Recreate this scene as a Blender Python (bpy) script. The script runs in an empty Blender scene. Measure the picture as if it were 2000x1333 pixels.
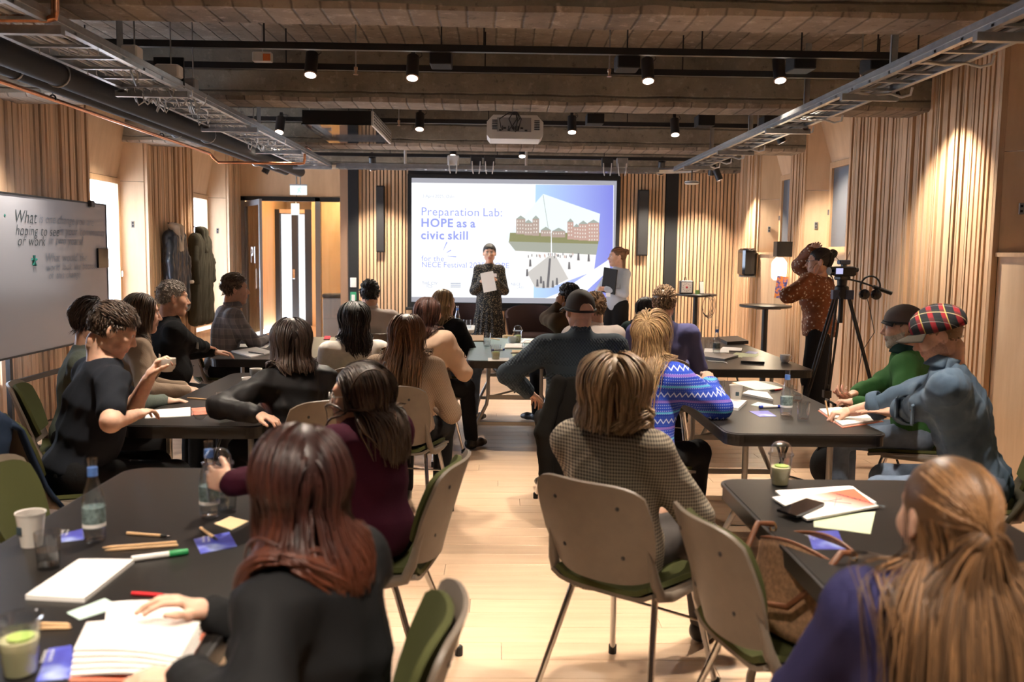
import bpy, math, random
import numpy as np
from math import sin, cos, pi, radians, sqrt
random.seed(7); np.random.seed(7)
SC = bpy.context.scene
COL = SC.collection

# ---------------------------------------------------------------- camera
CAM_F, CAM_H = 1760.0, 1.6
_p, _y, _r = radians(5.65), radians(1.07), radians(0.75)
cf = np.array([sin(_y)*cos(_p), cos(_y)*cos(_p), -sin(_p)])
cr0 = np.array([cos(_y), -sin(_y), 0.0]); cu0 = np.cross(cr0, cf)
cr = cr0*cos(_r)+cu0*sin(_r); cu = cu0*cos(_r)-cr0*sin(_r)
CC = np.array([0.0, 0.0, CAM_H])
def at(x, y, X=None, Y=None, Z=None):
    d = cf+cr*(x-1000)/CAM_F+cu*(666.5-y)/CAM_F
    t = X/d[0] if X is not None else Y/d[1] if Y is not None else (Z-CAM_H)/d[2]
    return CC+d*t
cam = bpy.data.cameras.new('camera'); camo = bpy.data.objects.new('camera', cam); COL.objects.link(camo)
from mathutils import Matrix, Vector
camo.matrix_world = Matrix(((cr[0], cu[0], -cf[0], 0), (cr[1], cu[1], -cf[1], 0), (cr[2], cu[2], -cf[2], CAM_H), (0, 0, 0, 1)))
cam.sensor_width = 36; cam.lens = CAM_F/2000*36; cam.clip_end = 200
cam.dof.use_dof = True; cam.dof.focus_distance = 6.5; cam.dof.aperture_fstop = 2.7
SC.camera = camo
# ---------------------------------------------------------------- world, exposure
SC.view_settings.view_transform = 'Standard'; SC.view_settings.look = 'None'
SC.view_settings.gamma = 1; SC.view_settings.use_curve_mapping = False
SC.view_settings.exposure = 0.42
SC.cycles.transparent_max_bounces = 48; SC.cycles.max_bounces = 10
w = bpy.data.worlds.new('daylight'); SC.world = w; w.use_nodes = True
w.node_tree.nodes['Background'].inputs[0].default_value = (0.80, 0.88, 1.0, 1)
w.node_tree.nodes['Background'].inputs[1].default_value = 15.0
WARM = (1.0, 0.86, 0.70)
SPOT_W = 265.0
# ---------------------------------------------------------------- materials
MATS = {}
class NT:
    def __init__(s, name):
        s.m = bpy.data.materials.new(name); s.m.use_nodes = True; s.t = s.m.node_tree
        s.b = s.t.nodes['Principled BSDF']
    def n(s, ty, **kw):
        n = s.t.nodes.new(ty)
        for k, v in kw.items():
            if k in n.inputs: n.inputs[k].default_value = v
            else: setattr(n, k, v)
        return n
    def l(s, a, b): s.t.links.new(a, b)
    def coord(s, which='Object', scale=(1, 1, 1), rot=(0, 0, 0)):
        c = s.n('ShaderNodeTexCoord'); m = s.n('ShaderNodeMapping')
        m.inputs['Scale'].default_value = scale; m.inputs['Rotation'].default_value = rot
        s.l(c.outputs[which], m.inputs[0]); return m.outputs[0]
    def ramp(s, fac, stops, interp='LINEAR'):
        r = s.n('ShaderNodeValToRGB'); r.color_ramp.interpolation = interp
        e = r.color_ramp.elements
        while len(e) < len(stops): e.new(0.5)
        for i, (p, c) in enumerate(stops):
            e[i].position = p; e[i].color = (*c[:3], 1)
        s.l(fac, r.inputs[0]); return r.outputs[0]
    def mix(s, fac, a, b, mode='MIX'):
        m = s.n('ShaderNodeMix', data_type='RGBA', blend_type=mode)
        for i, v in ((0, fac), (6, a), (7, b)):
            if hasattr(v, 'links') or hasattr(v, 'is_linked'): s.l(v, m.inputs[i])
            else: m.inputs[i].default_value = v if i == 0 else (*v[:3], 1)
        return m.outputs[2]
    def math(s, op, a, b=0.0, c=0.0):
        m = s.n('ShaderNodeMath', operation=op)
        for i, v in enumerate((a, b, c)):
            if hasattr(v, 'is_linked'): s.l(v, m.inputs[i])
            else: m.inputs[i].default_value = v
        return m.outputs[0]
    def sep(s, v):
        x = s.n('ShaderNodeSeparateXYZ'); s.l(v, x.inputs[0]); return x.outputs
    def noise(s, vec, scale, detail=3, rough=.55):
        n = s.n('ShaderNodeTexNoise'); n.inputs['Scale'].default_value = scale
        n.inputs['Detail'].default_value = detail; n.inputs['Roughness'].default_value = rough
        s.l(vec, n.inputs['Vector']); return n.outputs[0]
    def bump(s, h, strength=.3, dist=.01):
        b = s.n('ShaderNodeBump'); b.inputs['Strength'].default_value = strength; b.inputs['Distance'].default_value = dist
        s.l(h, b.inputs['Height']); s.l(b.outputs[0], s.b.inputs['Normal'])
    def col(s, c): s.l(c, s.b.inputs['Base Color'])
    def set(s, **kw):
        for k, v in kw.items():
            k = {'rough': 'Roughness', 'metal': 'Metallic', 'color': 'Base Color', 'spec': 'Specular IOR Level', 'trans': 'Transmission Weight', 'ior': 'IOR', 'alpha': 'Alpha', 'sheen': 'Sheen Weight', 'coat': 'Coat Weight'}.get(k, k)
            s.b.inputs[k].default_value = (*v, 1) if isinstance(v, tuple) and len(v) == 3 else v
        return s
def mat(name, color=None, rough=.6, metal=0., var=.0, vscale=8., bump=0., bscale=60., **kw):
    if name in MATS: return MATS[name]
    t = NT(name); t.set(rough=rough, metal=metal, **kw)
    if color is not None: t.set(color=tuple(color))
    if var > 0 or bump > 0: co = t.coord()
    if var > 0:
        n = t.noise(co, vscale)
        t.col(t.ramp(n, [(.3, [c*(1-var) for c in color]), (.7, [min(1, c*(1+var)) for c in color])]))
    if bump > 0: t.bump(t.noise(co, bscale), bump, .004)
    MATS[name] = t.m; return t.m
def emit(name, color, strength):
    if name in MATS: return MATS[name]
    t = NT(name); t.set(color=(0, 0, 0) if strength > 0 else color)
    t.b.inputs['Emission Color'].default_value = (*color, 1); t.b.inputs['Emission Strength'].default_value = strength
    MATS[name] = t.m; return t.m
def wood(name, c1, c2, rough=.55, grain=(1, 1, 1), gscale=6., rnd=.0, bump=.05):
    t = NT(name); co = t.coord(scale=grain)
    if rnd:
        oi = t.n('ShaderNodeObjectInfo')
        v = t.n('ShaderNodeVectorMath', operation='ADD'); t.l(co, v.inputs[0])
        mu = t.math('MULTIPLY', oi.outputs['Random'], 37.0); cx = t.n('ShaderNodeCombineXYZ')
        for i in range(3): t.l(mu, cx.inputs[i])
        t.l(cx.outputs[0], v.inputs[1]); co = v.outputs[0]
    n = t.noise(co, gscale, 5, .6)
    c = t.ramp(n, [(.25, c1), (.75, c2)])
    if rnd:
        hs = t.n('ShaderNodeHueSaturation'); t.l(c, hs.inputs['Color'])
        t.l(t.math('MULTIPLY_ADD', oi.outputs['Random'], rnd, 1-rnd/2), hs.inputs['Value']); c = hs.outputs[0]
    t.col(c); t.set(rough=rough)
    if bump: t.bump(n, bump, .003)
    MATS[name] = t.m; return t.m
def glassm(name, color=(1, 1, 1), rough=.0, ior=1.45):
    t = NT(name); t.set(color=color, rough=rough, trans=1.0, ior=ior); MATS[name] = t.m; return t.m
def thin_glass(name, tint=(.95, .97, .96), refl=.12):
    t = NT(name); o = t.t.nodes['Material Output']
    tr = t.n('ShaderNodeBsdfTransparent'); tr.inputs[0].default_value = (*tint, 1)
    gl = t.n('ShaderNodeBsdfGlossy'); gl.inputs['Roughness'].default_value = .02
    fr = t.n('ShaderNodeLayerWeight'); fr.inputs[0].default_value = .5
    mx = t.n('ShaderNodeMixShader'); t.l(t.math('MULTIPLY_ADD', t.math('POWER', fr.outputs['Facing'], 2.6), .75, refl*.2), mx.inputs[0])
    t.l(tr.outputs[0], mx.inputs[1]); t.l(gl.outputs[0], mx.inputs[2]); t.l(mx.outputs[0], o.inputs[0])
    MATS[name] = t.m; return t.m

# ---------------------------------------------------------------- mesh builder
class MB:
    def __init__(s): s.v = []; s.f = []; s.mi = []; s.m = 0
    def add(s, vs, fs):
        k = len(s.v); s.v += [tuple(map(float, p)) for p in vs]; s.f += [tuple(i+k for i in f) for f in fs]; s.mi += [s.m]*len(fs); return s
    def box(s, lo, hi, M=None):
        x0, y0, z0 = lo; x1, y1, z1 = hi
        vs = [(x, y, z) for x in (x0, x1) for y in (y0, y1) for z in (z0, z1)]
        if M is not None: vs = [tuple(M @ Vector(p)) for p in vs]
        return s.add(vs, [(0, 1, 3, 2), (4, 6, 7, 5), (0, 4, 5, 1), (2, 3, 7, 6), (0, 2, 6, 4), (1, 5, 7, 3)])
    def cbox(s, c, d, M=None): return s.box([c[i]-d[i]/2 for i in range(3)], [c[i]+d[i]/2 for i in range(3)], M)
    def bbox(s, lo, hi, b=.004, M=None):
        # box with bevelled vertical and horizontal edges (octagonal rings)
        x0, y0, z0 = lo; x1, y1, z1 = hi; vs = []; fs = []
        for (z, i) in ((z0, b), (z0+b, 0), (z1-b, 0), (z1, b)):
            a0, a1, c0, c1 = x0+i, x1-i, y0+i, y1-i
            vs += [(a0+b, c0, z), (a1-b, c0, z), (a1, c0+b, z), (a1, c1-b, z), (a1-b, c1, z), (a0+b, c1, z), (a0, c1-b, z), (a0, c0+b, z)]
        for r in range(3):
            for k in range(8): fs.append((r*8+k, r*8+(k+1) % 8, r*8+8+(k+1) % 8, r*8+8+k))
        fs += [tuple(range(7, -1, -1)), tuple(range(24, 32))]
        if M is not None: vs = [tuple(M @ Vector(p)) for p in vs]
        return s.add(vs, fs)
    def tube(s, pts, r, n=8, cap=True, closed=False):
        P = [np.array(p, float) for p in pts]; N = len(P); vs = []; fs = []
        R = r if hasattr(r, '__len__') else [r]*N
        up = None
        for i in range(N):
            t = (P[(i+1) % N] if (i < N-1 or closed) else P[i])-(P[i-1] if (i > 0 or closed) else P[i])
            t = t/(np.linalg.norm(t)+1e-12)
            if up is None:
                a = np.array([0, 0, 1.]) if abs(t[2]) < .9 else np.array([1., 0, 0]); up = a
            x = np.cross(up, t); x /= np.linalg.norm(x)+1e-12; y = np.cross(t, x); up = y
            for k in range(n):
                an = 2*pi*k/n; vs.append(P[i]+R[i]*(cos(an)*x+sin(an)*y))
        for i in range(N if closed else N-1):
            j = (i+1) % N
            for k in range(n): fs.append((i*n+k, i*n+(k+1) % n, j*n+(k+1) % n, j*n+k))
        if cap and not closed: fs += [tuple(range(n-1, -1, -1)), tuple(range((N-1)*n, N*n))]
        return s.add(vs, fs)
    def lathe(s, prof, n=20, c=(0, 0, 0), axis=2):
        vs = []; fs = []; m = len(prof)
        for (r, z) in prof:
            for k in range(n):
                a = 2*pi*k/n; p = (r*cos(a), r*sin(a), z)
                if axis == 1: p = (p[0], -p[2], p[1])
                if axis == 0: p = (p[2], p[0], p[1])
                vs.append((p[0]+c[0], p[1]+c[1], p[2]+c[2]))
        for i in range(m-1):
            for k in range(n): fs.append((i*n+k, i*n+(k+1) % n, (i+1)*n+(k+1) % n, (i+1)*n+k))
        if prof[0][0] > 1e-6: fs.append(tuple(range(n-1, -1, -1)))
        if prof[-1][0] > 1e-6: fs.append(tuple(range((m-1)*n, m*n)))
        return s.add(vs, fs)
    def prism(s, poly, z0, z1, ax=2):
        n = len(poly); vs = []
        for z in (z0, z1):
            for (a, b) in poly: vs.append((a, b, z) if ax == 2 else (a, z, b) if ax == 1 else (z, a, b))
        fs = [tuple(range(n-1, -1, -1)), tuple(range(n, 2*n))]+[(k, (k+1) % n, n+(k+1) % n, n+k) for k in range(n)]
        return s.add(vs, fs)
    def ball(s, c, r, n=12, m=8):
        r = r if hasattr(r, '__len__') else (r, r, r); vs = []; fs = []
        for i in range(m+1):
            th = pi*i/m
            for k in range(n):
                a = 2*pi*k/n; vs.append((c[0]+r[0]*sin(th)*cos(a), c[1]+r[1]*sin(th)*sin(a), c[2]-r[2]*cos(th)))
        for i in range(m):
            for k in range(n): fs.append((i*n+k, i*n+(k+1) % n, (i+1)*n+(k+1) % n, (i+1)*n+k))
        return s.add(vs, fs)
    def sheet(s, f, nu, nv, thick=0.0):
        # grid surface from f(u,v) in 0..1; optional thickness along its normal
        P = np.array([[f(i/nu, j/nv) for j in range(nv+1)] for i in range(nu+1)], float)
        fs = lambda o, fl: [((i*(nv+1)+j+o, i*(nv+1)+j+1+o, (i+1)*(nv+1)+j+1+o, (i+1)*(nv+1)+j+o)[::-1 if fl else 1]) for i in range(nu) for j in range(nv)]
        if not thick: return s.add(P.reshape(-1, 3), fs(0, False))
        du = np.gradient(P, axis=0); dv = np.gradient(P, axis=1); nn = np.cross(du, dv)
        nn /= np.linalg.norm(nn, axis=2, keepdims=True)+1e-12
        Q = P+nn*thick; k = (nu+1)*(nv+1)
        F = fs(0, False)+fs(k, True)
        ring = [(i, 0) for i in range(nu)]+[(nu, j) for j in range(nv)]+[(i, nv) for i in range(nu, 0, -1)]+[(0, j) for j in range(nv, 0, -1)]
        ids = [i*(nv+1)+j for i, j in ring]
        for a, b in zip(ids, ids[1:]+ids[:1]): F.append((a, b, b+k, a+k))
        return s.add(np.vstack([P.reshape(-1, 3), Q.reshape(-1, 3)]), F)
    def mesh(s, name, mats, smooth=False):
        me = bpy.data.meshes.new(name); me.from_pydata(s.v, [], s.f)
        for m in (mats if isinstance(mats, (list, tuple)) else [mats]): me.materials.append(MATS[m] if isinstance(m, str) else m)
        if any(s.mi): me.polygons.foreach_set('material_index', s.mi)
        if smooth: shade(me, smooth)
        me.update(); return me
    def build(s, name, mats, parent=None, loc=None, rz=None, smooth=False):
        return obj(name, s.mesh(name, mats, smooth), parent, loc, rz)
def shade(me, smooth):
    me.polygons.foreach_set('use_smooth', [True]*len(me.polygons))
    if smooth is not True: me.set_sharp_from_angle(angle=radians(smooth))
def obj(name, me, parent=None, loc=None, rz=None):
    o = bpy.data.objects.new(name, me); COL.objects.link(o)
    if parent is not None: o.parent = parent
    if loc is not None: o.location = [float(q) for q in loc]
    if rz is not None: o.rotation_euler = (0, 0, float(rz)) if not hasattr(rz, '__len__') else rz
    return o
def tag(o, label, cat, group=None, kind=None):
    o['label'] = label; o['category'] = cat
    if group: o['group'] = group
    if kind: o['kind'] = kind
    return o
def thing(name, label, cat, loc=(0, 0, 0), rz=0, group=None):
    return tag(obj(name, None, None, loc, rz), label, cat, group)
def structure(o): o['kind'] = 'structure'; return o
def dup(root, label=None, loc=None, rz=None):
    c = root.copy(); COL.objects.link(c)
    def rec(a, b):
        for ch in list(a.children):
            d = ch.copy(); COL.objects.link(d); d.parent = b; rec(ch, d)
    rec(root, c)
    if label: c['label'] = label
    if loc is not None: c.location = [float(q) for q in loc]
    if rz is not None: c.rotation_euler = (0, 0, float(rz))
    return c
def text_words(name, s, size, material, parent, M, **kw):
    x = 0.0
    for wd in s.split():
        o = text_mesh(name, wd, size, material, parent, M @ Matrix.Translation((x, 0, 0)), **kw)
        x += max((v.co.x for v in o.data.vertices), default=0)+size*.30
def text_mesh(name, s, size, material, parent=None, M=None, bold=0.0, shear=0.0, align='LEFT', space=1.0, extrude=0.0):
    cu_ = bpy.data.curves.new(name, 'FONT'); cu_.body = s; cu_.size = size; cu_.offset = bold; cu_.shear = shear
    cu_.align_x = align; cu_.space_character = space; cu_.resolution_u = 3; cu_.extrude = extrude
    o = bpy.data.objects.new(name, cu_); COL.objects.link(o)
    dg = bpy.context.evaluated_depsgraph_get(); me = bpy.data.meshes.new_from_object(o.evaluated_get(dg))
    bpy.data.objects.remove(o); bpy.data.curves.remove(cu_)
    me.name = name; me.materials.clear(); me.materials.append(MATS[material] if isinstance(material, str) else material)
    n = obj(name, me, parent)
    if M is not None: n.matrix_local = M
    return n
# ---------------------------------------------------------------- shared materials
wood('slat_wood', (.58, .365, .205), (.77, .53, .33), rnd=.35, grain=(6, 6, .35), gscale=5)
wood('plywood', (.64, .43, .26), (.78, .56, .36), grain=(3, 3, .5), gscale=3, rnd=.06)
wood('floor_wood', (.57, .385, .25), (.70, .50, .34), rough=.32, grain=(.6, 8, 1), gscale=3, rnd=.14)
wood('frame_wood', (.55, .34, .18), (.68, .45, .26), grain=(4, 4, .4), gscale=4)
mat('gap_dark', (.035, .022, .014), .9)
mat('black_metal', (.012, .012, .013), .45)
mat('black_matte', (.010, .010, .011), .8)
mat('galv', (.42, .44, .46), .35, .85, var=.15, vscale=14)
mat('chrome', (.75, .75, .76), .12, 1.0)
mat('copper', (.72, .33, .18), .25, 1.0, var=.15)
mat('bronze', (.55, .36, .24), .3, .6)
mat('insulation', (.022, .025, .030), .75, bump=.2, bscale=90)
mat('white_plastic', (.72, .71, .69), .4)
mat('grey_plastic', (.33, .33, .34), .5)
mat('dark_plastic', (.03, .03, .032), .4)
mat('steel', (.40, .40, .41), .35, .8)
def concrete(name, dark, light, lines=None, stain=(.62, .52, .44)):
    t = NT(name); co = t.coord(); n1 = t.noise(co, 1.6, 6, .65); n2 = t.noise(co, 11, 5, .7)
    c = t.ramp(n1, [(.3, dark), (.68, light)])
    c = t.mix(t.ramp(n2, [(.56, (0, 0, 0)), (.72, (.55, .55, .55))]), c, stain)
    c = t.mix(t.ramp(n2, [(.28, (.8, .8, .8)), (.42, (0, 0, 0))]), c, [q*.35 for q in dark])
    h = n2
    if lines:
        ax, pitch = lines; x = t.sep(co)[ax]
        fr = t.math('FRACT', t.math('ADD', t.math('MULTIPLY', x, 1/pitch), t.math('MULTIPLY', n1, .25)))
        g = t.ramp(fr, [(0.0, (0, 0, 0)), (.07, (1, 1, 1)), (.93, (1, 1, 1)), (1.0, (.1, .1, .1))])
        c = t.mix(.55, c, g, 'MULTIPLY')
        fl = t.math('FLOOR', t.math('ADD', t.math('MULTIPLY', x, 1/pitch), t.math('MULTIPLY', n1, .25)))
        wn = t.n('ShaderNodeTexWhiteNoise', noise_dimensions='1D'); t.l(fl, wn.inputs['W'])
        hs = t.n('ShaderNodeHueSaturation'); t.l(c, hs.inputs['Color']); t.l(t.math('MULTIPLY_ADD', wn.outputs[0], .34, .83), hs.inputs['Value']); c = hs.outputs[0]
        h = t.math('ADD', t.math('MULTIPLY', g, 1.2), t.math('MULTIPLY', n2, .8))
    t.col(c); t.set(rough=.9); t.bump(h, .6, .012); MATS[name] = t.m
concrete('concrete_boards', (.155, .122, .096), (.33, .268, .215), lines=(0, .145))
concrete('concrete_face', (.14, .122, .092), (.31, .28, .225), lines=(2, .17), stain=(.45, .40, .33))
XR, XL, YB, YD, YF, ZS, ZB = 3.58, -4.1, 13.46, 14.6, -4.5, 3.25, 2.79

# ---------------------------------------------------------------- floor
fl = structure(MB().box((XL-.3, YF-.2, -.12), (XR+.3, 20.5, -.014)).build('floor', 'gap_dark'))
pw, pl = .155, 2.35
plank = MB().bbox((0, 0, -.014), (pl-.002, pw-.0018, 0), .0012).mesh('plank', 'floor_wood')
yy = 1.55; k = 0
while yy < 11.2:
    x = XL-(k*0.83 % pl)
    while x < XR:
        if x+pl > max(XL, -yy*.66-1.0) and x < min(XR, yy*.66+.8): obj('plank', plank, fl, (x, yy, 0))
        x += pl
    yy += pw; k += 1
rest = MB()
rest.box((XL-.2, YF-.1, -.014), (XR+.2, 1.549, -.0003)); rest.box((XL-.2, yy, -.014), (XR+.2, 20.4, -.0003))
for s in (-1, 1):
    k = 0; q = 1.55
    while q < yy-.01:
        lim = max(XL, -q*.66-1.0) if s < 0 else min(XR, q*.66+.8)
        a, b = (XL-.2, lim+.0) if s < 0 else (lim, XR+.2)
        if b-a > .05: rest.box((a, q, -.014), (b, q+pw, -.002))
        q += pw
r_ = rest.build('plank_remainder', 'floor_wood', fl); r_['kind'] = 'stuff'

# ---------------------------------------------------------------- ceiling and beams
ce = structure(MB().box((XL-.4, YF-.3, ZS), (XR+.4, YD+.3, ZS+.2)).build('ceiling', 'concrete_boards'))
for i, (y0, y1) in enumerate(((-1.3, -.85), (1.7, 2.1), (4.62, 4.98), (7.46, 7.86), (10.52, 10.96), (13.3, 13.62))):
    if i == 5: x0 = -2.75
    else: x0 = XL-.3
    b = MB(); nx = 40; rng = random.Random(i)
    # front and back faces, worn lower edge, rough soffit
    xs = [x0+(XR+.3-x0)*j/nx for j in range(nx+1)]
    ch = [.018+.022*rng.random() for _ in xs]; zb = [ZB+.008*rng.random() for _ in xs]
    V = []
    for j, x in enumerate(xs):
        V += [(x, y0, ZS+.01), (x, y0, zb[j]+ch[j]), (x, y0+ch[j]*.8, zb[j]), (x, y1-.015, zb[j]), (x, y1, zb[j]+.015), (x, y1, ZS+.01)]
    b.add(V, [])
    for j in range(nx):
        for q in range(5):
            b.m = 0 if q in (0, 4) else 1
            b.f.append((j*6+q, j*6+q+1, (j+1)*6+q+1, (j+1)*6+q)); b.mi.append(b.m)
    b.build('beam', ['concrete_face', 'concrete_boards'], ce)

# ---------------------------------------------------------------- side walls: slats, plywood niches, windows
def slat_mesh(wd, dp, h, axis):
    return (MB().box((-dp, 0, 0), (0, wd, h)) if axis == 'y' else MB().box((0, -dp, 0), (wd, 0, h))).mesh('slat', 'slat_wood')
SL = {}
def slats(parent, axis, plane, a, b, z0, z1, sgn, rng, regular=False):
    q = a
    while q < b-.012:
        if regular: wd, dp, gap = rng.choice((.034, .042)), .035, .016
        else: wd, dp, gap = rng.choice((.022, .034, .034, .048, .06)), rng.choice((.018, .03, .042)), rng.choice((.006, .012, .02))
        wd = min(wd, b-q)
        key = (round(wd, 4), dp, round(z1-z0, 2), axis)
        if key not in SL: SL[key] = slat_mesh(wd, dp, z1-z0, axis)
        o = obj('slat', SL[key], parent, ((plane, q, z0) if sgn > 0 else (plane+dp, q, z0)) if axis == 'y' else (q, plane, z0))
        q += wd+gap
WIN = [0]
blind = thin_glass('window_glass', (.93, .96, 1.0), .1)
tb = NT('frosted_pane'); o_ = tb.t.nodes['Material Output']
tl = tb.n('ShaderNodeBsdfTransparent'); tl.inputs[0].default_value = (.062, .068, .077, 1)
df = tb.n('ShaderNodeBsdfDiffuse'); df.inputs[0].default_value = (.55, .56, .6, 1)
mx = tb.n('ShaderNodeMixShader'); mx.inputs[0].default_value = .25
tb.l(tl.outputs[0], mx.inputs[1]); tb.l(df.outputs[0], mx.inputs[2]); tb.l(mx.outputs[0], o_.inputs[0]); MATS['frosted_pane'] = tb.m
mat('sealed', (.5, .5, .5))
def niche(parent, X0, s, y0, y1, sill, top, pane, zt=ZS, portal=True):
    d, sp = .26, .10; X1 = X0+s*d
    def quad(name, pts, m='plywood', th=.012):
        P = [np.array(p, float) for p in pts]; n = np.cross(P[1]-P[0], P[3]-P[0]); n /= np.linalg.norm(n)
        mb = MB(); mb.add(list(P)+[p-n*th for p in P], [(0, 1, 2, 3), (7, 6, 5, 4), (0, 4, 5, 1), (1, 5, 6, 2), (2, 6, 7, 3), (3, 7, 4, 0)])
        return mb.build(name, m, parent)
    for (ya, yb) in ((y0, y0+sp), (y1, y1-sp)):
        seg = [(sill, 2.35), (2.355, zt)] if sill < 2.2 else [(sill, zt)]
        for za, zb_ in seg:
            quad('plywood_panel', [(X0, ya, za), (X1, yb, za), (X1, yb, zb_), (X0, ya, zb_)])
    quad('plywood_panel', [(X1, y0+sp, top+.01), (X1, y1-sp, top+.01), (X0+s*.10, y1-sp*.3, zt), (X0+s*.10, y0+sp*.3, zt)])
    lo = -.01
    MB().box((min(X1, X1+s*.1), y0-.02, -.1), (max(X1, X1+s*.1), y1+.02, sill-.02)).build('light_seal', 'gap_dark', parent)  # unseen opaque box, added to stop light leaking in below the sill
    MB().box((min(X1, X1+s*.1), y0-.02, top), (max(X1, X1+s*.1), y1+.02, zt+.05)).build('light_seal', 'gap_dark', parent)  # same unseen light block, added above the window
    hw = (y1-y0)
    quad('plywood_panel', [(X0+s*.015, y0, lo), (X0+s*.015, y0+hw*.62, lo), (X0+s*.015, y0+hw*.62, sill-.03), (X0+s*.015, y0, sill-.03)])
    quad('plywood_panel', [(X0+s*.015, y0+hw*.625, lo), (X0+s*.015, y1, lo), (X0+s*.015, y1, sill-.03), (X0+s*.015, y0+hw*.625, sill-.03)])
    MB().box((min(X0-s*.02, X1), y0, sill-.03), (max(X0-s*.02, X1), y1, sill)).build('sill_board', 'frame_wood', parent)
    # switch plate with two dark holes on the far splayed panel
    ang = math.atan2(s*d, sp)
    WIN[0] += 1
    w = structure(obj('window_%d' % WIN[0], None, None, (X1, (y0+y1)/2, sill)))
    L, Hh, t, fw = (y1-y0-2*sp)/2, top-sill, .05, .065
    for (a, b) in (((-L, 0), (-L+fw, Hh)), ((L-fw, 0), (L, Hh)), ((-L+fw, 0), (L-fw, fw)), ((-L+fw, Hh-fw), (L-fw, Hh))):
        MB().box((-.03 if s > 0 else -.05, a[0], a[1]), (.05 if s > 0 else .03, b[0], b[1])).build('window_frame', 'frame_wood', w)
    if pane == 'window_glass':
        c = -L+fw+.18
        MB().box((-.02, c-.02, fw), (.02, c+.02, Hh-fw)).build('casement_bar', 'white_plastic', w)
    MB().box((-.004, -L+fw, fw), (.004, L-fw, Hh-fw)).build('pane', pane, w)
    MB().box((-.05 if s > 0 else .03, L-fw*.75, Hh*.42), (-.03 if s > 0 else .05, L-fw*.4, Hh*.42+.06)).build('catch', 'chrome', w)
    if portal:
        la = bpy.data.lights.new('daylight_portal', 'AREA'); la.shape = 'RECTANGLE'; la.size = Hh; la.size_y = 2*L
        la.cycles.is_portal = True
        lo_ = bpy.data.objects.new('daylight_portal', la); COL.objects.link(lo_); lo_.location = (X1+s*.08, (y0+y1)/2, sill+Hh/2)
        lo_.rotation_euler = (0, s*pi/2, 0)
    p_ = thing('switch_plate', 'steel switch plate on plywood reveal %s' % {1: 'behind the whiteboard', 2: 'beside the hanging coats', 3: 'beside the glass door', 4: 'overhead track side', 5: 'of the frosted window beside the plaid cap man', 6: 'of the frosted window above the film camera', 7: 'of the frosted window by the towel dispenser'}.get(WIN[0], 'reveal'), 'switch')
    c = np.array([X0+s*d*.45, y1-sp*.45-.008, 1.95 if s > 0 else 1.86])
    p_.location = c; p_.rotation_euler = (0, 0, ang-pi/2 if s > 0 else ang+pi/2)
    MB().bbox((-.018, -.008, -.04), (.018, .004, .04), .003).build('plate', 'steel', p_)
    for z in (-.018, .018): MB().box((-.008, -.0095, z-.008), (.008, -.0078, z+.008)).build('socket', 'black_matte', p_)
rngw = random.Random(3)
def side_wall(name, X0, s, nich, sill, top, pane, y_end):
    m = MB(); ys = YF; xo = X0+s*.012
    segs = []
    for (a, b) in nich: segs.append((ys, a)); ys = b
    segs.append((ys, y_end))
    for (a, b) in segs: m.box((min(xo, xo+s*.3), a, 0), (max(xo, xo+s*.3), b, ZS))
    wl = structure(m.build(name, 'gap_dark'))
    for (a, b) in segs:
        if b < 2.5: 
            st = MB(); q = a
            while q < b-.03: st.box((min(X0, X0-s*.03), q, .02), (max(X0, X0-s*.03), q+.04, ZS)); q += .056
            so = st.build('slat_remainder', 'slat_wood', wl); so['kind'] = 'stuff'
        else: slats(wl, 'y', X0, a+.002, b, .02, ZS-.005, s, rngw)
    for (a, b) in nich: niche(wl, X0, s, a, b, sill, top, pane)
    return wl
wL = side_wall('wall_left', XL, -1, [(6.2, 7.45), (9.17, 10.66), (12.3, 13.85)], .45, 2.38, 'window_glass', YD)
wR = side_wall('wall_right', XR, 1, [(1.2, 2.5), (5.0, 6.4), (9.2, 10.5), (11.0, 12.3)], 1.64, 2.66, 'frosted_pane', YB)
structure(MB().box((XL-.3, YF-.2, 0), (XR+.3, YF, ZS)).build('wall_rear', 'plywood'))

# ---------------------------------------------------------------- back wall with slats, columns and screen recess
bx = -2.30
wB = structure(MB().box((bx, YB+.012, 0), (XR+.1, YB+.25, ZS)).build('wall_back', 'gap_dark'))
rb = random.Random(5)
for (a, b) in ((-2.03, -1.29), (1.77, 2.5), (2.68, XR-.005)): slats(wB, 'x', YB, a, b, .02, 2.85, 1, rb, True)
slats(wB, 'x', YB, -1.29, 1.77, .02, .9, 1, rb, True)
MB().box((bx, YB-.06, 0), (-2.18, YB+.25, 2.85)).build('bronze_reveal', 'bronze', wB)
MB().box((-2.18, YB-.09, 0), (-2.03, YB+.01, 2.85)).build('black_column', 'black_matte', wB)
MB().box((2.50, YB-.06, 0), (2.68, YB+.01, 2.85)).build('black_column', 'black_matte', wB)
MB().box((-1.3, YB-.1, 2.62), (1.8, YB+.01, 2.95)).build('screen_recess', 'black_matte', wB)
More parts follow.
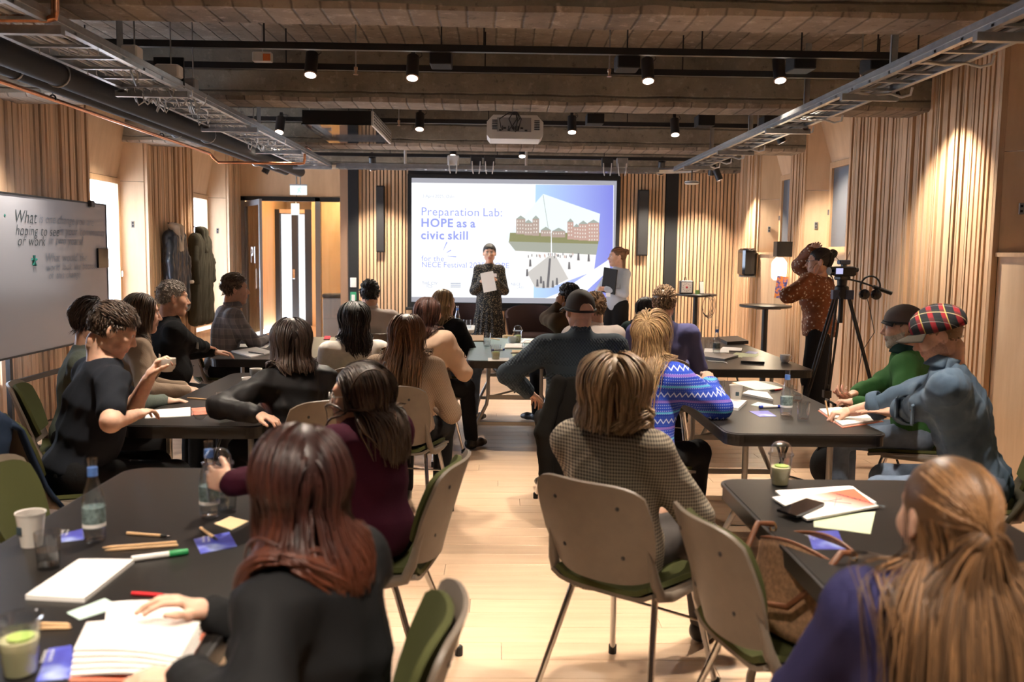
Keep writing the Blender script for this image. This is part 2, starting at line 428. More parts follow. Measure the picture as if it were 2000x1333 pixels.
# door wall set back to the left
wD = structure(MB().box((XL-.2, YD, 2.42), (bx+.25, YD+.15, ZS)).build('wall_door', 'plywood'))
MB().box((bx, YB+.25, 0), (bx+.2, YD+.15, ZS)).build('return_panel', 'plywood', wD)
MB().box((-3.2, YD-.012, 2.43), (-3.192, YD, ZS)).build('panel_joint', 'gap_dark', wD)
d1 = structure(obj('door_1', None))
for (x0, x1) in ((XL+.02, XL+.09), (-2.90, -2.82), (bx-.05, bx)): MB().box((x0, YD-.03, 0), (x1, YD+.08, 2.42)).build('door_frame', 'steel', d1)
MB().box((XL+.02, YD-.03, 2.36), (bx, YD+.08, 2.43)).build('door_frame', 'black_metal', d1)
thin_glass('door_glass', (.80, .82, .82), .2)
MB().box((-2.82, YD+.02, .02), (bx-.05, YD+.03, 2.36)).build('side_pane', 'door_glass', d1)
# open glass leaf, hinged on the left wall side and swung into the room
leaf = obj('door_leaf', None, d1, (XL+.10, YD-.05, 0), radians(-62))
for (a, b) in (((0, .02), (.055, 2.34)), ((.94, .02), (1.0, 2.34)), ((.055, .02), (.94, .10)), ((.055, 2.26), (.94, 2.34))):
    MB().box((a[0], -.02, a[1]), (b[0], .02, b[1])).build('leaf_frame', 'steel', leaf)
thin_glass('smoked_glass', (.45, .42, .38), .35)
MB().box((.055, -.005, .10), (.94, .005, 2.26)).build('leaf_pane', 'smoked_glass', leaf)
MB().tube([(.90, -.05, 1.0), (.90, -.05, 1.3)], .012, 8).build('pull_handle', 'chrome', leaf)
mat('white_print', (.75, .75, .73), .6)
text_mesh('door_lettering', 'P1', .36, 'white_print', leaf, Matrix.Translation((.36, -.012, 1.38)) @ Matrix.Rotation(pi/2, 4, 'X'), bold=.002)
# corridor behind the door
wood('corridor_wood', (.60, .37, .16), (.74, .47, .22), grain=(3, 3, .5), gscale=3)
structure(MB().box((XL-.7, YD+.15, 0), (XL-.5, 20.2, 2.9)).build('wall_corridor_left', 'corridor_wood'))
structure(MB().box((-1.7, YB+.26, 0), (-1.55, 20.2, 2.9)).build('wall_corridor_right', 'corridor_wood'))
structure(MB().box((XL-.7, YD+.15, 2.75), (-1.55, 20.2, 2.9)).build('ceiling_corridor', 'plywood'))
wc = structure(MB().box((XL-.7, 20.0, 0), (-1.55, 20.2, 2.9)).build('wall_corridor', 'corridor_wood'))
structure(MB().box((XL-.5, YD+.16, 0), (XL-.42, YD+.75, 2.9)).build('wall_corridor_stub', 'plywood'))
d2 = structure(obj('door_2', None))
emit('daylit_pane', (.9, .94, 1.0), 1.1)
for (x0, x1) in ((-4.72, -4.5), (-3.98, -3.84)): MB().box((x0, 18.92, 0), (x1, 19.05, 2.42)).build('door_frame', 'black_metal', d2)
MB().box((-4.5, 18.92, 2.34), (-3.98, 19.05, 2.42)).build('door_frame', 'frame_wood', d2)
for (x0, x1) in ((-4.48, -4.27), (-4.12, -4.0)): MB().box((x0, 18.97, .05), (x1, 19.0, 2.32)).build('pane', 'daylit_pane', d2)
MB().box((-4.26, 18.94, 0), (-4.13, 19.02, 2.34)).build('door_stile', 'dark_plastic', d2)
MB().bbox((-4.24, 18.9, .98), (-4.19, 18.94, 1.18), .004).build('handle', 'chrome', d2)
structure(MB().box((-3.84, 18.92, 0), (-1.6, 19.1, 2.8)).build('wall_corridor_end', 'corridor_wood'))
emit('lit_window', (.86, .91, 1.0), 1.4)
w9 = structure(MB().box((-4.62, 14.95, .95), (-4.59, 15.9, 2.4)).build('window_9', 'lit_window'))
for (x, y) in ((-3.0, 16.2), (-3.2, 18.2)):
    l = bpy.data.lights.new('corridor_downlight', 'POINT'); l.energy = 40; l.color = (1, .78, .5); l.shadow_soft_size = .1
    o = bpy.data.objects.new('corridor_downlight', l); COL.objects.link(o); o.location = (x, y, 2.6)
t = thing('waste_bin', 'grey cabinet bin with dark lid in the corridor behind the glass pane', 'bin', (-2.95, 16.6, 0))
MB().bbox((-.2, -.16, 0), (.2, .16, .72), .02).build('body', 'grey_plastic', t)
MB().bbox((-.21, -.17, .72), (.21, .17, .80), .02).build('lid', 'dark_plastic', t)
t = thing('picture_frame', 'small dark picture frame on corridor wall beyond the door', 'picture', (-4.40, 15.35, 1.55), 0)
t.location = (-4.6, 16.3, 1.45); t.rotation_euler = (0, 0, pi/2)
MB().box((-.16, -.02, -.2), (.16, 0, .2)).build('backing', 'plywood', t)
for (a, b) in (((-.18, -.22), (-.15, .22)), ((.15, -.22), (.18, .22)), ((-.15, -.22), (.15, -.19)), ((-.15, .19), (.15, .22))):
    MB().box((a[0], -.035, a[1]), (b[0], 0, b[1])).build('moulding', 'dark_plastic', t)

# ---------------------------------------------------------------- lighting tracks and spot lights
emit('lamp_lens', (1.0, .93, .85), 14.0)
def cyl_between(a, b, r, name, m, parent=None, n=10): return MB().tube([a, b], r, n).build(name, m, parent, smooth=40)
def track(y, z, x0, x1, label):
    t = thing('lighting_track', label, 'track', (0, y, z))
    MB().box((x0, -.022, -.02), (x1, .022, .025)).build('rail', 'black_metal', t)
    n = 5
    for i in range(n):
        x = x0+.3+(x1-x0-.6)*i/(n-1); MB().tube([(x, 0, .02), (x, 0, ZS-z)], .006, 6).build('hanger', 'black_metal', t)
    return t
TR1 = at(1000, 138, Y=7.0)[2]; TRA = at(1000, 98, Y=6.35)[2]; TR2 = at(1000, 240, Y=9.9)[2]; TR3 = 2.88
track(7.0, TR1, -3.4, 3.2, 'black spotlight track in front of the second concrete beam')
track(6.35, TRA, -3.4, 3.2, 'upper black rail carrying the square black boxes')
track(9.9, TR2, -3.4, 3.2, 'black spotlight track between projector and far concrete beam')
track(12.4, TR3, -3.2, 3.2, 'black spotlight track close to the projection screen')
track(3.9, 2.95, -3.6, 3.2, 'black spotlight track in front of the first concrete beam')
track(0.9, 2.95, -3.6, 3.2, 'black spotlight track over the navy sweater woman')
def spotlight(x, y, z, label, aim=(0, 0, -1), power=1.0, size=82, group='ceiling spotlights', r=.047):
    t = thing('ceiling_spotlight', label, 'spotlight', (x, y, z), 0, group)
    a = Vector(aim).normalized(); q = Vector((0, 0, -1)).rotation_difference(a)
    t.rotation_mode = 'QUATERNION'; t.rotation_quaternion = q
    MB().lathe([(.0, .09), (r-.004, .09), (r, .086), (r, -.085), (r+.0015, -.093), (r-.005, -.093), (0, -.093)], 20).build('housing', 'black_metal', t, smooth=40)
    MB().lathe([(r-.0015, -.090), (r+.0022, -.090), (r+.0022, -.097), (r-.0015, -.097)], 20).build('trim_ring', 'bronze', t, smooth=40)
    MB().lathe([(0, -.093), (r-.005, -.093), (r-.007, -.0975), (0, -.099)], 16).build('lens', 'lamp_lens', t)
    MB().box((-.016, -.016, .09), (.016, .016, .15)).build('track_adapter', 'black_metal', t)
    MB().tube([(r*.8, 0, .07), (r+.02, 0, .10), (r+.01, .01, .14), (.01, .01, .14)], .003, 5).build('cable', 'black_metal', t)
    l = bpy.data.lights.new('spot_beam', 'SPOT'); l.energy = SPOT_W*power; l.color = WARM; l.spot_size = radians(size); l.spot_blend = .75; l.shadow_soft_size = .04
    o = bpy.data.objects.new('spot_beam', l); COL.objects.link(o); o.parent = t; o.location = (0, 0, -.105)
    return t
for i, (px, py) in enumerate(((608, 125), (806, 131), (1265, 137), (1522, 136))):
    p = at(px, py, Y=6.93); nm = ['beside the red and white wall box', 'left of the first square black box', 'above the projector', 'next to the perforated hanger strip'][i]
    spotlight(p[0], p[1], p[2], 'black cylinder spotlight before the second beam, '+nm, (0, -.42, -1), 1.0)
for i, (px, py) in enumerate(((820, 237), (1117, 243), (1318, 248))):
    p = at(px, py, Y=9.83); nm = ['beside the black ventilation box', 'beside the white projector', 'next to the dark cabled ladder'][i]
    spotlight(p[0], p[1], p[2], 'black cylinder spotlight on the middle track, '+nm, (0, -.40, -1), .8)
spotlight(-2.3, 9.75, TR2-.08, 'added fill spotlight over the plaid shirt man', (0, -.55, -1), .7)  # extra lamp added to brighten the plaid shirt man
for i, (px, py) in enumerate(((885, 292), (1020, 293))):
    p = at(px, py, Y=12.3); spotlight(p[0], p[1], p[2], 'black cylinder spotlight close to the screen, above the slide %s' % ['title', 'picture'][i], (0, -.4, -1), .6)
for x in (-2.6, -1.5, .6, 1.7): spotlight(x, 3.9, 2.85, 'added unseen spotlight on the overhead track', (0, .1, -1), .85)
for i, x in enumerate((-.9, .35)): spotlight(x, 3.6, 2.70, ['added unseen spotlight aimed at the speaker', 'added unseen spotlight aimed at the woman with the black folder'][i], ((.85, 1.2)[i]/8, 1, -.142), 2.0, 13)  # out-of-view narrow spots added to brighten the faces near the screen
for x, ax_ in ((1.1, .0), (-.7, -.1)): spotlight(x, 3.8, 2.85, 'added unseen spotlight on the overhead track', (ax_, -.45, -1), .9)  # extra out-of-view spots added to brighten the houndstooth and red haired women
for x in (-1.6, -.2, 1.4): spotlight(x, .9, 2.85, 'added unseen spotlight on the overhead track', (0, .25, -1), .9)
for (x, y, z, ax) in ((3.0, 7.0, TR1-.0, .5), (3.05, 9.9, TR2, .5), (3.0, 12.4, TR3-.1, .45), (-3.35, 7.0, TR1, -.55), (-3.3, 9.9, TR2, -.6), (-3.1, 12.4, TR3-.1, -.55), (2.9, 3.9, 2.85, .5)):
    spotlight(x, y, z-.08, 'black cylinder spotlight washing the slatted side wall', (ax, 0, -1), .75 if ax > 0 else .5, 88, 'wall washing spotlights')
for x in (-1.7, 2.25, 2.95): spotlight(x, 12.5, 2.78, 'black cylinder spotlight washing the slatted back wall', (0, .5, -1), .8, 75, 'back wall washing spotlights')
for i, (x0, x1, y0, y1) in enumerate(((841, 883, 103, 131), (1203, 1246, 108, 138), (1543, 1585, 110, 140), (1690, 1735, 112, 142))):
    a, b = at(x0, y0, Y=6.5), at(x1, y1, Y=6.5)
    t = thing('ceiling_box', 'flat square black box hung from the rails, '+['second spotlight beside it', 'third spotlight beside it', 'fourth spotlight beside it', 'close to the dark cabled ladder'][i], 'box', (0, 0, 0))
    MB().bbox((a[0], 6.40, b[2]), (b[0], 6.6, a[2]), .006).build('case', 'black_matte', t); MB().tube([((a[0]+b[0])/2, 6.5, a[2]), ((a[0]+b[0])/2, 6.5, ZS)], .006, 6).build('hanger', 'black_metal', t)
for i, (x0, x1, y0, y1) in enumerate(((1145, 1178, 224, 244), (1360, 1392, 226, 248), (1487, 1515, 228, 250))):
    a, b = at(x0, y0, Y=9.6), at(x1, y1, Y=9.6)
    t = thing('ceiling_box', 'small square black box above the middle track, '+['beside the projector', 'between spotlight and cable tray', 'behind the dark cabled ladder'][i], 'box')
    MB().bbox((a[0], 9.5, b[2]), (b[0], 9.7, a[2]), .006).build('case', 'black_matte', t); MB().tube([((a[0]+b[0])/2, 9.6, a[2]), ((a[0]+b[0])/2, 9.6, ZS)], .006, 6).build('hanger', 'black_metal', t)
# red and white box by first spot
p = at(513, 112, Y=6.9); t = thing('alarm_unit', 'small white and orange box between the rails above the spotlight track', 'box', p)
MB().bbox((-.07, -.03, -.035), (.07, .03, .035), .004).build('case', 'white_plastic', t); mat('orange_label', (.75, .2, .05), .5)
MB().box((.01, -.033, -.03), (.065, -.0302, .02)).build('label_patch', 'orange_label', t); MB().tube([(0, 0, .03), (0, 0, ZS-p[2])], .005, 6).build('hanger', 'steel', t)
# sprinkler heads on thin drops
for i, (px, py, Y) in enumerate(((695, 138, 6.7), (1190, 142, 6.7), (1682, 145, 6.7), (1480, 252, 9.4), (779, 240, 9.4))):
    p = at(px, py, Y=Y); t = thing('sprinkler_head', 'small brass sprinkler head hanging on a thin rod', 'sprinkler', p, 0, 'sprinkler heads')
    MB().tube([(0, 0, .02), (0, 0, ZS-p[2])], .006, 6).build('drop_rod', 'steel', t); MB().lathe([(0, -.03), (.018, -.03), (.018, -.025), (.008, -.02), (.010, .0), (.014, .01), (.014, .025), (0, .03)], 10).build('head', 'bronze', t)

# ---------------------------------------------------------------- cable trays
ZT = 2.60
mat('cable_grey', (.42, .41, .40), .5); mat('cable_white', (.62, .60, .57), .5); mat('cable_dark', (.05, .05, .05), .5); mat('cable_green', (.08, .25, .08), .5)
def rail_mesh(L):  # C profile rail along +y
    return MB().prism([(0, 0), (.03, 0), (.03, .006), (.006, .006), (.006, .054), (.03, .054), (.03, .06), (0, .06)], 0, L, 1)
def ladder(name, label, x_in, x_out, y0, y1, step, ncab, seed, cabcols):
    t = thing(name, label, 'cable tray', (0, 0, ZT)); L = y1-y0; rng = random.Random(seed)
    for x, fl in ((x_in, 1 if x_out > x_in else -1), (x_out, -1 if x_out > x_in else 1)):
        m = rail_mesh(L); m.v = [(x+fl*a, y0+b, c) for a, b, c in m.v]; m.build('side_rail', 'galv', t)
        MB().box((x-fl*.002-.004, y0, .024), (x-fl*.002+.004, y1, .036)).build('rail_groove', 'steel', t)
    lo, hi = min(x_in, x_out), max(x_in, x_out)
    y = y0+.15; i = 0
    while y < y1:
        MB().box((lo, y, .004), (hi, y+.025, .018)).build('rung', 'galv', t)
        if i % 6 == 3:
            MB().box((lo-.04, y+.06, -.045), (hi+.04, y+.10, -.006)).build('bracket', 'galv', t)
            for x in ((lo if abs(lo) > abs(hi) else hi), ): 
                c = MB().box((x-.02, y+.06, -.02), (x+.02, y+.064, ZS-ZT)); c.box((x-.02, y+.06, -.02), (x-.017, y+.085, ZS-ZT)); c.build('hanger_strip', 'galv', t)
        y += step; i += 1
    for c in range(ncab):
        x = lo+.04+(hi-lo-.08)*(c+.5)/ncab; pts = []; yy_ = y0
        while yy_ <= y1+.01:
            pts.append((x+rng.uniform(-.012, .012), yy_, .026+rng.uniform(0, .012))); yy_ += .45
        MB().tube(pts, rng.choice((.006, .008, .011)), 5, False).build('cable', rng.choice(cabcols), t, smooth=True)
    return t
tl_ = ladder('cable_tray', 'galvanised cable ladder over the whiteboard side, packed with grey cables', -2.02, -2.40, 1.5, 11.25, .28, 9, 4, ['cable_grey', 'cable_white', 'cable_white', 'cable_grey'])
tr_ = ladder('cable_tray', 'galvanised cable ladder over the film camera side with few dark cables', 2.15, 2.42, 1.5, 11.1, .26, 5, 9, ['cable_dark', 'cable_green', 'cable_dark', 'cable_grey'])
# cable ties and loose loops hanging below
rng = random.Random(2)
for y in np.arange(2.6, 10.8, .55):
    for k in range(7):
        x = -2.38+.05*k+.02; MB().tube([(x, y, .02), (x, y, -.012), (x+.006, y-.004, -.02)], .003, 4).build('cable_tie', 'cable_white', tl_)
for i in range(14):
    y = rng.choice((6.0, 6.3, 6.9, 8.6, 10.6, 10.9))+rng.uniform(-.1, .1); x = rng.uniform(-2.35, -2.05); w_ = rng.uniform(.08, .2)
    MB().tube([(x+w_*(j/10-.5), y+.05*sin(j), .02-rng.uniform(.05, .12)*sin(pi*j/10)) for j in range(11)], .005, 5, False).build('loose_cable', 'cable_white', tl_, smooth=True)
for y in (3.4, 4.1, 4.7, 5.6, 6.7, 7.3, 8.6, 9.3, 9.8, 10.3):
    MB().tube([(2.18, y, .0), (2.3, y+.02, -.012), (2.40, y, -.005), (2.46, y-.03, -.03), (2.50, y-.06, -.02), (2.50, y-.08, .02)], .008, 6, False).build('hose_loop', 'cable_white', tr_, smooth=True)
# crossing tray in front of the screen
t = thing('cross_tray', 'galvanised tray spanning the room above the projection screen', 'cable tray', (0, 11.25, ZT))
for y in (0, .20): MB().box((-1.98, y-.012, 0), (2.0, y+.012, .06)).build('side_rail', 'galv', t); MB().box((-1.98, y-.014, .024), (2.0, y+.014, .034)).build('rail_groove', 'steel', t)
for i in range(16): MB().box((-1.9+.25*i, 0, .004), (-1.875+.25*i, .2, .018)).build('rung', 'galv', t)
for s, xc in ((1, 2.0), (-1, -1.98)):
    MB().tube([(xc, 0, .03), (xc+s*.1, -.02, .03), (xc+s*.2, -.1, .03), (xc+s*.24, -.22, .03)], .03, 6).build('corner_bend', 'galv', t, smooth=40)
    MB().tube([(xc, .2, .03), (xc+s*.2, .16, .03), (xc+s*.36, .03, .03), (xc+s*.42, -.2, .03)], .03, 6).build('corner_bend', 'galv', t, smooth=40)
for x in (-1.14, .36): MB().tube([(x, .1, .05), (x, .1, ZS-ZT)], .016, 8).build('conduit', 'white_plastic', t)
for (px, m) in ((885, 'white_plastic'), (930, 'dark_plastic'), (956, 'dark_plastic'), (1187, 'dark_plastic'), (1216, 'galv')):
    x = at(px, 322, Y=11.2)[0]
    b = MB().bbox((x-.07, -.03, .05), (x+.07, .03, .17), .006).build('bracket_box', m, t)
    for q in (-.05, .05): MB().tube([(x+q, -.035, .10), (x+q*.9, -.045, .0), (x+q*.7, -.03, -.05)], .007, 5).build('bracket_lug', 'white_plastic', b)
for i, (px, py, w_, h_, m) in enumerate(((258, 108, .09, .10, 'white_plastic'), (330, 140, .15, .08, 'white_plastic'), (374, 170, .07, .11, 'steel'), (493, 240, .06, .07, 'white_plastic'))):
    Y = (5.3, 5.9, 6.3, 8.6)[i]; p = at(px, py, Y=Y)
    t = thing('junction_box', ['white square junction box on the packed cable ladder', 'long white control unit on black plate above the cable ladder', 'grey metal router box beside the long control unit', 'tiny white socket box above the cable ladder'][i], 'box', p)
    MB().bbox((-w_/2, -.05, -h_/2), (w_/2, .05, h_/2), .008).build('case', m, t)
    if i == 1: MB().box((-w_/2-.04, .05, -h_/2-.05), (w_/2, .07, h_/2+.06)).build('back_plate', 'black_matte', t)
    MB().tube([(0, 0, -h_/2), (.03, 0, -h_/2-.06), (.02, 0, -h_/2-.12), (-.03, .02, ZT-p[2]+.03)], .006, 5).build('cable', 'cable_white', t, smooth=True)
    MB().tube([(0, .04, h_/2), (0, .04, ZS-p[2])], .005, 5).build('hanger', 'steel', t)
p = at(455, 240, Y=8.2); t = thing('access_point_dish', 'white cone shaped antenna under the cable ladder', 'antenna', p)
MB().lathe([(0, -.055), (.02, -.05), (.03, -.02), (.055, .015), (.085, .03), (.085, .036), (0, .036)], 20).build('cone', 'white_plastic', t, smooth=40); MB().tube([(0, 0, .03), (0, 0, ZT-p[2]+.01)], .01, 8).build('stem', 'steel', t)

# ---------------------------------------------------------------- pipes along the left
def pipe(name, label, pts, r, m, n=16, clamps=(), cm='galv'):
    t = thing(name, label, 'pipe'); MB().tube(pts, r, n).build('run', m, t, smooth=40)
    for (x, y, z) in clamps:
        MB().tube([(x+(r+.004)*cos(a), y, z+(r+.004)*sin(a)) for a in np.linspace(0, 2*pi, 17)[:-1]], .006, 6, closed=True).build('clamp', cm, t)
        MB().tube([(x, y, z+r), (x, y, ZS)], .005, 6).build('hanger_rod', 'steel', t)
    return t
pipe('insulated_pipe', 'thick black insulated pipe under the ceiling on the whiteboard side', [(-2.60, -1, 2.60), (-2.56, 11.9, 2.60)], .068, 'insulation', clamps=[(-2.58, y, 2.60) for y in (5.45, 8.2, 10.7)])
pipe('insulated_pipe', 'thinner black insulated pipe beside the thick one', [(-2.82, -1, 2.60), (-2.74, 11.9, 2.60)], .048, 'insulation', clamps=[(-2.78, y, 2.60) for y in (5.35, 8.0, 10.6)])
yc = at(398, 298, Z=2.60)[1]; pc = at(595, 298, Y=yc)
pipe('copper_pipe', 'thin copper pipe running along the window wall and turning across the room', [(-3.03, -1, 2.60), (-3.01, yc-.06, 2.585), (-2.99, yc-.02, 2.55), (-2.94, yc, 2.50), (pc[0]-.05, yc, 2.50), (pc[0]-.01, yc, 2.505), (pc[0], yc, 2.55), (pc[0], yc, 2.66), (pc[0], yc+.1, 2.68), (pc[0], yc+.3, 2.68)], .015, 'copper', 10, clamps=[(-3.02, y, 2.60) for y in (6.3, 8.3)], cm='black_metal')
p0, p1, p2 = at(2, 37, Y=4.2), at(108, 37, Y=4.2), at(114, 0, Y=4.2)
pipe('copper_pipe', 'short bright copper pipe with elbow by the first concrete beam', [p0-np.array([.3, 0, 0]), p1-np.array([.03, 0, 0]), p1+np.array([-.005, 0, .005]), p1+np.array([0, 0, .03]), p2+np.array([0, 0, .25])], .018, 'copper', 12)

# ---------------------------------------------------------------- projector, ventilation box, detectors, exit sign, speakers
p = at(1006, 247, Y=8.6); t = thing('projector', 'white ceiling projector with black cables on its back', 'projector', p)
R_ = .265; poly = [(-R_, -.08), (-R_+.03, -.115), (R_-.03, -.115), (R_, -.08), (R_, .04), (R_-.06, .105), (-R_+.06, .105), (-R_, .04)]
MB().prism(poly, 0, .40, 1).build('body', 'white_plastic', t)
MB().box((-.17, -.004, -.05), (.15, 0, .08)).build('port_panel', 'grey_plastic', t)
for x in (-.215, .18):
    for k in range(6): MB().box((x, -.006, -.03+.016*k), (x+.05, 0, -.022+.016*k)).build('vent_slit', 'dark_plastic', t)
for i in range(7): MB().box((-.15+.04*i, -.012, -.045+.02*(i % 2)), (-.125+.04*i, -.002, -.03+.02*(i % 2))).build('port', 'dark_plastic', t)
rng = random.Random(12)
for i in range(6):
    x = rng.uniform(-.12, .1); x2 = x+rng.uniform(-.12, .12)
    MB().tube([(x, -.01, .0), (x, -.05, -.04), ((x+x2)/2, -.06, -.06+.02*i), (x2, -.05, .06), (x2*.4, -.03, .12), (0, .1, .14)], .005, 5, False).build('cable', 'dark_plastic', t, smooth=True)
MB().tube([(0, .2, .1), (0, .2, ZS-p[2])], .025, 10).build('ceiling_pole', 'black_metal', t)
a, b = at(590, 215, Y=8.9), at(725, 243, Y=8.9)
t = thing('ventilation_unit', 'black hanging ventilation box with mirrored underside and perforated end', 'ventilation')
mat('mirror_black', (.05, .045, .04), .06, .9)
MB().box((a[0], 8.9, b[2]), (b[0], 10.4, a[2])).build('casing', 'black_matte', t)
MB().box((a[0]-.01, 8.90, b[2]-.01), (b[0]-.001, 10.4, b[2])).build('mirror_panel', 'mirror_black', t)
MB().box((b[0], 8.9, b[2]-.012), (b[0]+.02, 10.4, a[2])).build('end_grille', 'white_plastic', t)
for i in range(12):
    for k in range(4): MB().box((b[0]+.019, 8.95+.12*i, b[2]+.012+.03*k), (b[0]+.022, 9.03+.12*i, b[2]+.028+.03*k)).build('grille_slot', 'dark_plastic', t)
for x in (a[0]+.05, b[0]): MB().tube([(x, 9, a[2]), (x, 9, ZS)], .006, 6).build('hanger', 'steel', t)
p = at(1351, 357, Y=10.9); t = thing('smoke_detector', 'flat round white detector hanging below the dark cabled ladder end', 'detector', p)
MB().lathe([(0, -.02), (.07, -.02), (.085, -.01), (.085, .0), (.085, .012), (.06, .022), (0, .022)], 24).build('disc', 'white_plastic', t, smooth=40); MB().lathe([(.086, -.006), (.0865, -.006), (.0865, .002), (.086, .002)], 24).build('slot', 'dark_plastic', t)
MB().tube([(0, 0, .02), (0, 0, ZT-p[2])], .008, 8).build('stem', 'dark_plastic', t)
p = at(583, 372, Y=13.9); t = thing('exit_sign', 'lit white exit sign hanging before the glass door', 'exit sign', p)
emit('sign_white', (.80, .95, .92), 1.0); emit('sign_green', (.55, .85, .72), .9)
MB().bbox((-.125, -.02, -.07), (.125, .02, .07), .004).build('light_panel', 'sign_white', t)
MB().box((-.13, -.022, .07), (.13, .022, .09)).build('top_rail', 'grey_plastic', t)
rm = MB(); rm.prism([(-.02, -.05), (0, -.045), (.012, -.01), (.03, -.04), (.045, -.035), (.022, .008), (.03, .02), (.05, .01), (.055, .018), (.03, .036), (.0, .03), (-.02, .012), (-.014, .006), (.002, .018), (-.004, -.006)], -.0225, -.0205, 1); rm.ball((.032, -.021, .048), (.011, .002, .011), 8, 6); rm.build('running_figure', 'sign_green', t)
for x in (-.03, .03): MB().tube([(x, 0, .08), (x, 0, ZS-p[2])], .01, 6).build('bracket', 'galv', t)
p = at(677, 303, Y=17.5); t = thing('exit_sign', 'small lit exit sign in the corridor beyond the door', 'exit sign', at(578, 409, Y=17.5))
MB().bbox((-.09, -.02, -.11), (.06, .02, .11), .004).build('light_panel', 'sign_white', t); MB().tube([(0, 0, .1), (0, 0, 2.75-at(578, 409, Y=17.5)[2])], .008, 6).build('bracket', 'galv', t)
for i, (x0, x1, y0, y1) in enumerate(((735, 751, 363, 493), (1247, 1264, 371, 500))):
    a, b = at(x0, y0, Y=YB-.1), at(x1, y1, Y=YB-.1)
    t = thing('column_speaker', ['tall black column speaker on slats near the glass door', 'tall black column speaker on slats near the round high tables'][i], 'speaker')
    MB().bbox((a[0], YB-.14, b[2]), (b[0], YB-.04, a[2]), .006).build('cabinet', 'black_matte', t)
    MB().box((a[0]+.012, YB-.144, b[2]+.02), (b[0]-.012, YB-.139, a[2]-.02)).build('grille', 'dark_plastic', t)
    for z in (b[2]+.15, a[2]-.15): MB().box((a[0]+.03, YB-.045, z), (b[0]-.03, YB, z+.05)).build('wall_bracket', 'black_metal', t)
# switches on the black column
mat('green_sign', (.03, .28, .14), .5)
for i, (z0, z1, m) in enumerate(((1.05, 1.19, 'white_plastic'), (.80, .98, 'green_sign'))):
    t = thing('wall_plate', ['white switch plate on the black column by the glass door', 'green first aid plate on the black column by the glass door'][i], 'switch')
    MB().bbox((-2.15, YB-.105, z0), (-2.06, YB-.089, z1), .004).build('plate', m, t)
    MB().box((-2.13, YB-.108, z0+.03), (-2.08, YB-.104, z1-.04)).build('inset', 'white_print', t)
# paper towel dispenser and wall lamp on the right wall
p = at(1461, 511, X=XR-.12); t = thing('towel_dispenser', 'glossy black paper towel dispenser on the slats by the corner', 'dispenser', p)
mat('gloss_black', (.008, .008, .01), .08)
MB().bbox((-.11, -.15, -.2), (.08, .15, .18), .03).build('cover', 'gloss_black', t, smooth=40); MB().bbox((-.09, -.13, -.215), (.08, .13, -.195), .006).build('outlet', 'grey_plastic', t); MB().bbox((-.112, -.10, .12), (-.106, .10, .15), .002).build('window_strip', 'dark_plastic', t)
p = at(1528, 492, X=XR-.14); t = thing('wall_lamp', 'lit glass jar wall lamp with black bracket beside the film camera', 'lamp', p)
MB().bbox((-.09, -.07, -.06), (.10, .07, .12), .004).build('bracket', 'black_metal', t)
MB().lathe([(0, -.07), (.05, -.07), (.05, -.03), (.03, -.02), (0, -.02)], 18, (-.03, 0, 0)).build('cap', 'bronze', t, smooth=40)
tg = NT('lamp_glass'); tg.set(color=(1, .95, .85)); tg.b.inputs['Emission Color'].default_value = (1, .86, .66, 1); tg.b.inputs['Emission Strength'].default_value = 3.0; MATS['lamp_glass'] = tg.m
MB().lathe([(0, -.34), (.06, -.34), (.085, -.31), (.09, -.2), (.088, -.13), (.06, -.09), (.04, -.07), (0, -.07)], 24, (-.03, 0, 0)).build('glass_shade', 'lamp_glass', t, smooth=40)
l = bpy.data.lights.new('lamp_bulb', 'POINT'); l.energy = 14; l.color = (1, .8, .55); l.shadow_soft_size = .08
o = bpy.data.objects.new('lamp_bulb', l); COL.objects.link(o); o.parent = t; o.location = (-.16, 0, -.25)

# ---------------------------------------------------------------- projection screen and its slide
SY = YB-.12
sTL, sBR = at(804, 345, Y=SY), at(1199, 592, Y=SY); sx0, sx1, sz1, sz0 = sTL[0], sBR[0], sTL[2]-.02, sBR[2]-.02
scr = thing('projection_screen', 'large projection screen showing a slide about hope as a civic skill', 'screen')
MB().box((sx0-.06, SY, sz0-.10), (sx1+.06, SY+.02, sz1+.06)).build('border', 'black_matte', scr)
MB().tube([(sx0-.08, SY, sz0-.10), (sx1+.08, SY, sz0-.10)], .025, 10).build('bottom_bar', 'black_metal', scr)
emit('slide_edge', (.50, .50, .56), .62); emit('slide_white', (.93, .95, 1.0), .95); emit('slide_text', (.36, .42, .95), .72); emit('slide_text_grey', (.52, .56, .66), .7)
MB().box((sx0, SY-.004, sz0), (sx1, SY, sz1)).build('screen_cloth', 'slide_edge', scr)
SW, SH = sx1-sx0, sz1-sz0
def spt(px, py):  # a point of the slide, from its place on the slide
    p = at(px, py, Y=SY); return (p[0], p[2])
def flat(name, poly, lay, m): return MB().prism(poly, SY-.004-.0012*lay-.0006, SY-.004-.0012*lay, 1).build(name, m, scr)
flat('slide_background', [spt(804, 357), (spt(1199, 362)), spt(1197, 584), spt(804, 580)], 1, 'slide_white')
sb = NT('slide_blue'); co = sb.coord(); x, y, z = sb.sep(co)
g = sb.math('MULTIPLY_ADD', x, .5, sb.math('MULTIPLY_ADD', z, .35, -.95)); g = sb.math('SUBTRACT', sb.math('MULTIPLY', x, .72), .42)
c = sb.ramp(g, [(0, (.50, .72, .98)), (.45, (.38, .46, .92)), (.8, (.24, .26, .80))]); sb.set(color=(0, 0, 0)); sb.l(c, sb.b.inputs['Emission Color']); sb.b.inputs['Emission Strength'].default_value = .8; MATS['slide_blue'] = sb.m
flat('slide_blue_panel', [spt(1046, 361), spt(1198, 362), spt(1196, 583), spt(1042, 582)], 2, 'slide_blue')
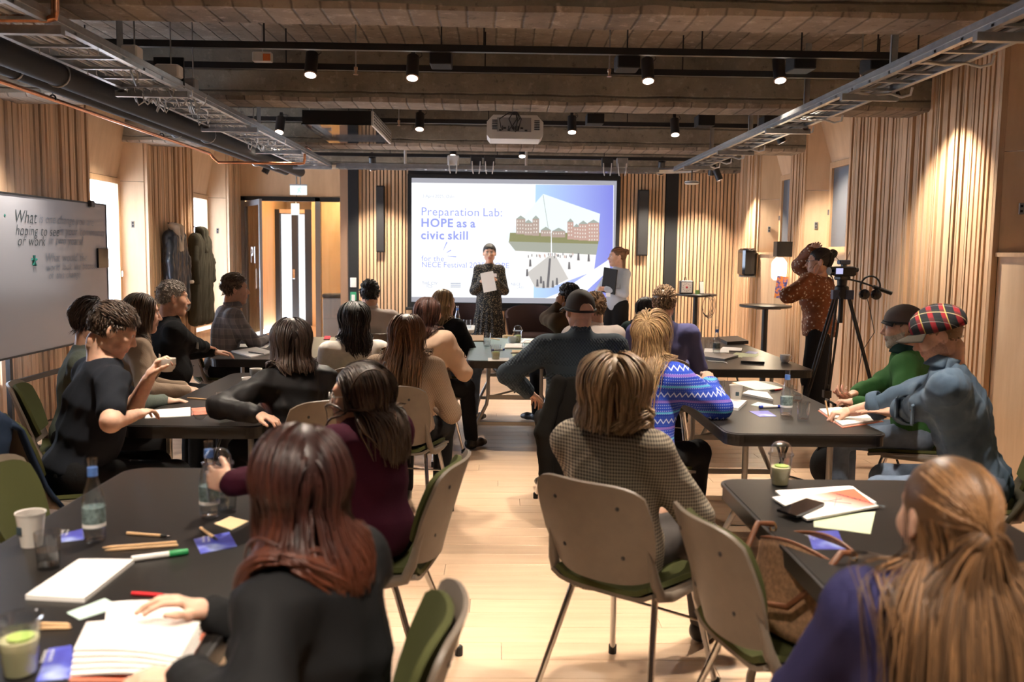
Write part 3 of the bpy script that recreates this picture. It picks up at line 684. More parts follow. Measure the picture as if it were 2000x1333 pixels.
flat('slide_white_band', [spt(1090, 573), spt(1188, 508), spt(1192, 525), spt(1130, 583), spt(1065, 583)], 3, 'slide_white')
emit('ph_sky', (.80, .90, .95), 0.88); emit('ph_build', (.55, .42, .36), 0.70); emit('ph_build2', (.62, .40, .34), 0.75); emit('ph_roof', (.50, .56, .50), 0.62); emit('ph_trees', (.42, .42, .20), 0.53); emit('ph_water', (.45, .47, .40), 0.70); emit('ph_ground', (.90, .88, .86), 0.88); emit('ph_deck', (.66, .63, .60), 0.75); emit('ph_dark', (.25, .24, .26), 0.48); emit('ph_win', (.85, .80, .74), 0.79)
pts = [(1061, 379), (1172, 418), (1160, 530), (1073, 563), (1045, 562), (988, 463)]
flat('photo_sky', [spt(*p) for p in pts], 4, 'ph_sky')
def clipx(x, y):  return spt(x, y)
flat('photo_trees', [spt(996, 455), spt(1171, 455), spt(1168, 478), spt(994, 474)], 5, 'ph_trees')
flat('photo_water', [spt(992, 472), spt(1168, 477), spt(1164, 500), spt(1008, 492)], 6, 'ph_water')
flat('photo_plaza', [spt(1004, 490), spt(1164, 498), spt(1160, 530), spt(1073, 563), spt(1045, 562)], 7, 'ph_ground')
flat('photo_deck', [spt(1072, 500), spt(1085, 500), spt(1110, 545), spt(1073, 563), spt(1045, 562), spt(1030, 533)], 8, 'ph_deck')
for (x0, x1, y0, y1, m) in ((1008, 1026, 428, 458, 'ph_build'), (1024, 1040, 436, 460, 'ph_build'), (1040, 1053, 428, 461, 'ph_build'), (1056, 1076, 450, 462, 'ph_build'), (1078, 1104, 452, 464, 'ph_build'), (1108, 1120, 434, 468, 'ph_build2'), (1120, 1132, 444, 469, 'ph_build2'), (1130, 1148, 438, 470, 'ph_build2'), (1148, 1170, 436, 471, 'ph_build2')):
    flat('photo_building', [spt(x0, y0), spt(x1, y0), spt(x1, y1), spt(x0, y1)], 9, m)
    flat('photo_roof', [spt(x0-.5, y0), spt((x0+x1)/2, y0-7), spt(x1+.5, y0)], 9, 'ph_roof')
    for i in range(int((x1-x0)//5)):
        for j in range(int((y1-y0)//7)): flat('photo_window', [spt(x0+2+5*i, y0+3+7*j), spt(x0+4+5*i, y0+3+7*j), spt(x0+4+5*i, y0+6+7*j), spt(x0+2+5*i, y0+6+7*j)], 10, 'ph_win')
flat('photo_mast', [spt(1076, 452), spt(1077, 452), spt(1078, 500), spt(1076, 500)], 11, 'slide_white')
flat('photo_seam', [spt(1060, 381), spt(1061, 381), spt(1072, 452), spt(1071, 452)], 11, 'ph_water')
flat('photo_rail', [spt(1072, 505), spt(1076, 505), spt(1072, 562), spt(1067, 562)], 11, 'ph_dark')
rng = random.Random(6)
for i in range(26):
    x = rng.uniform(1030, 1120); y = 494+rng.uniform(0, 6); flat('photo_figure', [spt(x, y), spt(x+1.6, y), spt(x+1.6, y+5), spt(x, y+5)], 12, rng.choice(('ph_dark', 'ph_build2', 'ph_dark')))
for (x, y) in ((1048, 546), (1055, 540), (1060, 549), (1078, 548), (1086, 543), (1034, 507), (1128, 495), (1110, 512), (1148, 497), (1028, 526)): flat('photo_figure', [spt(x, y), spt(x+3, y), spt(x+4, y+14), spt(x-1, y+14)], 12, 'ph_dark')
def stext(name, s, px, py, hpx, m, bold=0, space=1.0):
    p = at(px, py, Y=SY); size = hpx/CAM_F*SY*1.38
    text_words(name, s, size, m, scr, Matrix.Translation((p[0], SY-.012, p[2])) @ Matrix.Rotation(pi/2, 4, 'X'), bold=bold*size, space=space)
stext('slide_lettering', 'Preparation Lab:', 822, 421, 16.5, 'slide_text', .0, 1.05)
stext('slide_lettering', 'HOPE as a', 822, 443, 16.5, 'slide_text', .028, 1.12)
stext('slide_lettering', 'civic skill', 822, 467, 16.5, 'slide_text', .028, 1.12)
stext('slide_lettering', 'for the', 823, 510, 11, 'slide_text', 0, 1.05)
stext('slide_lettering', 'NECE Festival 2025: HOPE', 823, 522, 11, 'slide_text', 0, 1.03)
stext('slide_lettering', '3 April 2025, Oslo', 825, 386, 6, 'slide_text_grey', 0)
stext('slide_lettering', 'THE CIV', 824, 556, 6, 'slide_text_grey', .01); stext('slide_lettering', 'ICS', 833, 562, 6, 'slide_text_grey', .01)
stext('slide_lettering', 'NECE', 998, 558, 5.5, 'slide_text_grey', .01); stext('slide_lettering', 'LABS', 1009, 564, 5, 'slide_text_grey', 0)
for k in range(3): flat('slide_logo_bar', [spt(880, 553+3.4*k), spt(900, 553+3.4*k), spt(900, 555+3.4*k), spt(880, 555+3.4*k)], 3, 'slide_text_grey')
for (a, b) in (((866, 489), (873, 473)), ((872, 494), (881, 489)), ((874, 500), (891, 502))):
    A, B = spt(*a), spt(*b); MB().tube([(A[0], SY-.012, A[1]), (B[0], SY-.012, B[1])], [.004, .010], 6).build('slide_spark', 'slide_text', scr)
# ---------------------------------------------------------------- implicit surfaces for bodies, clothes and soft things
A = lambda *v: np.array(v, float)
def nrm(v): v = np.asarray(v, float); return v/(np.linalg.norm(v)+1e-12)
def rotm(axis, a):
    x, y, z = nrm(axis); c, s = cos(a), sin(a); C = 1-c
    return np.array([[c+x*x*C, x*y*C-z*s, x*z*C+y*s], [y*x*C+z*s, c+y*y*C, y*z*C-x*s], [z*x*C-y*s, z*y*C+x*s, c+z*z*C]])
class SDF:
    def __init__(s): s.p = []
    def cap(s, a, b, ra, rb=None, k=.02, sub=False): s.p.append(('c', A(*a), A(*b), ra, ra if rb is None else rb, k, sub)); return s
    def ell(s, c, r, R=None, k=.02, sub=False): s.p.append(('e', A(*c), A(*r), np.eye(3) if R is None else R, 0, k, sub)); return s
    def grown(s, g, pick=None):
        o = SDF()
        for i, q in enumerate(s.p):
            if pick is not None and not pick(i, q): continue
            if q[0] == 'c': o.p.append(('c', q[1], q[2], q[3]+g, q[4]+g, q[5], q[6]))
            else: o.p.append(('e', q[1], q[2]+g, q[3], 0, q[5], q[6]))
        return o
    @staticmethod
    def d(q, P):
        if q[0] == 'c':
            a, b, ra, rb = q[1:5]; ab = b-a; L = ab@ab+1e-12
            t = np.clip(((P-a)@ab)/L, 0, 1)
            return np.sqrt((((P-a)-t[..., None]*ab)**2).sum(-1))-(ra+t*(rb-ra))
        c, r, R = q[1:4]; l = (P-c)@R
        k0 = np.sqrt(((l/r)**2).sum(-1)); k1 = np.sqrt(((l/(r*r))**2).sum(-1))+1e-9
        return k0*(k0-1)/k1
    @staticmethod
    def comb(F, d, k, sub):
        if sub: d = -d; h = np.clip(k-np.abs(F-d), 0, None)/k; return np.maximum(F, d)+h*h*k*.25
        h = np.clip(k-np.abs(F-d), 0, None)/k; return np.minimum(F, d)-h*h*k*.25
    def ev(s, P):
        F = np.full(P.shape[:-1], .5)
        for q in s.p: F = s.comb(F, s.d(q, P), q[5], q[6])
        return F
    def grad(s, P, e=.004):
        g = np.stack([s.ev(P+e*A(*v))-s.ev(P-e*A(*v)) for v in ((1, 0, 0), (0, 1, 0), (0, 0, 1))], -1)
        return g/(np.linalg.norm(g, axis=-1, keepdims=True)+1e-9)
    def bounds(s):
        lo, hi = [], []
        for q in s.p:
            if q[6]: continue
            if q[0] == 'c': r = max(q[3], q[4]); lo.append(np.minimum(q[1], q[2])-r); hi.append(np.maximum(q[1], q[2])+r)
            else:
                e = np.sqrt(((q[3]*q[2])**2).sum(1)); lo.append(q[1]-e); hi.append(q[1]+e)
        return np.min(lo, 0), np.max(hi, 0)
    def mesh(s, vox, clip=None, disp=None):
        lo, hi = s.bounds(); lo = lo-3*vox; hi = hi+3*vox
        n = np.ceil((hi-lo)/vox).astype(int)+1
        ax = [lo[i]+vox*np.arange(n[i]) for i in range(3)]
        F = np.full(n, .3, np.float64)
        for q in s.p:
            if q[0] == 'c': r = max(q[3], q[4]); a, b = np.minimum(q[1], q[2])-r, np.maximum(q[1], q[2])+r
            else:
                e = np.sqrt(((q[3]*q[2])**2).sum(1)); a, b = q[1]-e, q[1]+e
            pad = q[5]+2.5*vox
            i0 = np.clip(np.floor((a-pad-lo)/vox).astype(int), 0, n); i1 = np.clip(np.ceil((b+pad-lo)/vox).astype(int)+1, 0, n)
            if (i1 <= i0).any(): continue
            sl = tuple(slice(i0[j], i1[j]) for j in range(3))
            g = np.stack(np.meshgrid(*[ax[j][sl[j]] for j in range(3)], indexing='ij'), -1)
            F[sl] = s.comb(F[sl], s.d(q, g), q[5], q[6])
        if clip is not None:
            g = np.stack(np.meshgrid(*ax, indexing='ij'), -1); F = np.maximum(F, clip(g))
        v, f = nets(F); v = lo+v*vox
        return v, f
def nets(F):
    S = F < 0; n = np.array(F.shape)-1
    c = np.zeros(n, int)
    for i in (0, 1):
        for j in (0, 1):
            for k in (0, 1): c += S[i:n[0]+i, j:n[1]+j, k:n[2]+k]
    act = np.argwhere((c > 0) & (c < 8)); ids = np.full(n, -1); ids[tuple(act.T)] = np.arange(len(act))
    pos = np.zeros((len(act), 3)); cnt = np.zeros(len(act))
    for a in range(3):
        o1, o2 = [x for x in range(3) if x != a]
        for u in (0, 1):
            for w_ in (0, 1):
                d0 = np.zeros(3, int); d0[o1] = u; d0[o2] = w_; d1_ = d0.copy(); d1_[a] = 1
                f0 = F[tuple((act+d0).T)]; f1 = F[tuple((act+d1_).T)]; m = (f0 < 0) != (f1 < 0)
                t = np.where(m, f0/np.where(m, f0-f1, 1), 0)
                pos += np.where(m[:, None], d0+t[:, None]*(d1_-d0), 0); cnt += m
    v = act+pos/np.maximum(cnt, 1)[:, None]
    fs = []
    for a in range(3):
        o1, o2 = (a+1) % 3, (a+2) % 3
        s0 = [slice(None)]*3; s1 = [slice(None)]*3; s0[a] = slice(0, -1); s1[a] = slice(1, None)
        A0, A1 = S[tuple(s0)], S[tuple(s1)]; e = np.argwhere(A0 != A1)
        e = e[(e[:, o1] > 0) & (e[:, o2] > 0) & (e[:, o1] < n[o1]) & (e[:, o2] < n[o2])]
        if not len(e): continue
        fl = A0[tuple(e.T)]; q = []
        for (u, w_) in ((-1, -1), (0, -1), (0, 0), (-1, 0)):
            d = e.copy(); d[:, o1] += u; d[:, o2] += w_; q.append(ids[tuple(d.T)])
        q = np.stack(q, 1); q[~fl] = q[~fl][:, ::-1]; fs.append(q)
    return v, np.concatenate(fs)
def np_mesh(name, v, f, mats, mi=None, smooth=True):
    me = bpy.data.meshes.new(name); f = np.asarray(f); k = f.shape[1]
    me.vertices.add(len(v)); me.vertices.foreach_set('co', np.ascontiguousarray(v, np.float32).ravel())
    me.loops.add(f.size); me.loops.foreach_set('vertex_index', f.astype(np.int32).ravel())
    me.polygons.add(len(f)); me.polygons.foreach_set('loop_start', np.arange(0, f.size, k, dtype=np.int32))
    for m in (mats if isinstance(mats, (list, tuple)) else [mats]): me.materials.append(MATS[m] if isinstance(m, str) else m)
    if mi is not None: me.polygons.foreach_set('material_index', np.asarray(mi, np.int32))
    me.polygons.foreach_set('use_smooth', np.full(len(f), smooth)); me.update(calc_edges=True); me.validate(); return me
def wob(P, s, seed):
    r = np.random.RandomState(seed); o = 0
    for i in range(5):
        d = r.normal(size=3); d /= np.linalg.norm(d); q = np.sin(P@d*s*(1+.6*i)+r.rand()*9); o = o+(q if i % 2 else 1-2.2*np.abs(q))/(1+.7*i)
    return o/2.6
def vnormals(v, f):
    fn = np.cross(v[f[:, 2]]-v[f[:, 0]], v[f[:, 3]]-v[f[:, 1]]); n = np.zeros_like(v)
    for k in range(4): np.add.at(n, f[:, k], fn)
    return n/(np.linalg.norm(n, axis=1, keepdims=True)+1e-12)

# ---------------------------------------------------------------- heads and hands
HEADC = {}
def head_mesh(sex, vox):
    key = (sex, round(vox, 4))
    if key in HEADC: return HEADC[key]
    m = 1.0 if sex == 'm' else 0.0
    s = SDF()
    s.ell((0, -.014, .030), (.077, .099, .092))
    s.ell((0, .030, -.032), (.060+.004*m, .062, .084), k=.03)
    s.cap((-.046, -.006, -.058-.006*m), (0, .060, -.098), .022+.003*m, .021, k=.03); s.cap((.046, -.006, -.058-.006*m), (0, .060, -.098), .022+.003*m, .021, k=.03)
    s.ell((0, .072, -.100), (.020+.004*m, .016, .016), k=.02)
    s.cap((-.036, .076, .030), (.036, .076, .030), .011+.003*m, k=.022)
    for x in (-1, 1):
        s.ell((x*.043, .058, -.022), (.024, .024, .024), k=.03)
        s.ell((x*.031, .100, .008), (.017, .016, .0115), k=.012, sub=True)
    s.cap((0, .086, .016), (0, .110, -.026), .0075, .0115, k=.014)
    s.ell((0, .112, -.030), (.0105+.001*m, .010, .009), k=.008)
    for x in (-1, 1): s.ell((x*.0125, .100, -.034), (.0075, .010, .0075), k=.007)
    s.ell((0, .088, -.058), (.025, .012, .018), k=.016)
    s.cap((-.017, .093, -.0565), (.017, .093, -.0565), .0048, k=.005); s.cap((-.015, .0935, -.067), (.015, .0935, -.067), .0058, k=.005)
    s.cap((-.024, .103, -.0618), (.024, .103, -.0618), .0035, k=.004, sub=True)
    for x in (-1, 1):
        s.ell((x*.080, -.012, -.004), (.009, .021, .033), rotm((0, 0, 1), x*.35), k=.008)
        s.ell((x*.089, -.006, .000), (.006, .011, .018), rotm((0, 0, 1), x*.35), k=.006, sub=True)
    s.cap((0, -.018, -.05), (0, -.030, -.095), .048+.008*m, .047+.008*m, k=.03)
    v, f = s.mesh(vox); c = v[f].mean(1); mi = np.zeros(len(f), int)
    mi[(np.abs(c[:, 0]) < .022) & (c[:, 1] > .088) & (c[:, 2] < -.051) & (c[:, 2] > -.074)] = 1
    # eyeballs, irises, lids
    eb = MB()
    for x in (-1, 1):
        eb.m = 2; eb.ball((x*.031, .0775, .008), .0125, 12, 8); eb.m = 3; eb.ball((x*.031, .0865, .008), (.006, .0042, .006), 10, 6)
        eb.m = 4; eb.tube([(x*.031+a*.0135, .0895-.30*a*a*.05-abs(a)*.004, .0165-.004*a*a) for a in np.linspace(-1, 1, 7)], .0017, 4, False)
        eb.m = 4; eb.tube([(x*(.031+a*.017), .0915-.006*a-.004*a*a, .0315-.005*a*a+.002*a) for a in np.linspace(-1, 1, 6)], [.0018, .003, .0034, .0034, .0028, .001], 5, False)
    HEADC[key] = (v, f, mi, np.array(eb.v), eb.f, np.array(eb.mi), s); return HEADC[key]
HANDC = {}
def hand_mesh(pose, side, vox):
    key = (pose, side, round(vox, 4))
    if key in HANDC: return HANDC[key]
    # local frame: wrist at origin, fingers along +y, palm faces -z, thumb on +x for a left hand
    s = SDF(); s.ell((0, .048, 0), (.037, .052, .0135), k=.012); s.cap((0, -.006, 0), (0, .02, 0), .0225, .025, k=.02)
    cu_ = {'relaxed': (.35, .45, .3), 'flat': (.06, .10, .08), 'grip': (.75, .85, .5), 'pinch': (.9, 1.0, .6), 'fist': (1.3, 1.5, 1.0), 'spread': (.1, .2, .1)}[pose]
    L = ((.040, .026, .020), (.045, .030, .022), (.042, .027, .021), (.032, .021, .018)); X = (.027, .009, -.009, -.026)
    for i in range(4):
        p = A(X[i], .088-.006*abs(i-1), .002); an = 0.0; sp = (1.5-i)*(.06 if pose != 'spread' else .14)
        for j in range(3):
            an += cu_[j]*(1+.06*i); d = A(sin(sp)*cos(an), cos(sp)*cos(an), -sin(an)); q = p+d*L[i][j]
            s.cap(p, q, .0086-.0008*j-.0008*(i == 3), .0080-.0009*j-.0008*(i == 3), k=.004); p = q
    tc = {'flat': (.5, .0), 'spread': (.9, .0), 'relaxed': (.6, .35), 'grip': (.75, .9), 'pinch': (.55, .85), 'fist': (.35, 1.1)}[pose]
    p = A(.022, .022, -.004)
    for j, l in enumerate((.042, .032, .026)):
        a = tc[0]*(1-.38*j); d = nrm(A(sin(a), cos(a), -tc[1]*(.45+.2*j))); q = p+d*l
        s.cap(p, q, (.014, .0105, .0092)[j], (.0108, .0095, .0075)[j], k=.008); p = q
    v, f = s.mesh(vox)
    if side == 'R': v = v*A(-1, 1, 1); f = f[:, ::-1]
    HANDC[key] = (v, f); return HANDC[key]
def tf(v, R, t): return v@np.asarray(R).T+t
def ik(S, T, l1, l2, pole):
    d = T-S; L = np.linalg.norm(d); L2 = min(L, (l1+l2)*.995); d = d/(L+1e-9); T = S+d*L2
    a = (l1*l1-l2*l2+L2*L2)/(2*L2); h = sqrt(max(l1*l1-a*a, 1e-6))
    p = A(*pole); p = p-d*(p@d); return S+d*a+nrm(p)*h, T
# ---------------------------------------------------------------- hair
def hair_mat(name, dark, light, tip=None, rough=.42):
    t = NT(name); at1 = t.n('ShaderNodeAttribute', attribute_name='rnd'); at2 = t.n('ShaderNodeAttribute', attribute_name='along')
    c = t.ramp(at1.outputs['Fac'], [(.0, dark), (.55, [(a+b)/2 for a, b in zip(dark, light)]), (1, light)])
    if tip: c = t.mix(t.ramp(at2.outputs['Fac'], [(.35, (0, 0, 0)), (1, (1, 1, 1))]), c, tip)
    t.col(c); t.set(rough=rough, spec=.45); MATS[name] = t.m
def strand_mesh(name, P, r, rnd, material, flat=.45, ref=None):
    # P: strands x points x 3; r: strands x points
    N, n, _ = P.shape; T = np.gradient(P, axis=1); T /= np.linalg.norm(T, axis=2, keepdims=True)+1e-9
    rf = P-(ref if ref is not None else P[:, :1].mean((0, 1))); rf[..., 2] *= .3
    X = np.cross(T, rf); X /= np.linalg.norm(X, axis=2, keepdims=True)+1e-9; Y = np.cross(T, X)
    V = np.stack([P+X*r[..., None], P-Y*r[..., None]*flat*1.2, P-X*r[..., None]], 2)
    idx = np.arange(N*n*3).reshape(N, n, 3); f = []
    for k in range(3): f.append(np.stack([idx[:, :-1, k], idx[:, :-1, (k+1) % 3], idx[:, 1:, (k+1) % 3], idx[:, 1:, k]], -1).reshape(-1, 4))
    me = np_mesh(name, V.reshape(-1, 3), np.concatenate(f), material)
    a = me.attributes.new('rnd', 'FLOAT', 'POINT'); a.data.foreach_set('value', np.repeat(rnd, n*3).astype(np.float32))
    a = me.attributes.new('along', 'FLOAT', 'POINT'); a.data.foreach_set('value', np.tile(np.repeat(np.linspace(0, 1, n), 3), N).astype(np.float32))
    return me
CR_C, CR_R = A(0, -.014, .030), A(.077, .099, .092)
def scalp_ok(p, recede=0.0):
    zm = np.interp(p[:, 1], [-.12, -.06, -.03, .0, .03, .06, .10], [-.05, -.045, -.02, .012, .03, .070+recede, .082+recede])
    return p[:, 2] > zm
def scalp_points(n, rs, recede=0.0):
    out = np.zeros((0, 3))
    while len(out) < n:
        d = rs.normal(size=(n*2, 3)); d /= np.linalg.norm(d, axis=1, keepdims=True); p = CR_C+d*(CR_R+.001)
        out = np.vstack([out, p[scalp_ok(p, recede)]])
    return out[:n]
def hair_cap(off, recede=0.0, vol=0.0):
    nu, nv = 44, 26; V = []; 
    for i in range(nv+1):
        th = pi*i/nv
        for j in range(nu):
            a = 2*pi*j/nu; V.append(CR_C+(CR_R+off)*A(sin(th)*cos(a), sin(th)*sin(a), cos(th)))
    V = np.array(V); ok = scalp_ok(V, recede); V[~ok] = CR_C+(V[~ok]-CR_C)*(.985-off*4)
    f = [(i*nu+j, i*nu+(j+1) % nu, (i+1)*nu+(j+1) % nu, (i+1)*nu+j) for i in range(nv) for j in range(nu)]
    f = np.array([q for q in f if ok[list(q)].sum() >= 1]); return V, f[:, ::-1]
def make_hair(sp, parent, Rh, h0, coll, seed, mname):
    st = sp['style']; rs = np.random.RandomState(seed); N = sp.get('n', 420); n = sp.get('seg', (17 if N > 900 else 13) if st != 'short' else 6)
    rec = sp.get('recede', 0.0)
    pl = scalp_points(N, rs, rec); part = sp.get('part', 0.0); rnd = rs.rand(N)
    if st != 'short':
        k_ = N//5; a_ = rs.uniform(-.75, 1.25, k_); x_ = part+rs.normal(size=k_)*.010
        pl[:k_] = np.stack([x_, CR_C[1]-(CR_R[1])*np.sin(a_)*-1*.98, CR_C[2]+CR_R[2]*np.cos(a_)*np.sqrt(np.clip(1-(x_/CR_R[0])**2, .1, 1))], 1)
        bad = ~scalp_ok(pl[:k_], rec); pl[:k_][bad] = pl[k_:2*k_][bad]
    nl = nrm_rows((pl-CR_C)/CR_R**2)
    zcut = sp.get('zcut', None); vol = sp.get('vol', .012); curl = sp.get('curl', .0); gw = sp.get('grav', .22)
    if st == 'short':
        L = sp.get('len', .05)*(.7+.5*rs.rand(N))*np.where(pl[:, 2] > .06, 1.25, .62)
        fwd = sp.get('sweep', A(.35, .8, .0)); d = nl*.30+np.tile(fwd, (N, 1))*np.where(pl[:, 2:3] > .05, 1, .35)+A(0, -.1, -.55)*np.where(pl[:, 2:3] > .05, .2, 1)
    else:
        L = sp.get('len', .4)*(.86+.22*rs.rand(N))
        sg = np.sign(pl[:, :1]-part+1e-5); d = sg*A(.55, 0, 0)+A(0, -.85, .0)+nl*.04
        d = np.where(pl[:, 2:3] < .05, d*.4+A(0, -.3, -1), d)
    d = d-nl*np.clip((d*nl).sum(1, keepdims=True), None, 0); d = nrm_rows(d)
    tie = sp.get('tie', None)
    if tie is not None:
        up = (pl[:, 2] > sp.get('tie_z', .0)); ti = A(*tie)
    P = [tf(pl, Rh, h0)]; dw = d@Rh.T; p = P[0].copy(); off = .003+vol*rs.rand(N)**.7; fr = np.zeros(N, bool); done = np.zeros(N, bool)
    stop = np.full(N, n-1); ph = rs.rand(N)*6.28; side = nrm_rows(rs.normal(size=(N, 3)))
    tiew = None if tie is None else tf(ti[None], Rh, h0)[0]
    G = np.tile(A(*sp.get('gdir', (0, 0, -1))), (N, 1)); reached = np.zeros(N, bool)
    hc = h0+Rh@CR_C; hd_ = SDF(); hd_.p = coll.p[:2]; ax0 = hc[:2]+nrm_rows((Rh@A(0, -1, 0))[None, :2])[0]*sp.get('fallback', .01); rmax = sp.get('rmax', .135)*(.72+.3*rs.rand(N))
    for i in range(1, n):
        stp = L/(n-1)
        if tie is not None:
            to = tiew-p; dist = np.linalg.norm(to, axis=1); reached |= dist < .022
            goal = np.where((up & ~reached)[:, None], nrm_rows(to), G)
            w_ = np.where(up & ~reached, .75, gw)[:, None]
            stp = np.where(up & ~reached, np.minimum(np.maximum(L/(n-1), .02), np.maximum(dist, .008)), L/(n-1))
            ow = np.where(up & ~reached, .004, 1.0)
            oo = np.where(up & ~reached, .004+.004*rnd, off)
        else: goal, w_, oo = G, (gw if st != 'short' else .03), off
        oo = np.asarray(oo)*min(1.0, .18+i/(n*.42)) if st != 'short' else oo
        dw = nrm_rows(dw*(1-w_)+goal*w_)
        if curl: dw = nrm_rows(dw+curl*np.stack([np.sin(ph+i*1.5), np.cos(ph+i*1.5), 0*ph], 1))
        q = p+dw*np.asarray(stp)[..., None]
        sd = coll.ev(q); m = sd < oo
        if m.any():
            g = coll.grad(q[m]); q[m] += g*(np.asarray(oo)[m]-sd[m])[:, None]
        sdh = hd_.ev(q); mm = (sdh > oo) & (sdh < .09) & (q[:, 2] > h0[2]-.045)
        if mm.any():
            g = hd_.grad(q[mm]); q[mm] -= g*((sdh-oo)[mm]*(.75 if st != 'short' else .5))[:, None]
        if st != 'short':
            rv = q[:, :2]-ax0; rl = np.linalg.norm(rv, axis=1); lim = np.where(q[:, 2] < h0[2]-.05, rmax, 9.); ov = rl > lim; q[ov, :2] = ax0+rv[ov]*(lim/rl)[ov, None]
        dw = nrm_rows(q-p+1e-9)
        if zcut is not None:
            newly = (q[:, 2] < zcut+.022*side[:, 0]) & ~done; stop[newly] = i; done |= newly
        p = q; P.append(p.copy())
    P = np.stack(P, 1)
    if zcut is not None:  # resample strands that were cut
        for a in np.where(stop < n-1)[0]:
            x = np.linspace(0, stop[a]-.3*rnd[a], n); i0 = np.floor(x).astype(int); fx = (x-i0)[:, None]; i1 = np.minimum(i0+1, n-1); P[a] = P[a][i0]*(1-fx)+P[a][i1]*fx
    w0 = sp.get('w', .0052); tt = np.linspace(0, 1, n); r = w0*(.75+.5*rs.rand(N))[:, None]*np.clip(np.minimum(.45+tt*4, 1.0)*np.clip((1.06-tt)*(1.6 if zcut is None else 5), 0, 1), .05, 1)[None]
    me = strand_mesh('hair', P, r, rnd, mname, .5, hc); h = obj('hair', me, parent)
    V, f = hair_cap(sp.get('cap', .006), rec); me2 = np_mesh('hair_base', tf(V, Rh, h0), f, mname)
    a = me2.attributes.new('rnd', 'FLOAT', 'POINT'); a.data.foreach_set('value', np.full(len(V), .25, np.float32))
    obj('hair_base', me2, h)
    if sp.get('bun') is not None:
        bc, br = sp['bun']; b = MB(); Pn = []
        M_ = 90
        for i in range(M_):
            ax = nrm(rs.normal(size=3)+A(0, 1.2, .5)); e1 = nrm(np.cross(ax, A(.3, .2, 1))); e2 = np.cross(ax, e1); a0 = rs.rand()*6.28; of = ax*rs.uniform(-.6, .6)*br; rr = sqrt(max(br*br-of@of, 1e-6))*rs.uniform(.85, 1.08)
            Pn.append([A(*bc)+of+rr*(cos(a0+q)*e1+sin(a0+q)*e2) for q in np.linspace(0, 3.4, n)])
        Pn = tf(np.array(Pn).reshape(-1, 3), Rh, h0).reshape(M_, n, 3)
        obj('hair_bun', strand_mesh('hair_bun', Pn, np.tile(.006*np.sin(np.linspace(.25, 2.9, n)), (M_, 1)), rs.rand(M_), mname, .6, tf(A(*bc)[None], Rh, h0)[0]), h)
    return h
def nrm_rows(v): return v/(np.linalg.norm(v, axis=-1, keepdims=True)+1e-9)

# ---------------------------------------------------------------- people
def skin_mat(name, c):
    t = NT(name); co = t.coord(); nz = t.noise(co, 25, 4)
    t.col(t.ramp(nz, [(.3, [q*.88 for q in c]), (.7, [min(1, q*1.08) for q in c])])); t.set(rough=.5, spec=.35)
    t.b.inputs['Subsurface Weight'].default_value = .12; t.b.inputs['Subsurface Radius'].default_value = (.012, .005, .003); t.b.inputs['Subsurface Scale'].default_value = 1.0
    MATS[name] = t.m
skin_mat('skin_fair', (.66, .40, .29)); skin_mat('skin_light', (.60, .34, .24)); skin_mat('skin_tan', (.40, .20, .12))
mat('lips', (.52, .19, .16), .4); mat('eye_white', (.72, .70, .66), .2); mat('iris', (.06, .04, .03), .15)
mat('brow_dark', (.035, .022, .016), .6); mat('brow_brown', (.14, .08, .045), .6); mat('brow_grey', (.35, .32, .29), .7)
mat('beard_brown', (.20, .11, .065), .8, var=.3, vscale=120); mat('beard_grey', (.42, .36, .31), .8, var=.3, vscale=120); mat('stubble', (.42, .245, .175), .7, var=.2, vscale=150)
PEOPLE = {}
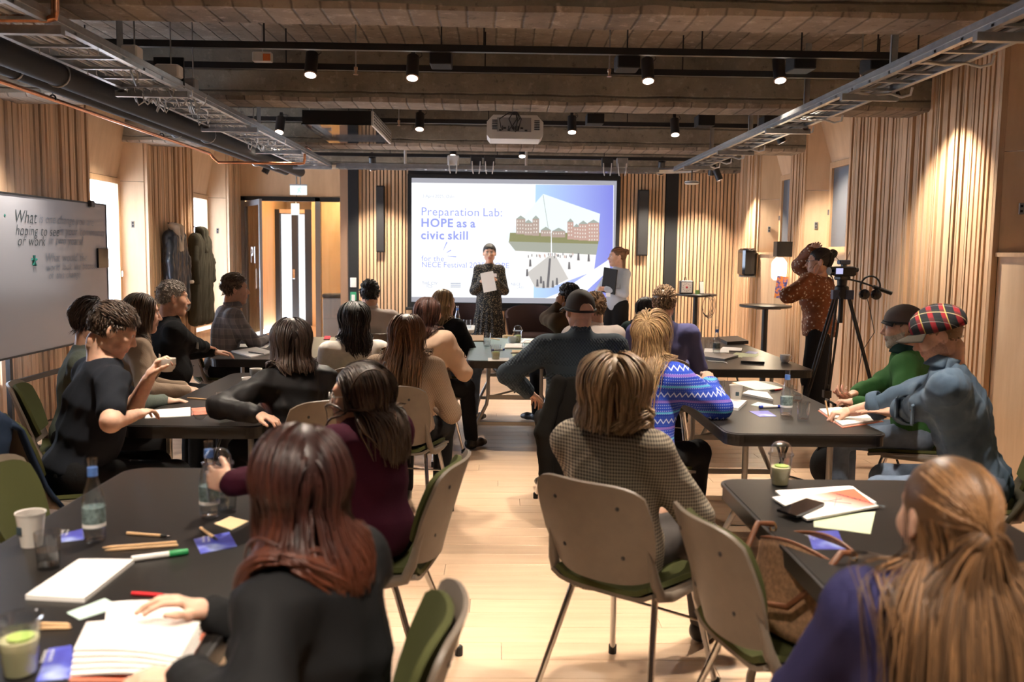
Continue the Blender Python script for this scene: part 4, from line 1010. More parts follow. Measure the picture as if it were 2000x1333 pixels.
def person(key, label, head, hd, sex='f', hy=0, hp=0, hr=0, lf=8, ls=0, stand=False, hipz=None, scale=1.0, wide=1.0, belly=0.0,
           L=None, R=None, feet=None, top=None, bottom='cloth_black', shoe='shoe_black', hair=None, skin='skin_fair', brow='brow_dark', beard=None, vox=.011, extra=None, dress=None, lipm='lips', sink=0.0):
    px, py, Yh = head; Hw = at(px, py, Y=Yh); h = radians(hd)
    RZ = np.array([[cos(h), -sin(h), 0], [sin(h), cos(h), 0], [0, 0, 1]])
    hz = hipz if hipz is not None else (.93*scale if stand else .545-sink)
    u = nrm(A(math.tan(radians(ls)), math.tan(radians(lf)), 1.0))
    nk = nrm(u*.6+A(0, .10, .5))
    # torso length from the head's height
    ts = (Hw[2]-hz-nk[2]*.155*scale)/(u[2]*.53*scale); ts = min(max(ts, .80), 1.22)*scale
    N0 = A(0, 0, hz)+u*.53*ts; hloc = N0+nk*.155*scale; hloc[2] = Hw[2] if abs(hloc[2]-Hw[2]) < .12 else hloc[2]
    base = Hw[:2]-(RZ@hloc)[:2]
    toL = lambda wpt: RZ.T@(A(*wpt)-A(base[0], base[1], 0))
    root = thing('person', label, 'person', (base[0], base[1], 0), h)
    m = 1.0 if sex == 'm' else 0.0; s = scale; W = wide
    Pp = A(0, 0, hz); rgt = A(1, 0, 0)
    sh = (.165+.022*m)*s*W
    Sj = {k: Pp+u*.455*ts+rgt*x*sh+A(0, -.005, 0) for k, x in (('L', -1), ('R', 1))}
    # torso pieces as functions of growth g
    Rt = np.stack([nrm(A(1, 0, 0)-u*u[0]), nrm(np.cross(u, nrm(A(1, 0, 0)-u*u[0]))), u], 1)
    def torso(S, g, full=True):
        S.ell(Pp+u*.02, A(.165*W+g, .118+g+belly*.3, .115+g), Rt, k=.04)
        S.ell(Pp+u*.17*ts+A(0, .01+belly*.5, 0), A((.135+.012*m)*W+g+belly*.5, .098+g+belly, .14+g), Rt, k=.06)
        S.ell(Pp+u*.335*ts, A((.150+.018*m)*W+g, .108+.008*m+g, .150+g), Rt, k=.07)
        S.cap(Sj['L']+u*.005, Sj['R']+u*.005, .052+.006*m+g, k=.06)
        S.cap(Sj['L']*.45+N0*.55+u*-.045, N0-u*.02, .035+g, .046+.008*m+g*.6, k=.05); S.cap(Sj['R']*.45+N0*.55+u*-.045, N0-u*.02, .035+g, .046+.008*m+g*.6, k=.05)
        if sex == 'f':
            for x in (-1, 1): S.ell(Pp+u*.32*ts+rgt*x*.075+A(0, .085, 0), A(.058+g, .058+g, .06+g), Rt, k=.045)
    hands = {}; arm = {}
    for side, sp in (('L', L), ('R', R)):
        sg = -1 if side == 'L' else 1
        sp = dict(sp or {}); w_ = sp.get('w')
        if sp.get('world') is not None: w_ = toL(sp['world'])
        if w_ is None: w_ = A(sg*.13, .30, hz+.10) if not stand else A(sg*.24, .05, hz-.08)
        pole = A(*sp.get('pole', (sg*.6, -.45, -.6)))
        e, wr = ik(Sj[side], A(*w_), .285*s, .255*s, pole); arm[side] = (Sj[side], e, wr)
        fd = nrm(A(*sp['fd'])) if 'fd' in sp else nrm(wr-e)
        pn = A(*sp.get('pn', (0, 0, -1))); z = -(pn-fd*(pn@fd)); z = nrm(z); x = np.cross(fd, z)
        hands[side] = (np.stack([x, fd, z], 1)*(.92+.08*m)*s, wr, sp.get('pose', 'relaxed'))
    hj = {k: Pp+A(x*.088*s*W, 0, -.01) for k, x in (('L', -1), ('R', 1))}; leg = {}
    for side in 'LR':
        sg = -1 if side == 'L' else 1
        ft = (feet or {}).get(side)
        if ft is None: ft = A(sg*.12, .40, .085) if not stand else A(sg*.10, .0, .085)
        pole = (feet or {}).get('pole'+side, (sg*.12, 1, .6) if not stand else (0, 1, 0))
        k_, an = ik(hj[side], A(*ft), .425*s, .42*s, pole); leg[side] = (hj[side], k_, an, A(*(feet or {}).get('dir'+side, (sg*.2, 1, 0))))
    def arms(S, g, frac=1.0, cuff=.0, sides='LR', flare=0.0):
        for sd in sides:
            a, e, w_ = arm[sd]
            if frac >= 1:
                S.cap(a, e, .050+.006*m+g, .040+.004*m+g*.9, k=.035); S.cap(e, w_-nrm(w_-e)*(.012-cuff), .040+.003*m+g*.9, .028+.002*m+g*.8+flare, k=.02)
            else:
                f_ = min(frac*2, 1); S.cap(a, a+(e-a)*f_, .050+.006*m+g, (.050+.006*m)*(1-f_)+f_*(.042+.004*m)+g*1.2, k=.035)
                if frac > .5: S.cap(e, e+(w_-e)*(frac*2-1), .040+g, .038+g, k=.02)
    def legs(S, g, flare=0.0, to=1.0):
        for sd in 'LR':
            a, k_, an, dr = leg[sd]; S.cap(a, k_, .086*W+g, .058+g, k=.05); S.cap(k_, k_+(an-k_)*to, .056+g, .040+g+flare, k=.03)
    Rb = rotm((0, 0, 1), radians(hy))@rotm((1, 0, 0), -radians(hp))@rotm((0, 1, 0), radians(hr)); h0 = hloc
    body = SDF(); torso(body, -.006); arms(body, -.001); legs(body, -.004)
    nb = h0+Rb@(A(0, -.035, -.075)*s); body.cap(N0-u*.06, nb, .052+.008*m, .049+.008*m, k=.04)
    v, f = body.mesh(vox*(1.15 if key in ('p9', 'p22') else 1.9))
    hv, hf, hmi, ev_, ef, emi, hs = head_mesh(sex, .0048 if key in ('p9', 'p11', 'p12', 'p13', 'p22', 'p23', 'p24', 'p25', 'p26') else .0072)
    hv2 = tf(hv, Rb*s, h0); ev2 = tf(ev_, Rb*s, h0)
    allv = [v, hv2]; allf = [f, hf+len(v)]; mi = [np.zeros(len(f), int), hmi.copy()]
    if beard:
        c = hv[hf].mean(1); b_ = (c[:, 2] < np.interp(c[:, 1], [-.02, .03, .07, .1], [-.015, -.035, -.046, -.048])) & (c[:, 1] > -.01) & (c[:, 2] > -.125) & (hmi == 0)
        if beard[1] == 'moustache': b_ = (c[:, 1] > .085) & (c[:, 2] < -.043) & (c[:, 2] > -.056) & (np.abs(c[:, 0]) < .032)
        mi[1][b_] = 5
    nv = len(v)+len(hv2); allv.append(ev2); allf.append(np.array(ef)+nv); mi.append(emi); nv += len(ev2)
    for sd in 'LR':
        Rr, wr, ps = hands[sd]; av, af = hand_mesh(ps, sd, .0045 if Yh < 5.6 else .0062); allv.append(tf(av, Rr, wr)); allf.append(af+nv); nv += len(av); mi.append(np.zeros(len(af), int))
    me = np_mesh('body', np.vstack(allv), np.vstack(allf), [skin, lipm, 'eye_white', 'iris', brow, beard[0] if beard else skin], np.concatenate(mi))
    obj('body', me, root)
    coll = SDF(); coll.ell(h0+Rb@CR_C*s, CR_R*s, Rb); coll.ell(h0+Rb@(A(0, .03, -.032)*s), A(.064, .066, .086)*s, Rb); coll.cap(N0-u*.05, nb, .056, .054)
    # clothes
    if top:
        for ti, tp in enumerate(top if isinstance(top, list) else [top]):
            S = SDF(); g = tp.get('g', .014); torso(S, g); arms(S, g+tp.get('sg', 0), tp.get('sleeve', 1.0), tp.get('cuff', 0), flare=tp.get('flare', 0))
            zl = tp.get('hem', hz-.06)
            if zl < hz-.07: legs_s = SDF()
            if tp.get('skirt'):
                a, b, ra, rb = tp['skirt']; S.cap(Pp+u*a, A(*b), ra, rb, k=.06)
            if tp.get('neck'): S.cap(N0-u*.05, N0*.45+nb*.55, .060+.008*m, .058+.008*m, k=.02)
            for ex in tp.get('ex', []): S.cap(*ex, k=.03)
            nb_ = N0+nrm(nb-N0)*tp.get('open', .035); nd = nrm(nb-N0)
            def clip(gp, zl=zl, nb_=nb_, nd=nd): 
                c = zl-gp[..., 2]
                return c if tp.get('neck') else np.maximum(c, np.where(((gp-nb_)**2).sum(-1) < .0072, (gp-nb_)@nd, -1.0))
            tv, tf_ = S.mesh(tp.get('vox', vox*1.2), clip)
            nn = vnormals(tv, tf_); tv = tv+nn*(wob(tv, tp.get('fs', 22), len(key)+ti*7)*tp.get('fold', .006)*1.25)[:, None]
            o = obj(tp.get('name', 'sweater'), np_mesh(tp.get('name', 'sweater'), tv, tf_, tp['m']), root)
            coll.p += [q for q in S.p if not q[6]]
    if bottom:
        S = SDF(); S.ell(Pp+u*.02, A(.172*W, .124, .118), Rt, k=.04); legs(S, .010, flare=(.03 if bottom == 'cloth_black_wide' else .006), to=.97)
        if bottom == 'cloth_black_wide':
            for sd in 'LR': S.cap(leg[sd][0], leg[sd][2], .10, .10, k=.03)
        zt_ = hz+.10
        tv, tf_ = S.mesh(vox*1.5, lambda gp: np.where(np.abs(gp[..., 0]) < .5, gp[..., 2]-zt_, -1.0))
        nn = vnormals(tv, tf_); tv = tv+nn*(wob(tv, 18, 3)*.004)[:, None]
        obj('trousers', np_mesh('trousers', tv, tf_, bottom if bottom != 'cloth_black_wide' else 'cloth_black'), root)
    if shoe:
        for sd in 'LR':
            a, k_, an, dr = leg[sd]; dr = nrm(dr); S = SDF(); S.cap(an-A(0, 0, .035)+dr*-.03, an-A(0, 0, .045)+dr*.12, .038, .033, k=.03); S.cap(an+A(0, 0, .0), an-A(0, 0, .04), .043, .04, k=.03); S.cap(an-A(0, 0, .04)+dr*.12, an-A(0, 0, .05)+dr*.17, .033, .026, k=.02)
            zmin = an[2]-.083; tv, tf_ = S.mesh(.009, lambda gp: zmin-gp[..., 2]); obj('shoe', np_mesh('shoe', tv, tf_, shoe), root)
    if dress:
        S = SDF(); g = .012; torso(S, g); arms(S, g+.006, 1.0, 0); wz = hz+.14
        S.cap((0, 0, wz), (0, .01, .42), .135, .235, k=.08)
        tv, tf_ = S.mesh(.011, lambda gp: np.maximum(.40-gp[..., 2], np.where(((gp-(N0+A(0, 0, .03)))**2).sum(-1) < .0065, (gp-N0)[..., 2]-.02, -1.)))
        nn = vnormals(tv, tf_); am = np.clip((hz-.0-tv[:, 2])*.05, 0, .012); th = np.arctan2(tv[:, 1], tv[:, 0]); tv = tv+nn*(am*np.sin(th*17)+.002*wob(tv, 30, 1))[:, None]
        obj('dress', np_mesh('dress', tv, tf_, dress), root); coll.p += S.p
    if hair: make_hair(hair, root, Rb*s, h0, coll, sum(map(ord, key)), hair['m'])
    P_ = dict(root=root, RZ=RZ, base=base, h=h, Rb=Rb, h0=h0, arm=arm, hands=hands, s=s, N0=N0, u=u, leg=leg, coll=coll, hz=hz, Sj=Sj, Pp=Pp, nb=nb)
    PEOPLE[key] = P_; return P_
def hpt(P, x, y, z): return P['h0']+P['Rb']@(A(x, y, z)*P['s'])
def add_glasses(P, m='dark_plastic', r=.021):
    g = MB()
    for x in (-1, 1):
        g.tube([hpt(P, x*.032+r*1.1*cos(a), .108-.006*abs(cos(a)*x+1), .004+r*.9*sin(a)) for a in np.linspace(0, 2*pi, 17)[:-1]], .0017, 5, closed=True)
        g.tube([hpt(P, x*.054, .100, .010), hpt(P, x*.078, .06, .012), hpt(P, x*.083, -.005, .012), hpt(P, x*.081, -.03, -.01)], .0016, 5)
    g.tube([hpt(P, -.010, .108, .008), hpt(P, 0, .112, .010), hpt(P, .010, .108, .008)], .0016, 5); g.build('glasses', m, P['root'])
def dome_cap(P, name, m, off=.014, zcut=.035, tilt=0.0, brim=None, band=None, n=40, back=0.0, puff=0.0):
    nu, nv = n, 16; T = rotm((1, 0, 0), tilt); V = []
    for i in range(nv+1):
        for j in range(nu):
            a = 2*pi*j/nu; t_ = i/nv; zb = zcut
            th = t_*1.0; zz = zb+(CR_C[2]+CR_R[2]+off-zb)*(sin(th*pi/2))
            rr = sqrt(max(0, 1-((zz-CR_C[2])/(CR_R[2]+off+.001))**2))
            pf = 1+puff*sin(pi*min(1, t_*1.15))
            q = A((CR_R[0]+off)*rr*cos(a)*pf, CR_C[1]+(CR_R[1]+off)*rr*sin(a)*pf, zz); q = T@(q-CR_C)+CR_C; V.append(hpt(P, *q))
    f = [(i*nu+j, i*nu+(j+1) % nu, (i+1)*nu+(j+1) % nu, (i+1)*nu+j) for i in range(nv) for j in range(nu)]
    mb = MB(); mb.add(V, f); c = mb.build(name, m, P['root'], smooth=True)
    if band:
        MB().tube([hpt(P, *(T@(A((CR_R[0]+off+.001)*sqrt(1-((zcut-CR_C[2])/(CR_R[2]+off))**2)*cos(a), CR_C[1]+(CR_R[1]+off+.001)*sqrt(1-((zcut-CR_C[2])/(CR_R[2]+off))**2)*sin(a), zcut)-CR_C)+CR_C)) for a in np.linspace(0, 2*pi, 41)[:-1]], band[1], 6, closed=True).build('headband', band[0], c, smooth=True)
    if brim:
        sg, ln, bm = brim
        def bf(uu, vv):
            a = (uu-.5)*2.0; r0 = CR_R[1]+off-.006; r1 = r0+ln*cos(a*.9)**.8 if cos(a*.9) > 0 else r0
            r = r0+(r1-r0)*vv; q = A((CR_R[0]+off)/(CR_R[1]+off)*r*sin(a), CR_C[1]+sg*r*cos(a), zcut+.004-.018*vv-.02*abs(sin(a))**2*vv)
            return hpt(P, *(T@(q-CR_C)+CR_C))
        MB().sheet(bf, 14, 5, .004).build('brim', bm, c, smooth=True)
    return c

# ---------------------------------------------------------------- furniture
mat('laminate', (.013, .011, .010), .36, var=.12, vscale=30, spec=.28); mat('laminate_screen_reflection', (.17, .25, .24), .30, var=.06, vscale=30); mat('table_rim', (.014, .013, .013), .38)  # teal top: the screen's reflection on a black table, painted into its colour
mat('leg_grey', (.34, .32, .30), .38, .6); mat('shell', (.145, .113, .086), .5, var=.06, vscale=20); mat('shell_edge', (.36, .30, .24), .5)
mat('green_fabric', (.062, .066, .024), .9, bump=.3, bscale=300); mat('rubber', (.012, .012, .012), .7); mat('screw', (.02, .02, .02), .4)
mat('brown_fabric', (.050, .030, .028), .9, bump=.2, bscale=250); mat('pale_top', (.70, .70, .68), .35)
TZ = .74
def rrect(x0, x1, y0, y1, r, n=6):
    P = []
    for (cx, cy, a0) in ((x1-r, y1-r, 0), (x0+r, y1-r, pi/2), (x0+r, y0+r, pi), (x1-r, y0+r, 3*pi/2)):
        P += [(cx+r*cos(a0+pi/2*i/n), cy+r*sin(a0+pi/2*i/n)) for i in range(n+1)]
    return P
def table(x0, x1, y0, y1, label, top='laminate', z=TZ, both=True):
    t = thing('folding_table', label, 'table', ((x0+x1)/2, (y0+y1)/2, 0)); w_, l_ = (x1-x0)/2, (y1-y0)/2
    MB().prism(rrect(-w_+.012, w_-.012, -l_+.012, l_-.012, .075), z-.02, z).build('table_top', top, t)
    MB().prism(rrect(-w_, w_, -l_, l_, .085), z-.014, z-.003).build('edge_band', 'table_rim', t)
    m = MB(); o = rrect(-w_+.006, w_-.006, -l_+.006, l_-.006, .08); i_ = rrect(-w_+.03, w_-.03, -l_+.03, l_-.03, .06); n = len(o)
    V = [(a, b, z-.012) for a, b in o]+[(a, b, z-.062) for a, b in o]+[(a, b, z-.062) for a, b in i_]+[(a, b, z-.012) for a, b in i_]
    m.add(V, [((q*n+k), (q*n+(k+1) % n), (((q+1) % 4)*n+(k+1) % n), ((q+1) % 4)*n+k) for q in range(4) for k in range(n)]); m.build('apron_rim', 'table_rim', t)
    for s in (-1, 1):
        y = s*(l_-.30); f = obj('leg_frame', None, t, (0, y, 0))
        for q in (-1, 1):
            xs = min(.22, w_-.14); MB().tube([(q*xs, 0, z-.03), (q*xs, 0, .42), (q*(xs+.012), 0, .34), (q*(xs+.05), 0, .26), (q*(xs+.095), 0, .17), (q*(xs+.115), 0, .09), (q*(xs+.12), 0, .02)], .0155, 10).build('leg', 'leg_grey', f, smooth=40)
            MB().lathe([(0, 0), (.02, 0), (.02, .03), (0, .03)], 10, (q*(xs+.12), 0, 0)).build('foot_cap', 'rubber', f)
            MB().tube([(q*xs, 0, .40), (0, 0, .46)], .009, 6).build('brace', 'leg_grey', f)
        MB().box((-.30, -.012, .165), (.30, .012, .195)).build('crossbar', 'leg_grey', f); MB().box((-.22, -.01, .39), (.22, .01, .42)).build('crossbar', 'leg_grey', f)
        MB().tube([(0, 0, .44), (0, -s*.32, z-.03)], .008, 6).build('stay', 'leg_grey', f)
    return t
table(-1.43, -.60, 1.62, 3.50, 'black folding table with bottles and lemonade before the red haired woman')
table(-1.82, -1.12, 4.32, 6.25, 'black folding table between the tee shirt man and the black haired woman')
table(-2.24, -1.42, 7.0, 8.9, 'dark folding table where the grey haired man and plaid shirt man sit')
table(-.23, .56, 7.08, 9.0, 'folding table with painted teal screen reflection in the middle before the speaker', 'laminate_screen_reflection')
table(.86, 1.68, 1.97, 3.40, 'black folding table with magazine and phone beside the handbag')
table(1.12, 1.92, 4.26, 6.1, 'dark folding table with open notebook of the denim jacket man')
table(1.50, 2.42, 6.70, 9.35, 'dark folding table with closed laptop near the film camera')
# small pale table by the speaker
t = thing('side_table', 'small pale table with water bottle beside the speaker', 'table', (-.62, 10.3, 0))
MB().prism(rrect(-.30, .38, -.35, .35, .05), .70, .73).build('table_top', 'pale_top', t)
for x in (-.24, .32):
    for y in (-.28, .28): MB().tube([(x, y, .70), (x, y, 0)], .014, 8).build('leg', 'leg_grey', t)
CH = {}
def chair(x, y, rz, label, group=None):
    if 'c' in CH:
        c = dup(CH['c'], label, (x, y, 0), rz); return c
    t = thing('stacking_chair', label, 'chair', (x, y, 0), rz, 'stacking chairs with green pads')
    def back(g, x0=.235, z0=.50, z1=.86, dy=0.0):
        def f(u, v):
            a = (u-.5)*2; zz = z0+(z1-z0)*v; w_ = x0*(1-.10*v**3)*(1-.22*(1-v)**2.5)
            xx = a*w_; yy = -.235-.11*((zz-.46)/.4)**1.2+.055*a*a+dy; zz = zz-.035*abs(a)**5*(v > .5)*(v-.5)*2+.03*abs(a)**4*(v < .4)*(.4-v)*2
            return (xx, yy, zz)
        return f
    MB().sheet(back(0), 14, 10, .012).build('back_shell', 'shell', t, smooth=50)
    b = MB().sheet(back(0, .205, .56, .84, .014), 12, 8, -.016).build('back_pad', 'green_fabric', t, smooth=50)
    for (sx, sz) in ((-.13, .78), (.13, .78), (-.13, .60), (.13, .60)):
        p = back(0)((sx/.235+1)/2, (sz-.5)/.36); MB().ball((p[0], p[1]-.013, p[2]), (.008, .004, .008), 8, 6).build('screw', 'screw', t)
    def seat(dz, w_=.225):
        def f(u, v):
            a = (u-.5)*2; yy = -.215+.43*v; ww = w_*(1-.10*(1-v)**2-.06*v**4)
            return (a*ww, yy, .455+dz-.02*(1-a*a)*sin(pi*min(1, v*1.1))-.035*max(0, v-.8)**1.5*10*.3+.03*abs(a)**6*(1-v))
        return f
    MB().sheet(seat(0), 12, 10, -.014).build('seat_shell', 'shell', t, smooth=50)
    MB().sheet(seat(.018, .20), 10, 10, -.018).build('seat_pad', 'green_fabric', t, smooth=50)
    for s in (-1, 1):
        MB().tube([(s*.196, -.240, .64), (s*.203, -.218, .58), (s*.208, -.203, .52), (s*.213, -.178, .468), (s*.220, -.11, .450), (s*.222, .02, .446), (s*.214, .14, .440)], [.006, .013, .018, .020, .018, .014, .008], 8).build('side_rim', 'shell', t, smooth=50)
        for (a, b_) in (((s*.16, .13, .435), (s*.225, .235, .015)), ((s*.16, -.12, .435), (s*.235, -.275, .015))):
            MB().tube([a, (a[0]+(b_[0]-a[0])*.12, a[1]+(b_[1]-a[1])*.1, .405), b_], .0115, 10).build('leg', 'chrome', t, smooth=40)
            MB().lathe([(0, 0), (.016, 0), (.016, .035), (.012, .04), (0, .04)], 10, (b_[0], b_[1], 0)).build('rubber_foot', 'rubber', t)
        MB().tube([(s*.16, .13, .43), (s*.16, -.12, .43)], .0115, 8).build('seat_rail', 'chrome', t, smooth=40)
    MB().tube([(-.19, .17, .27), (.19, .17, .27)], .006, 8).build('stretcher', 'chrome', t)
    CH['c'] = t; return t
def lounge_chair(x, y, rz, label):
    t = thing('upholstered_chair', label, 'chair', (x, y, 0), rz, 'dark upholstered tub chairs')
    def f(u, v):
        a = (u-.5)*2*1.9; r = .30+.05*v; zz = .46+(.40-.16*abs((u-.5)*2)**2)*v
        return (r*sin(a), -r*cos(a)*.95+.04, zz)
    MB().sheet(f, 24, 6, .035).build('tub_back', 'brown_fabric', t, smooth=60)
    MB().lathe([(0, .38), (.24, .38), (.27, .40), (.27, .45), (.24, .48), (0, .485)], 24, (0, .03, 0)).build('seat', 'brown_fabric', t, smooth=50)
    for sx in (-1, 1):
        for sy in (-1, 1): MB().tube([(sx*.15, sy*.13+.03, .40), (sx*.23, sy*.22+.03, 0)], [.014, .010], 8).build('leg', 'black_metal', t)
    return t
def sit(key, label, back=.03, twist=0.0):
    back, twist = {'p1': (.09, 22), 'p2': (.0, 22), 'p17': (-.04, -2)}.get(key, (back, twist))
    P = PEOPLE[key]; w_ = P['RZ']@A(0, back, 0)+(A(.09, -.05, 0) if key == 'p17' else 0); chair(P['base'][0]+w_[0], P['base'][1]+w_[1], P['h']+radians(twist), label)

# ---------------------------------------------------------------- cloth materials
def pat(name, fn, rough=.9, bump=None):
    t = NT(name); c = fn(t); t.col(c); t.set(rough=rough, spec=.25)
    if bump: t.bump(t.noise(t.coord(), bump[0]), bump[1], .003)
    MATS[name] = t.m
mat('cloth_black', (.012, .012, .013), .9, bump=.25, bscale=120); mat('jacket_black', (.010, .010, .011), .75, bump=.2, bscale=80); mat('satin_black', (.010, .009, .010), .55, spec=.3)
mat('maroon_knit', (.040, .006, .016), .9, bump=.3, bscale=200); mat('tee_navy', (.014, .016, .022), .9, bump=.15, bscale=60); mat('sage_knit', (.12, .14, .12), .95, bump=.3, bscale=150)
mat('beige_knit', (.30, .22, .16), .95, bump=.3, bscale=150); mat('trench', (.58, .40, .29), .85, bump=.15, bscale=60); mat('white_blouse', (.72, .66, .60), .8, var=.08, vscale=25, bump=.2, bscale=50); mat('white_shirt', (.72, .64, .60), .8, bump=.1, bscale=60)
mat('purple_shirt', (.085, .085, .19), .85, bump=.15, bscale=60); mat('light_blue_knit', (.42, .47, .56), .85, bump=.1, bscale=120); mat('navy_knit', (.030, .028, .085), .95, bump=.3, bscale=150); mat('green_cloth', (.03, .095, .03), .85, bump=.15, bscale=80); mat('green_light', (.20, .42, .18), .85)
mat('brown_jacket', (.07, .045, .025), .85, bump=.2, bscale=80); mat('dark_green', (.012, .03, .028), .9); mat('jeans', (.13, .17, .24), .9, var=.25, vscale=12, bump=.2, bscale=200); mat('grey_trousers', (.055, .048, .045), .9); mat('shoe_black', (.010, .010, .010), .35); mat('shoe_brown', (.08, .04, .02), .5)
mat('coat_black', (.010, .009, .008), .95, bump=.3, bscale=150); mat('coat_navy', (.012, .022, .045), .8, bump=.2, bscale=90); mat('coat_olive', (.055, .050, .035), .9, bump=.2, bscale=90); mat('fleece', (.62, .55, .45), 1.0, bump=.6, bscale=120); mat('leather_black', (.014, .018, .024), .35); mat('red_cloth', (.55, .03, .05), .8)
def knit(t):
    co = t.coord(scale=(1, 1, 1)); x, y, z = t.sep(co); s1 = t.math('SINE', t.math('MULTIPLY', x, 330.)); s2 = t.math('SINE', t.math('MULTIPLY', z, 260.)); p = t.math('MULTIPLY', s1, s2)
    band = t.math('GREATER_THAN', t.math('SINE', t.math('MULTIPLY', z, 30.)), .75); p = t.math('MULTIPLY', p, t.math('SUBTRACT', 1, band)); t.bump(p, .7, .004)
    return t.ramp(t.math('MULTIPLY_ADD', p, .5, .5), [(0, (.030, .045, .060)), (1, (.055, .075, .098))])
pat('bluegrey_knit', knit)
def hound(t):
    co = t.coord(); x, y, z = t.sep(co); xy = t.math('ADD', x, t.math('MULTIPLY', y, .8))
    a = t.math('SINE', t.math('MULTIPLY', xy, 520.)); b = t.math('SINE', t.math('MULTIPLY', z, 520.)); c = t.math('MULTIPLY_ADD', a, .25, t.math('MULTIPLY_ADD', b, .25, .5))
    big = t.noise(co, 3)
    return t.mix(t.math('MULTIPLY', big, .25), t.ramp(c, [(.25, (.40, .34, .26)), (.5, (.24, .20, .155)), (.75, (.06, .052, .045))]), (.2, .17, .13))
pat('houndstooth', hound)
def tweed(t):
    co = t.coord(); x, y, z = t.sep(co); a = t.math('SINE', t.math('MULTIPLY', t.math('ADD', x, y), 400.)); b = t.math('SINE', t.math('MULTIPLY', z, 300.)); 
    return t.ramp(t.math('MULTIPLY_ADD', t.math('MULTIPLY', a, b), .5, .5), [(0, (.26, .18, .12)), (1, (.42, .30, .21))])
pat('tweed', tweed)
def lines(t, co, ax, freq, width):
    v = t.sep(co)[ax] if isinstance(ax, int) else ax
    return t.math('LESS_THAN', t.math('FRACT', t.math('MULTIPLY', v, freq)), width)
def plaid(t):
    co = t.coord(); x, y, z = t.sep(co); xy = t.math('ADD', x, y)
    c = t.mix(t.math('MULTIPLY', lines(t, co, xy, 11., .45), .5), (.25, .23, .235), (.14, .13, .142)); c = t.mix(t.math('MULTIPLY', lines(t, co, 2, 11., .45), .5), c, (.12, .11, .125))
    c = t.mix(t.math('MULTIPLY', lines(t, co, xy, 11., .06), .55), c, (.42, .37, .33)); return t.mix(t.math('MULTIPLY', lines(t, co, 2, 11., .06), .55), c, (.42, .37, .33))
pat('plaid_shirt', plaid)
def tartan(t):
    co = t.coord(); x, y, z = t.sep(co); q = t.math('ADD', t.math('MULTIPLY', x, .7), z); p = t.math('SUBTRACT', y, t.math('MULTIPLY', z, .4))
    c = t.mix(t.math('MULTIPLY', lines(t, co, p, 17., .4), .7), (.018, .020, .026), (.36, .02, .03)); c = t.mix(t.math('MULTIPLY', lines(t, co, q, 17., .4), .5), c, (.03, .04, .04))
    c = t.mix(t.math('MULTIPLY', lines(t, co, p, 8.5, .035), .8), c, (.6, .48, .15)); c = t.mix(t.math('MULTIPLY', lines(t, co, q, 8.5, .035), .8), c, (.62, .5, .2)); return t.mix(t.math('MULTIPLY', lines(t, co, q, 17., .03), .6), c, (.6, .6, .6))
pat('tartan', tartan)
def nordic(t):
    co = t.coord(); x, y, z = t.sep(co); xy = t.math('ADD', x, t.math('MULTIPLY', y, 1.0))
    zz = t.math('FRACT', t.math('MULTIPLY', z, 7.2)); tri = t.math('PINGPONG', t.math('MULTIPLY', xy, 1.0), .022); zig = t.math('LESS_THAN', t.math('ABSOLUTE', t.math('SUBTRACT', t.math('MULTIPLY', t.math('SUBTRACT', zz, .35), .14), t.math('SUBTRACT', tri, .011))), .0045)
    dots = t.math('MULTIPLY', t.math('GREATER_THAN', t.math('SINE', t.math('MULTIPLY', xy, 420.)), .3), t.math('GREATER_THAN', t.math('SINE', t.math('MULTIPLY', z, 420.)), .45))
    c = t.mix(t.math('MULTIPLY', dots, .55), (.015, .045, .36), (.42, .50, .78)); c = t.mix(t.math('MULTIPLY', t.math('LESS_THAN', t.math('ABSOLUTE', t.math('SUBTRACT', zz, .35)), .2), .8), c, (.02, .06, .42))
    c = t.mix(t.math('MULTIPLY', zig, .85), c, (.60, .66, .85)); c = t.mix(t.math('MULTIPLY', t.math('LESS_THAN', t.math('ABSOLUTE', t.math('SUBTRACT', zz, .66)), .035), .8), c, (.10, .42, .60))
    return t.mix(t.math('MULTIPLY', t.math('LESS_THAN', t.math('ABSOLUTE', t.math('SUBTRACT', zz, .08)), .05), .7), c, (.26, .14, .50))
pat('nordic_knit', nordic, bump=(160, .3))
def denim(t):
    co = t.coord(); n = t.noise(co, 5, 5); n2 = t.noise(co, 160, 2)
    return t.mix(t.math('MULTIPLY', n2, .35), t.ramp(n, [(.3, (.040, .068, .108)), (.55, (.085, .13, .19)), (.75, (.19, .25, .32))]), (.05, .08, .12))
pat('denim', denim, bump=(180, .2))
def floral(t):
    co = t.coord(); v = t.n('ShaderNodeTexVoronoi'); v.inputs['Scale'].default_value = 34; t.l(co, v.inputs['Vector']); n = t.noise(co, 60, 3)
    d = t.math('ADD', v.outputs['Distance'], t.math('MULTIPLY', t.math('SUBTRACT', n, .5), .7))
    return t.ramp(d, [(.0, (.62, .50, .38)), (.24, (.55, .42, .30)), (.28, (.05, .03, .03)), (.36, (.21, .068, .025)), (.9, (.16, .048, .018))])
pat('floral_rust', floral, .6)
def dots(t):
    co = t.coord(); v = t.n('ShaderNodeTexVoronoi'); v.inputs['Scale'].default_value = 70; t.l(co, v.inputs['Vector'])
    return t.ramp(v.outputs['Distance'], [(.0, (.50, .42, .28)), (.22, (.40, .33, .22)), (.30, (.012, .012, .012)), (1, (.010, .010, .010))])
pat('dotted_dress', dots, .7)
hair_mat('h_red', (.012, .004, .004), (.045, .013, .009), tip=(.11, .030, .014)); hair_mat('h_darkbrown', (.012, .008, .006), (.075, .048, .032), tip=(.10, .062, .042)); hair_mat('h_black', (.006, .005, .005), (.024, .016, .013), rough=.55)
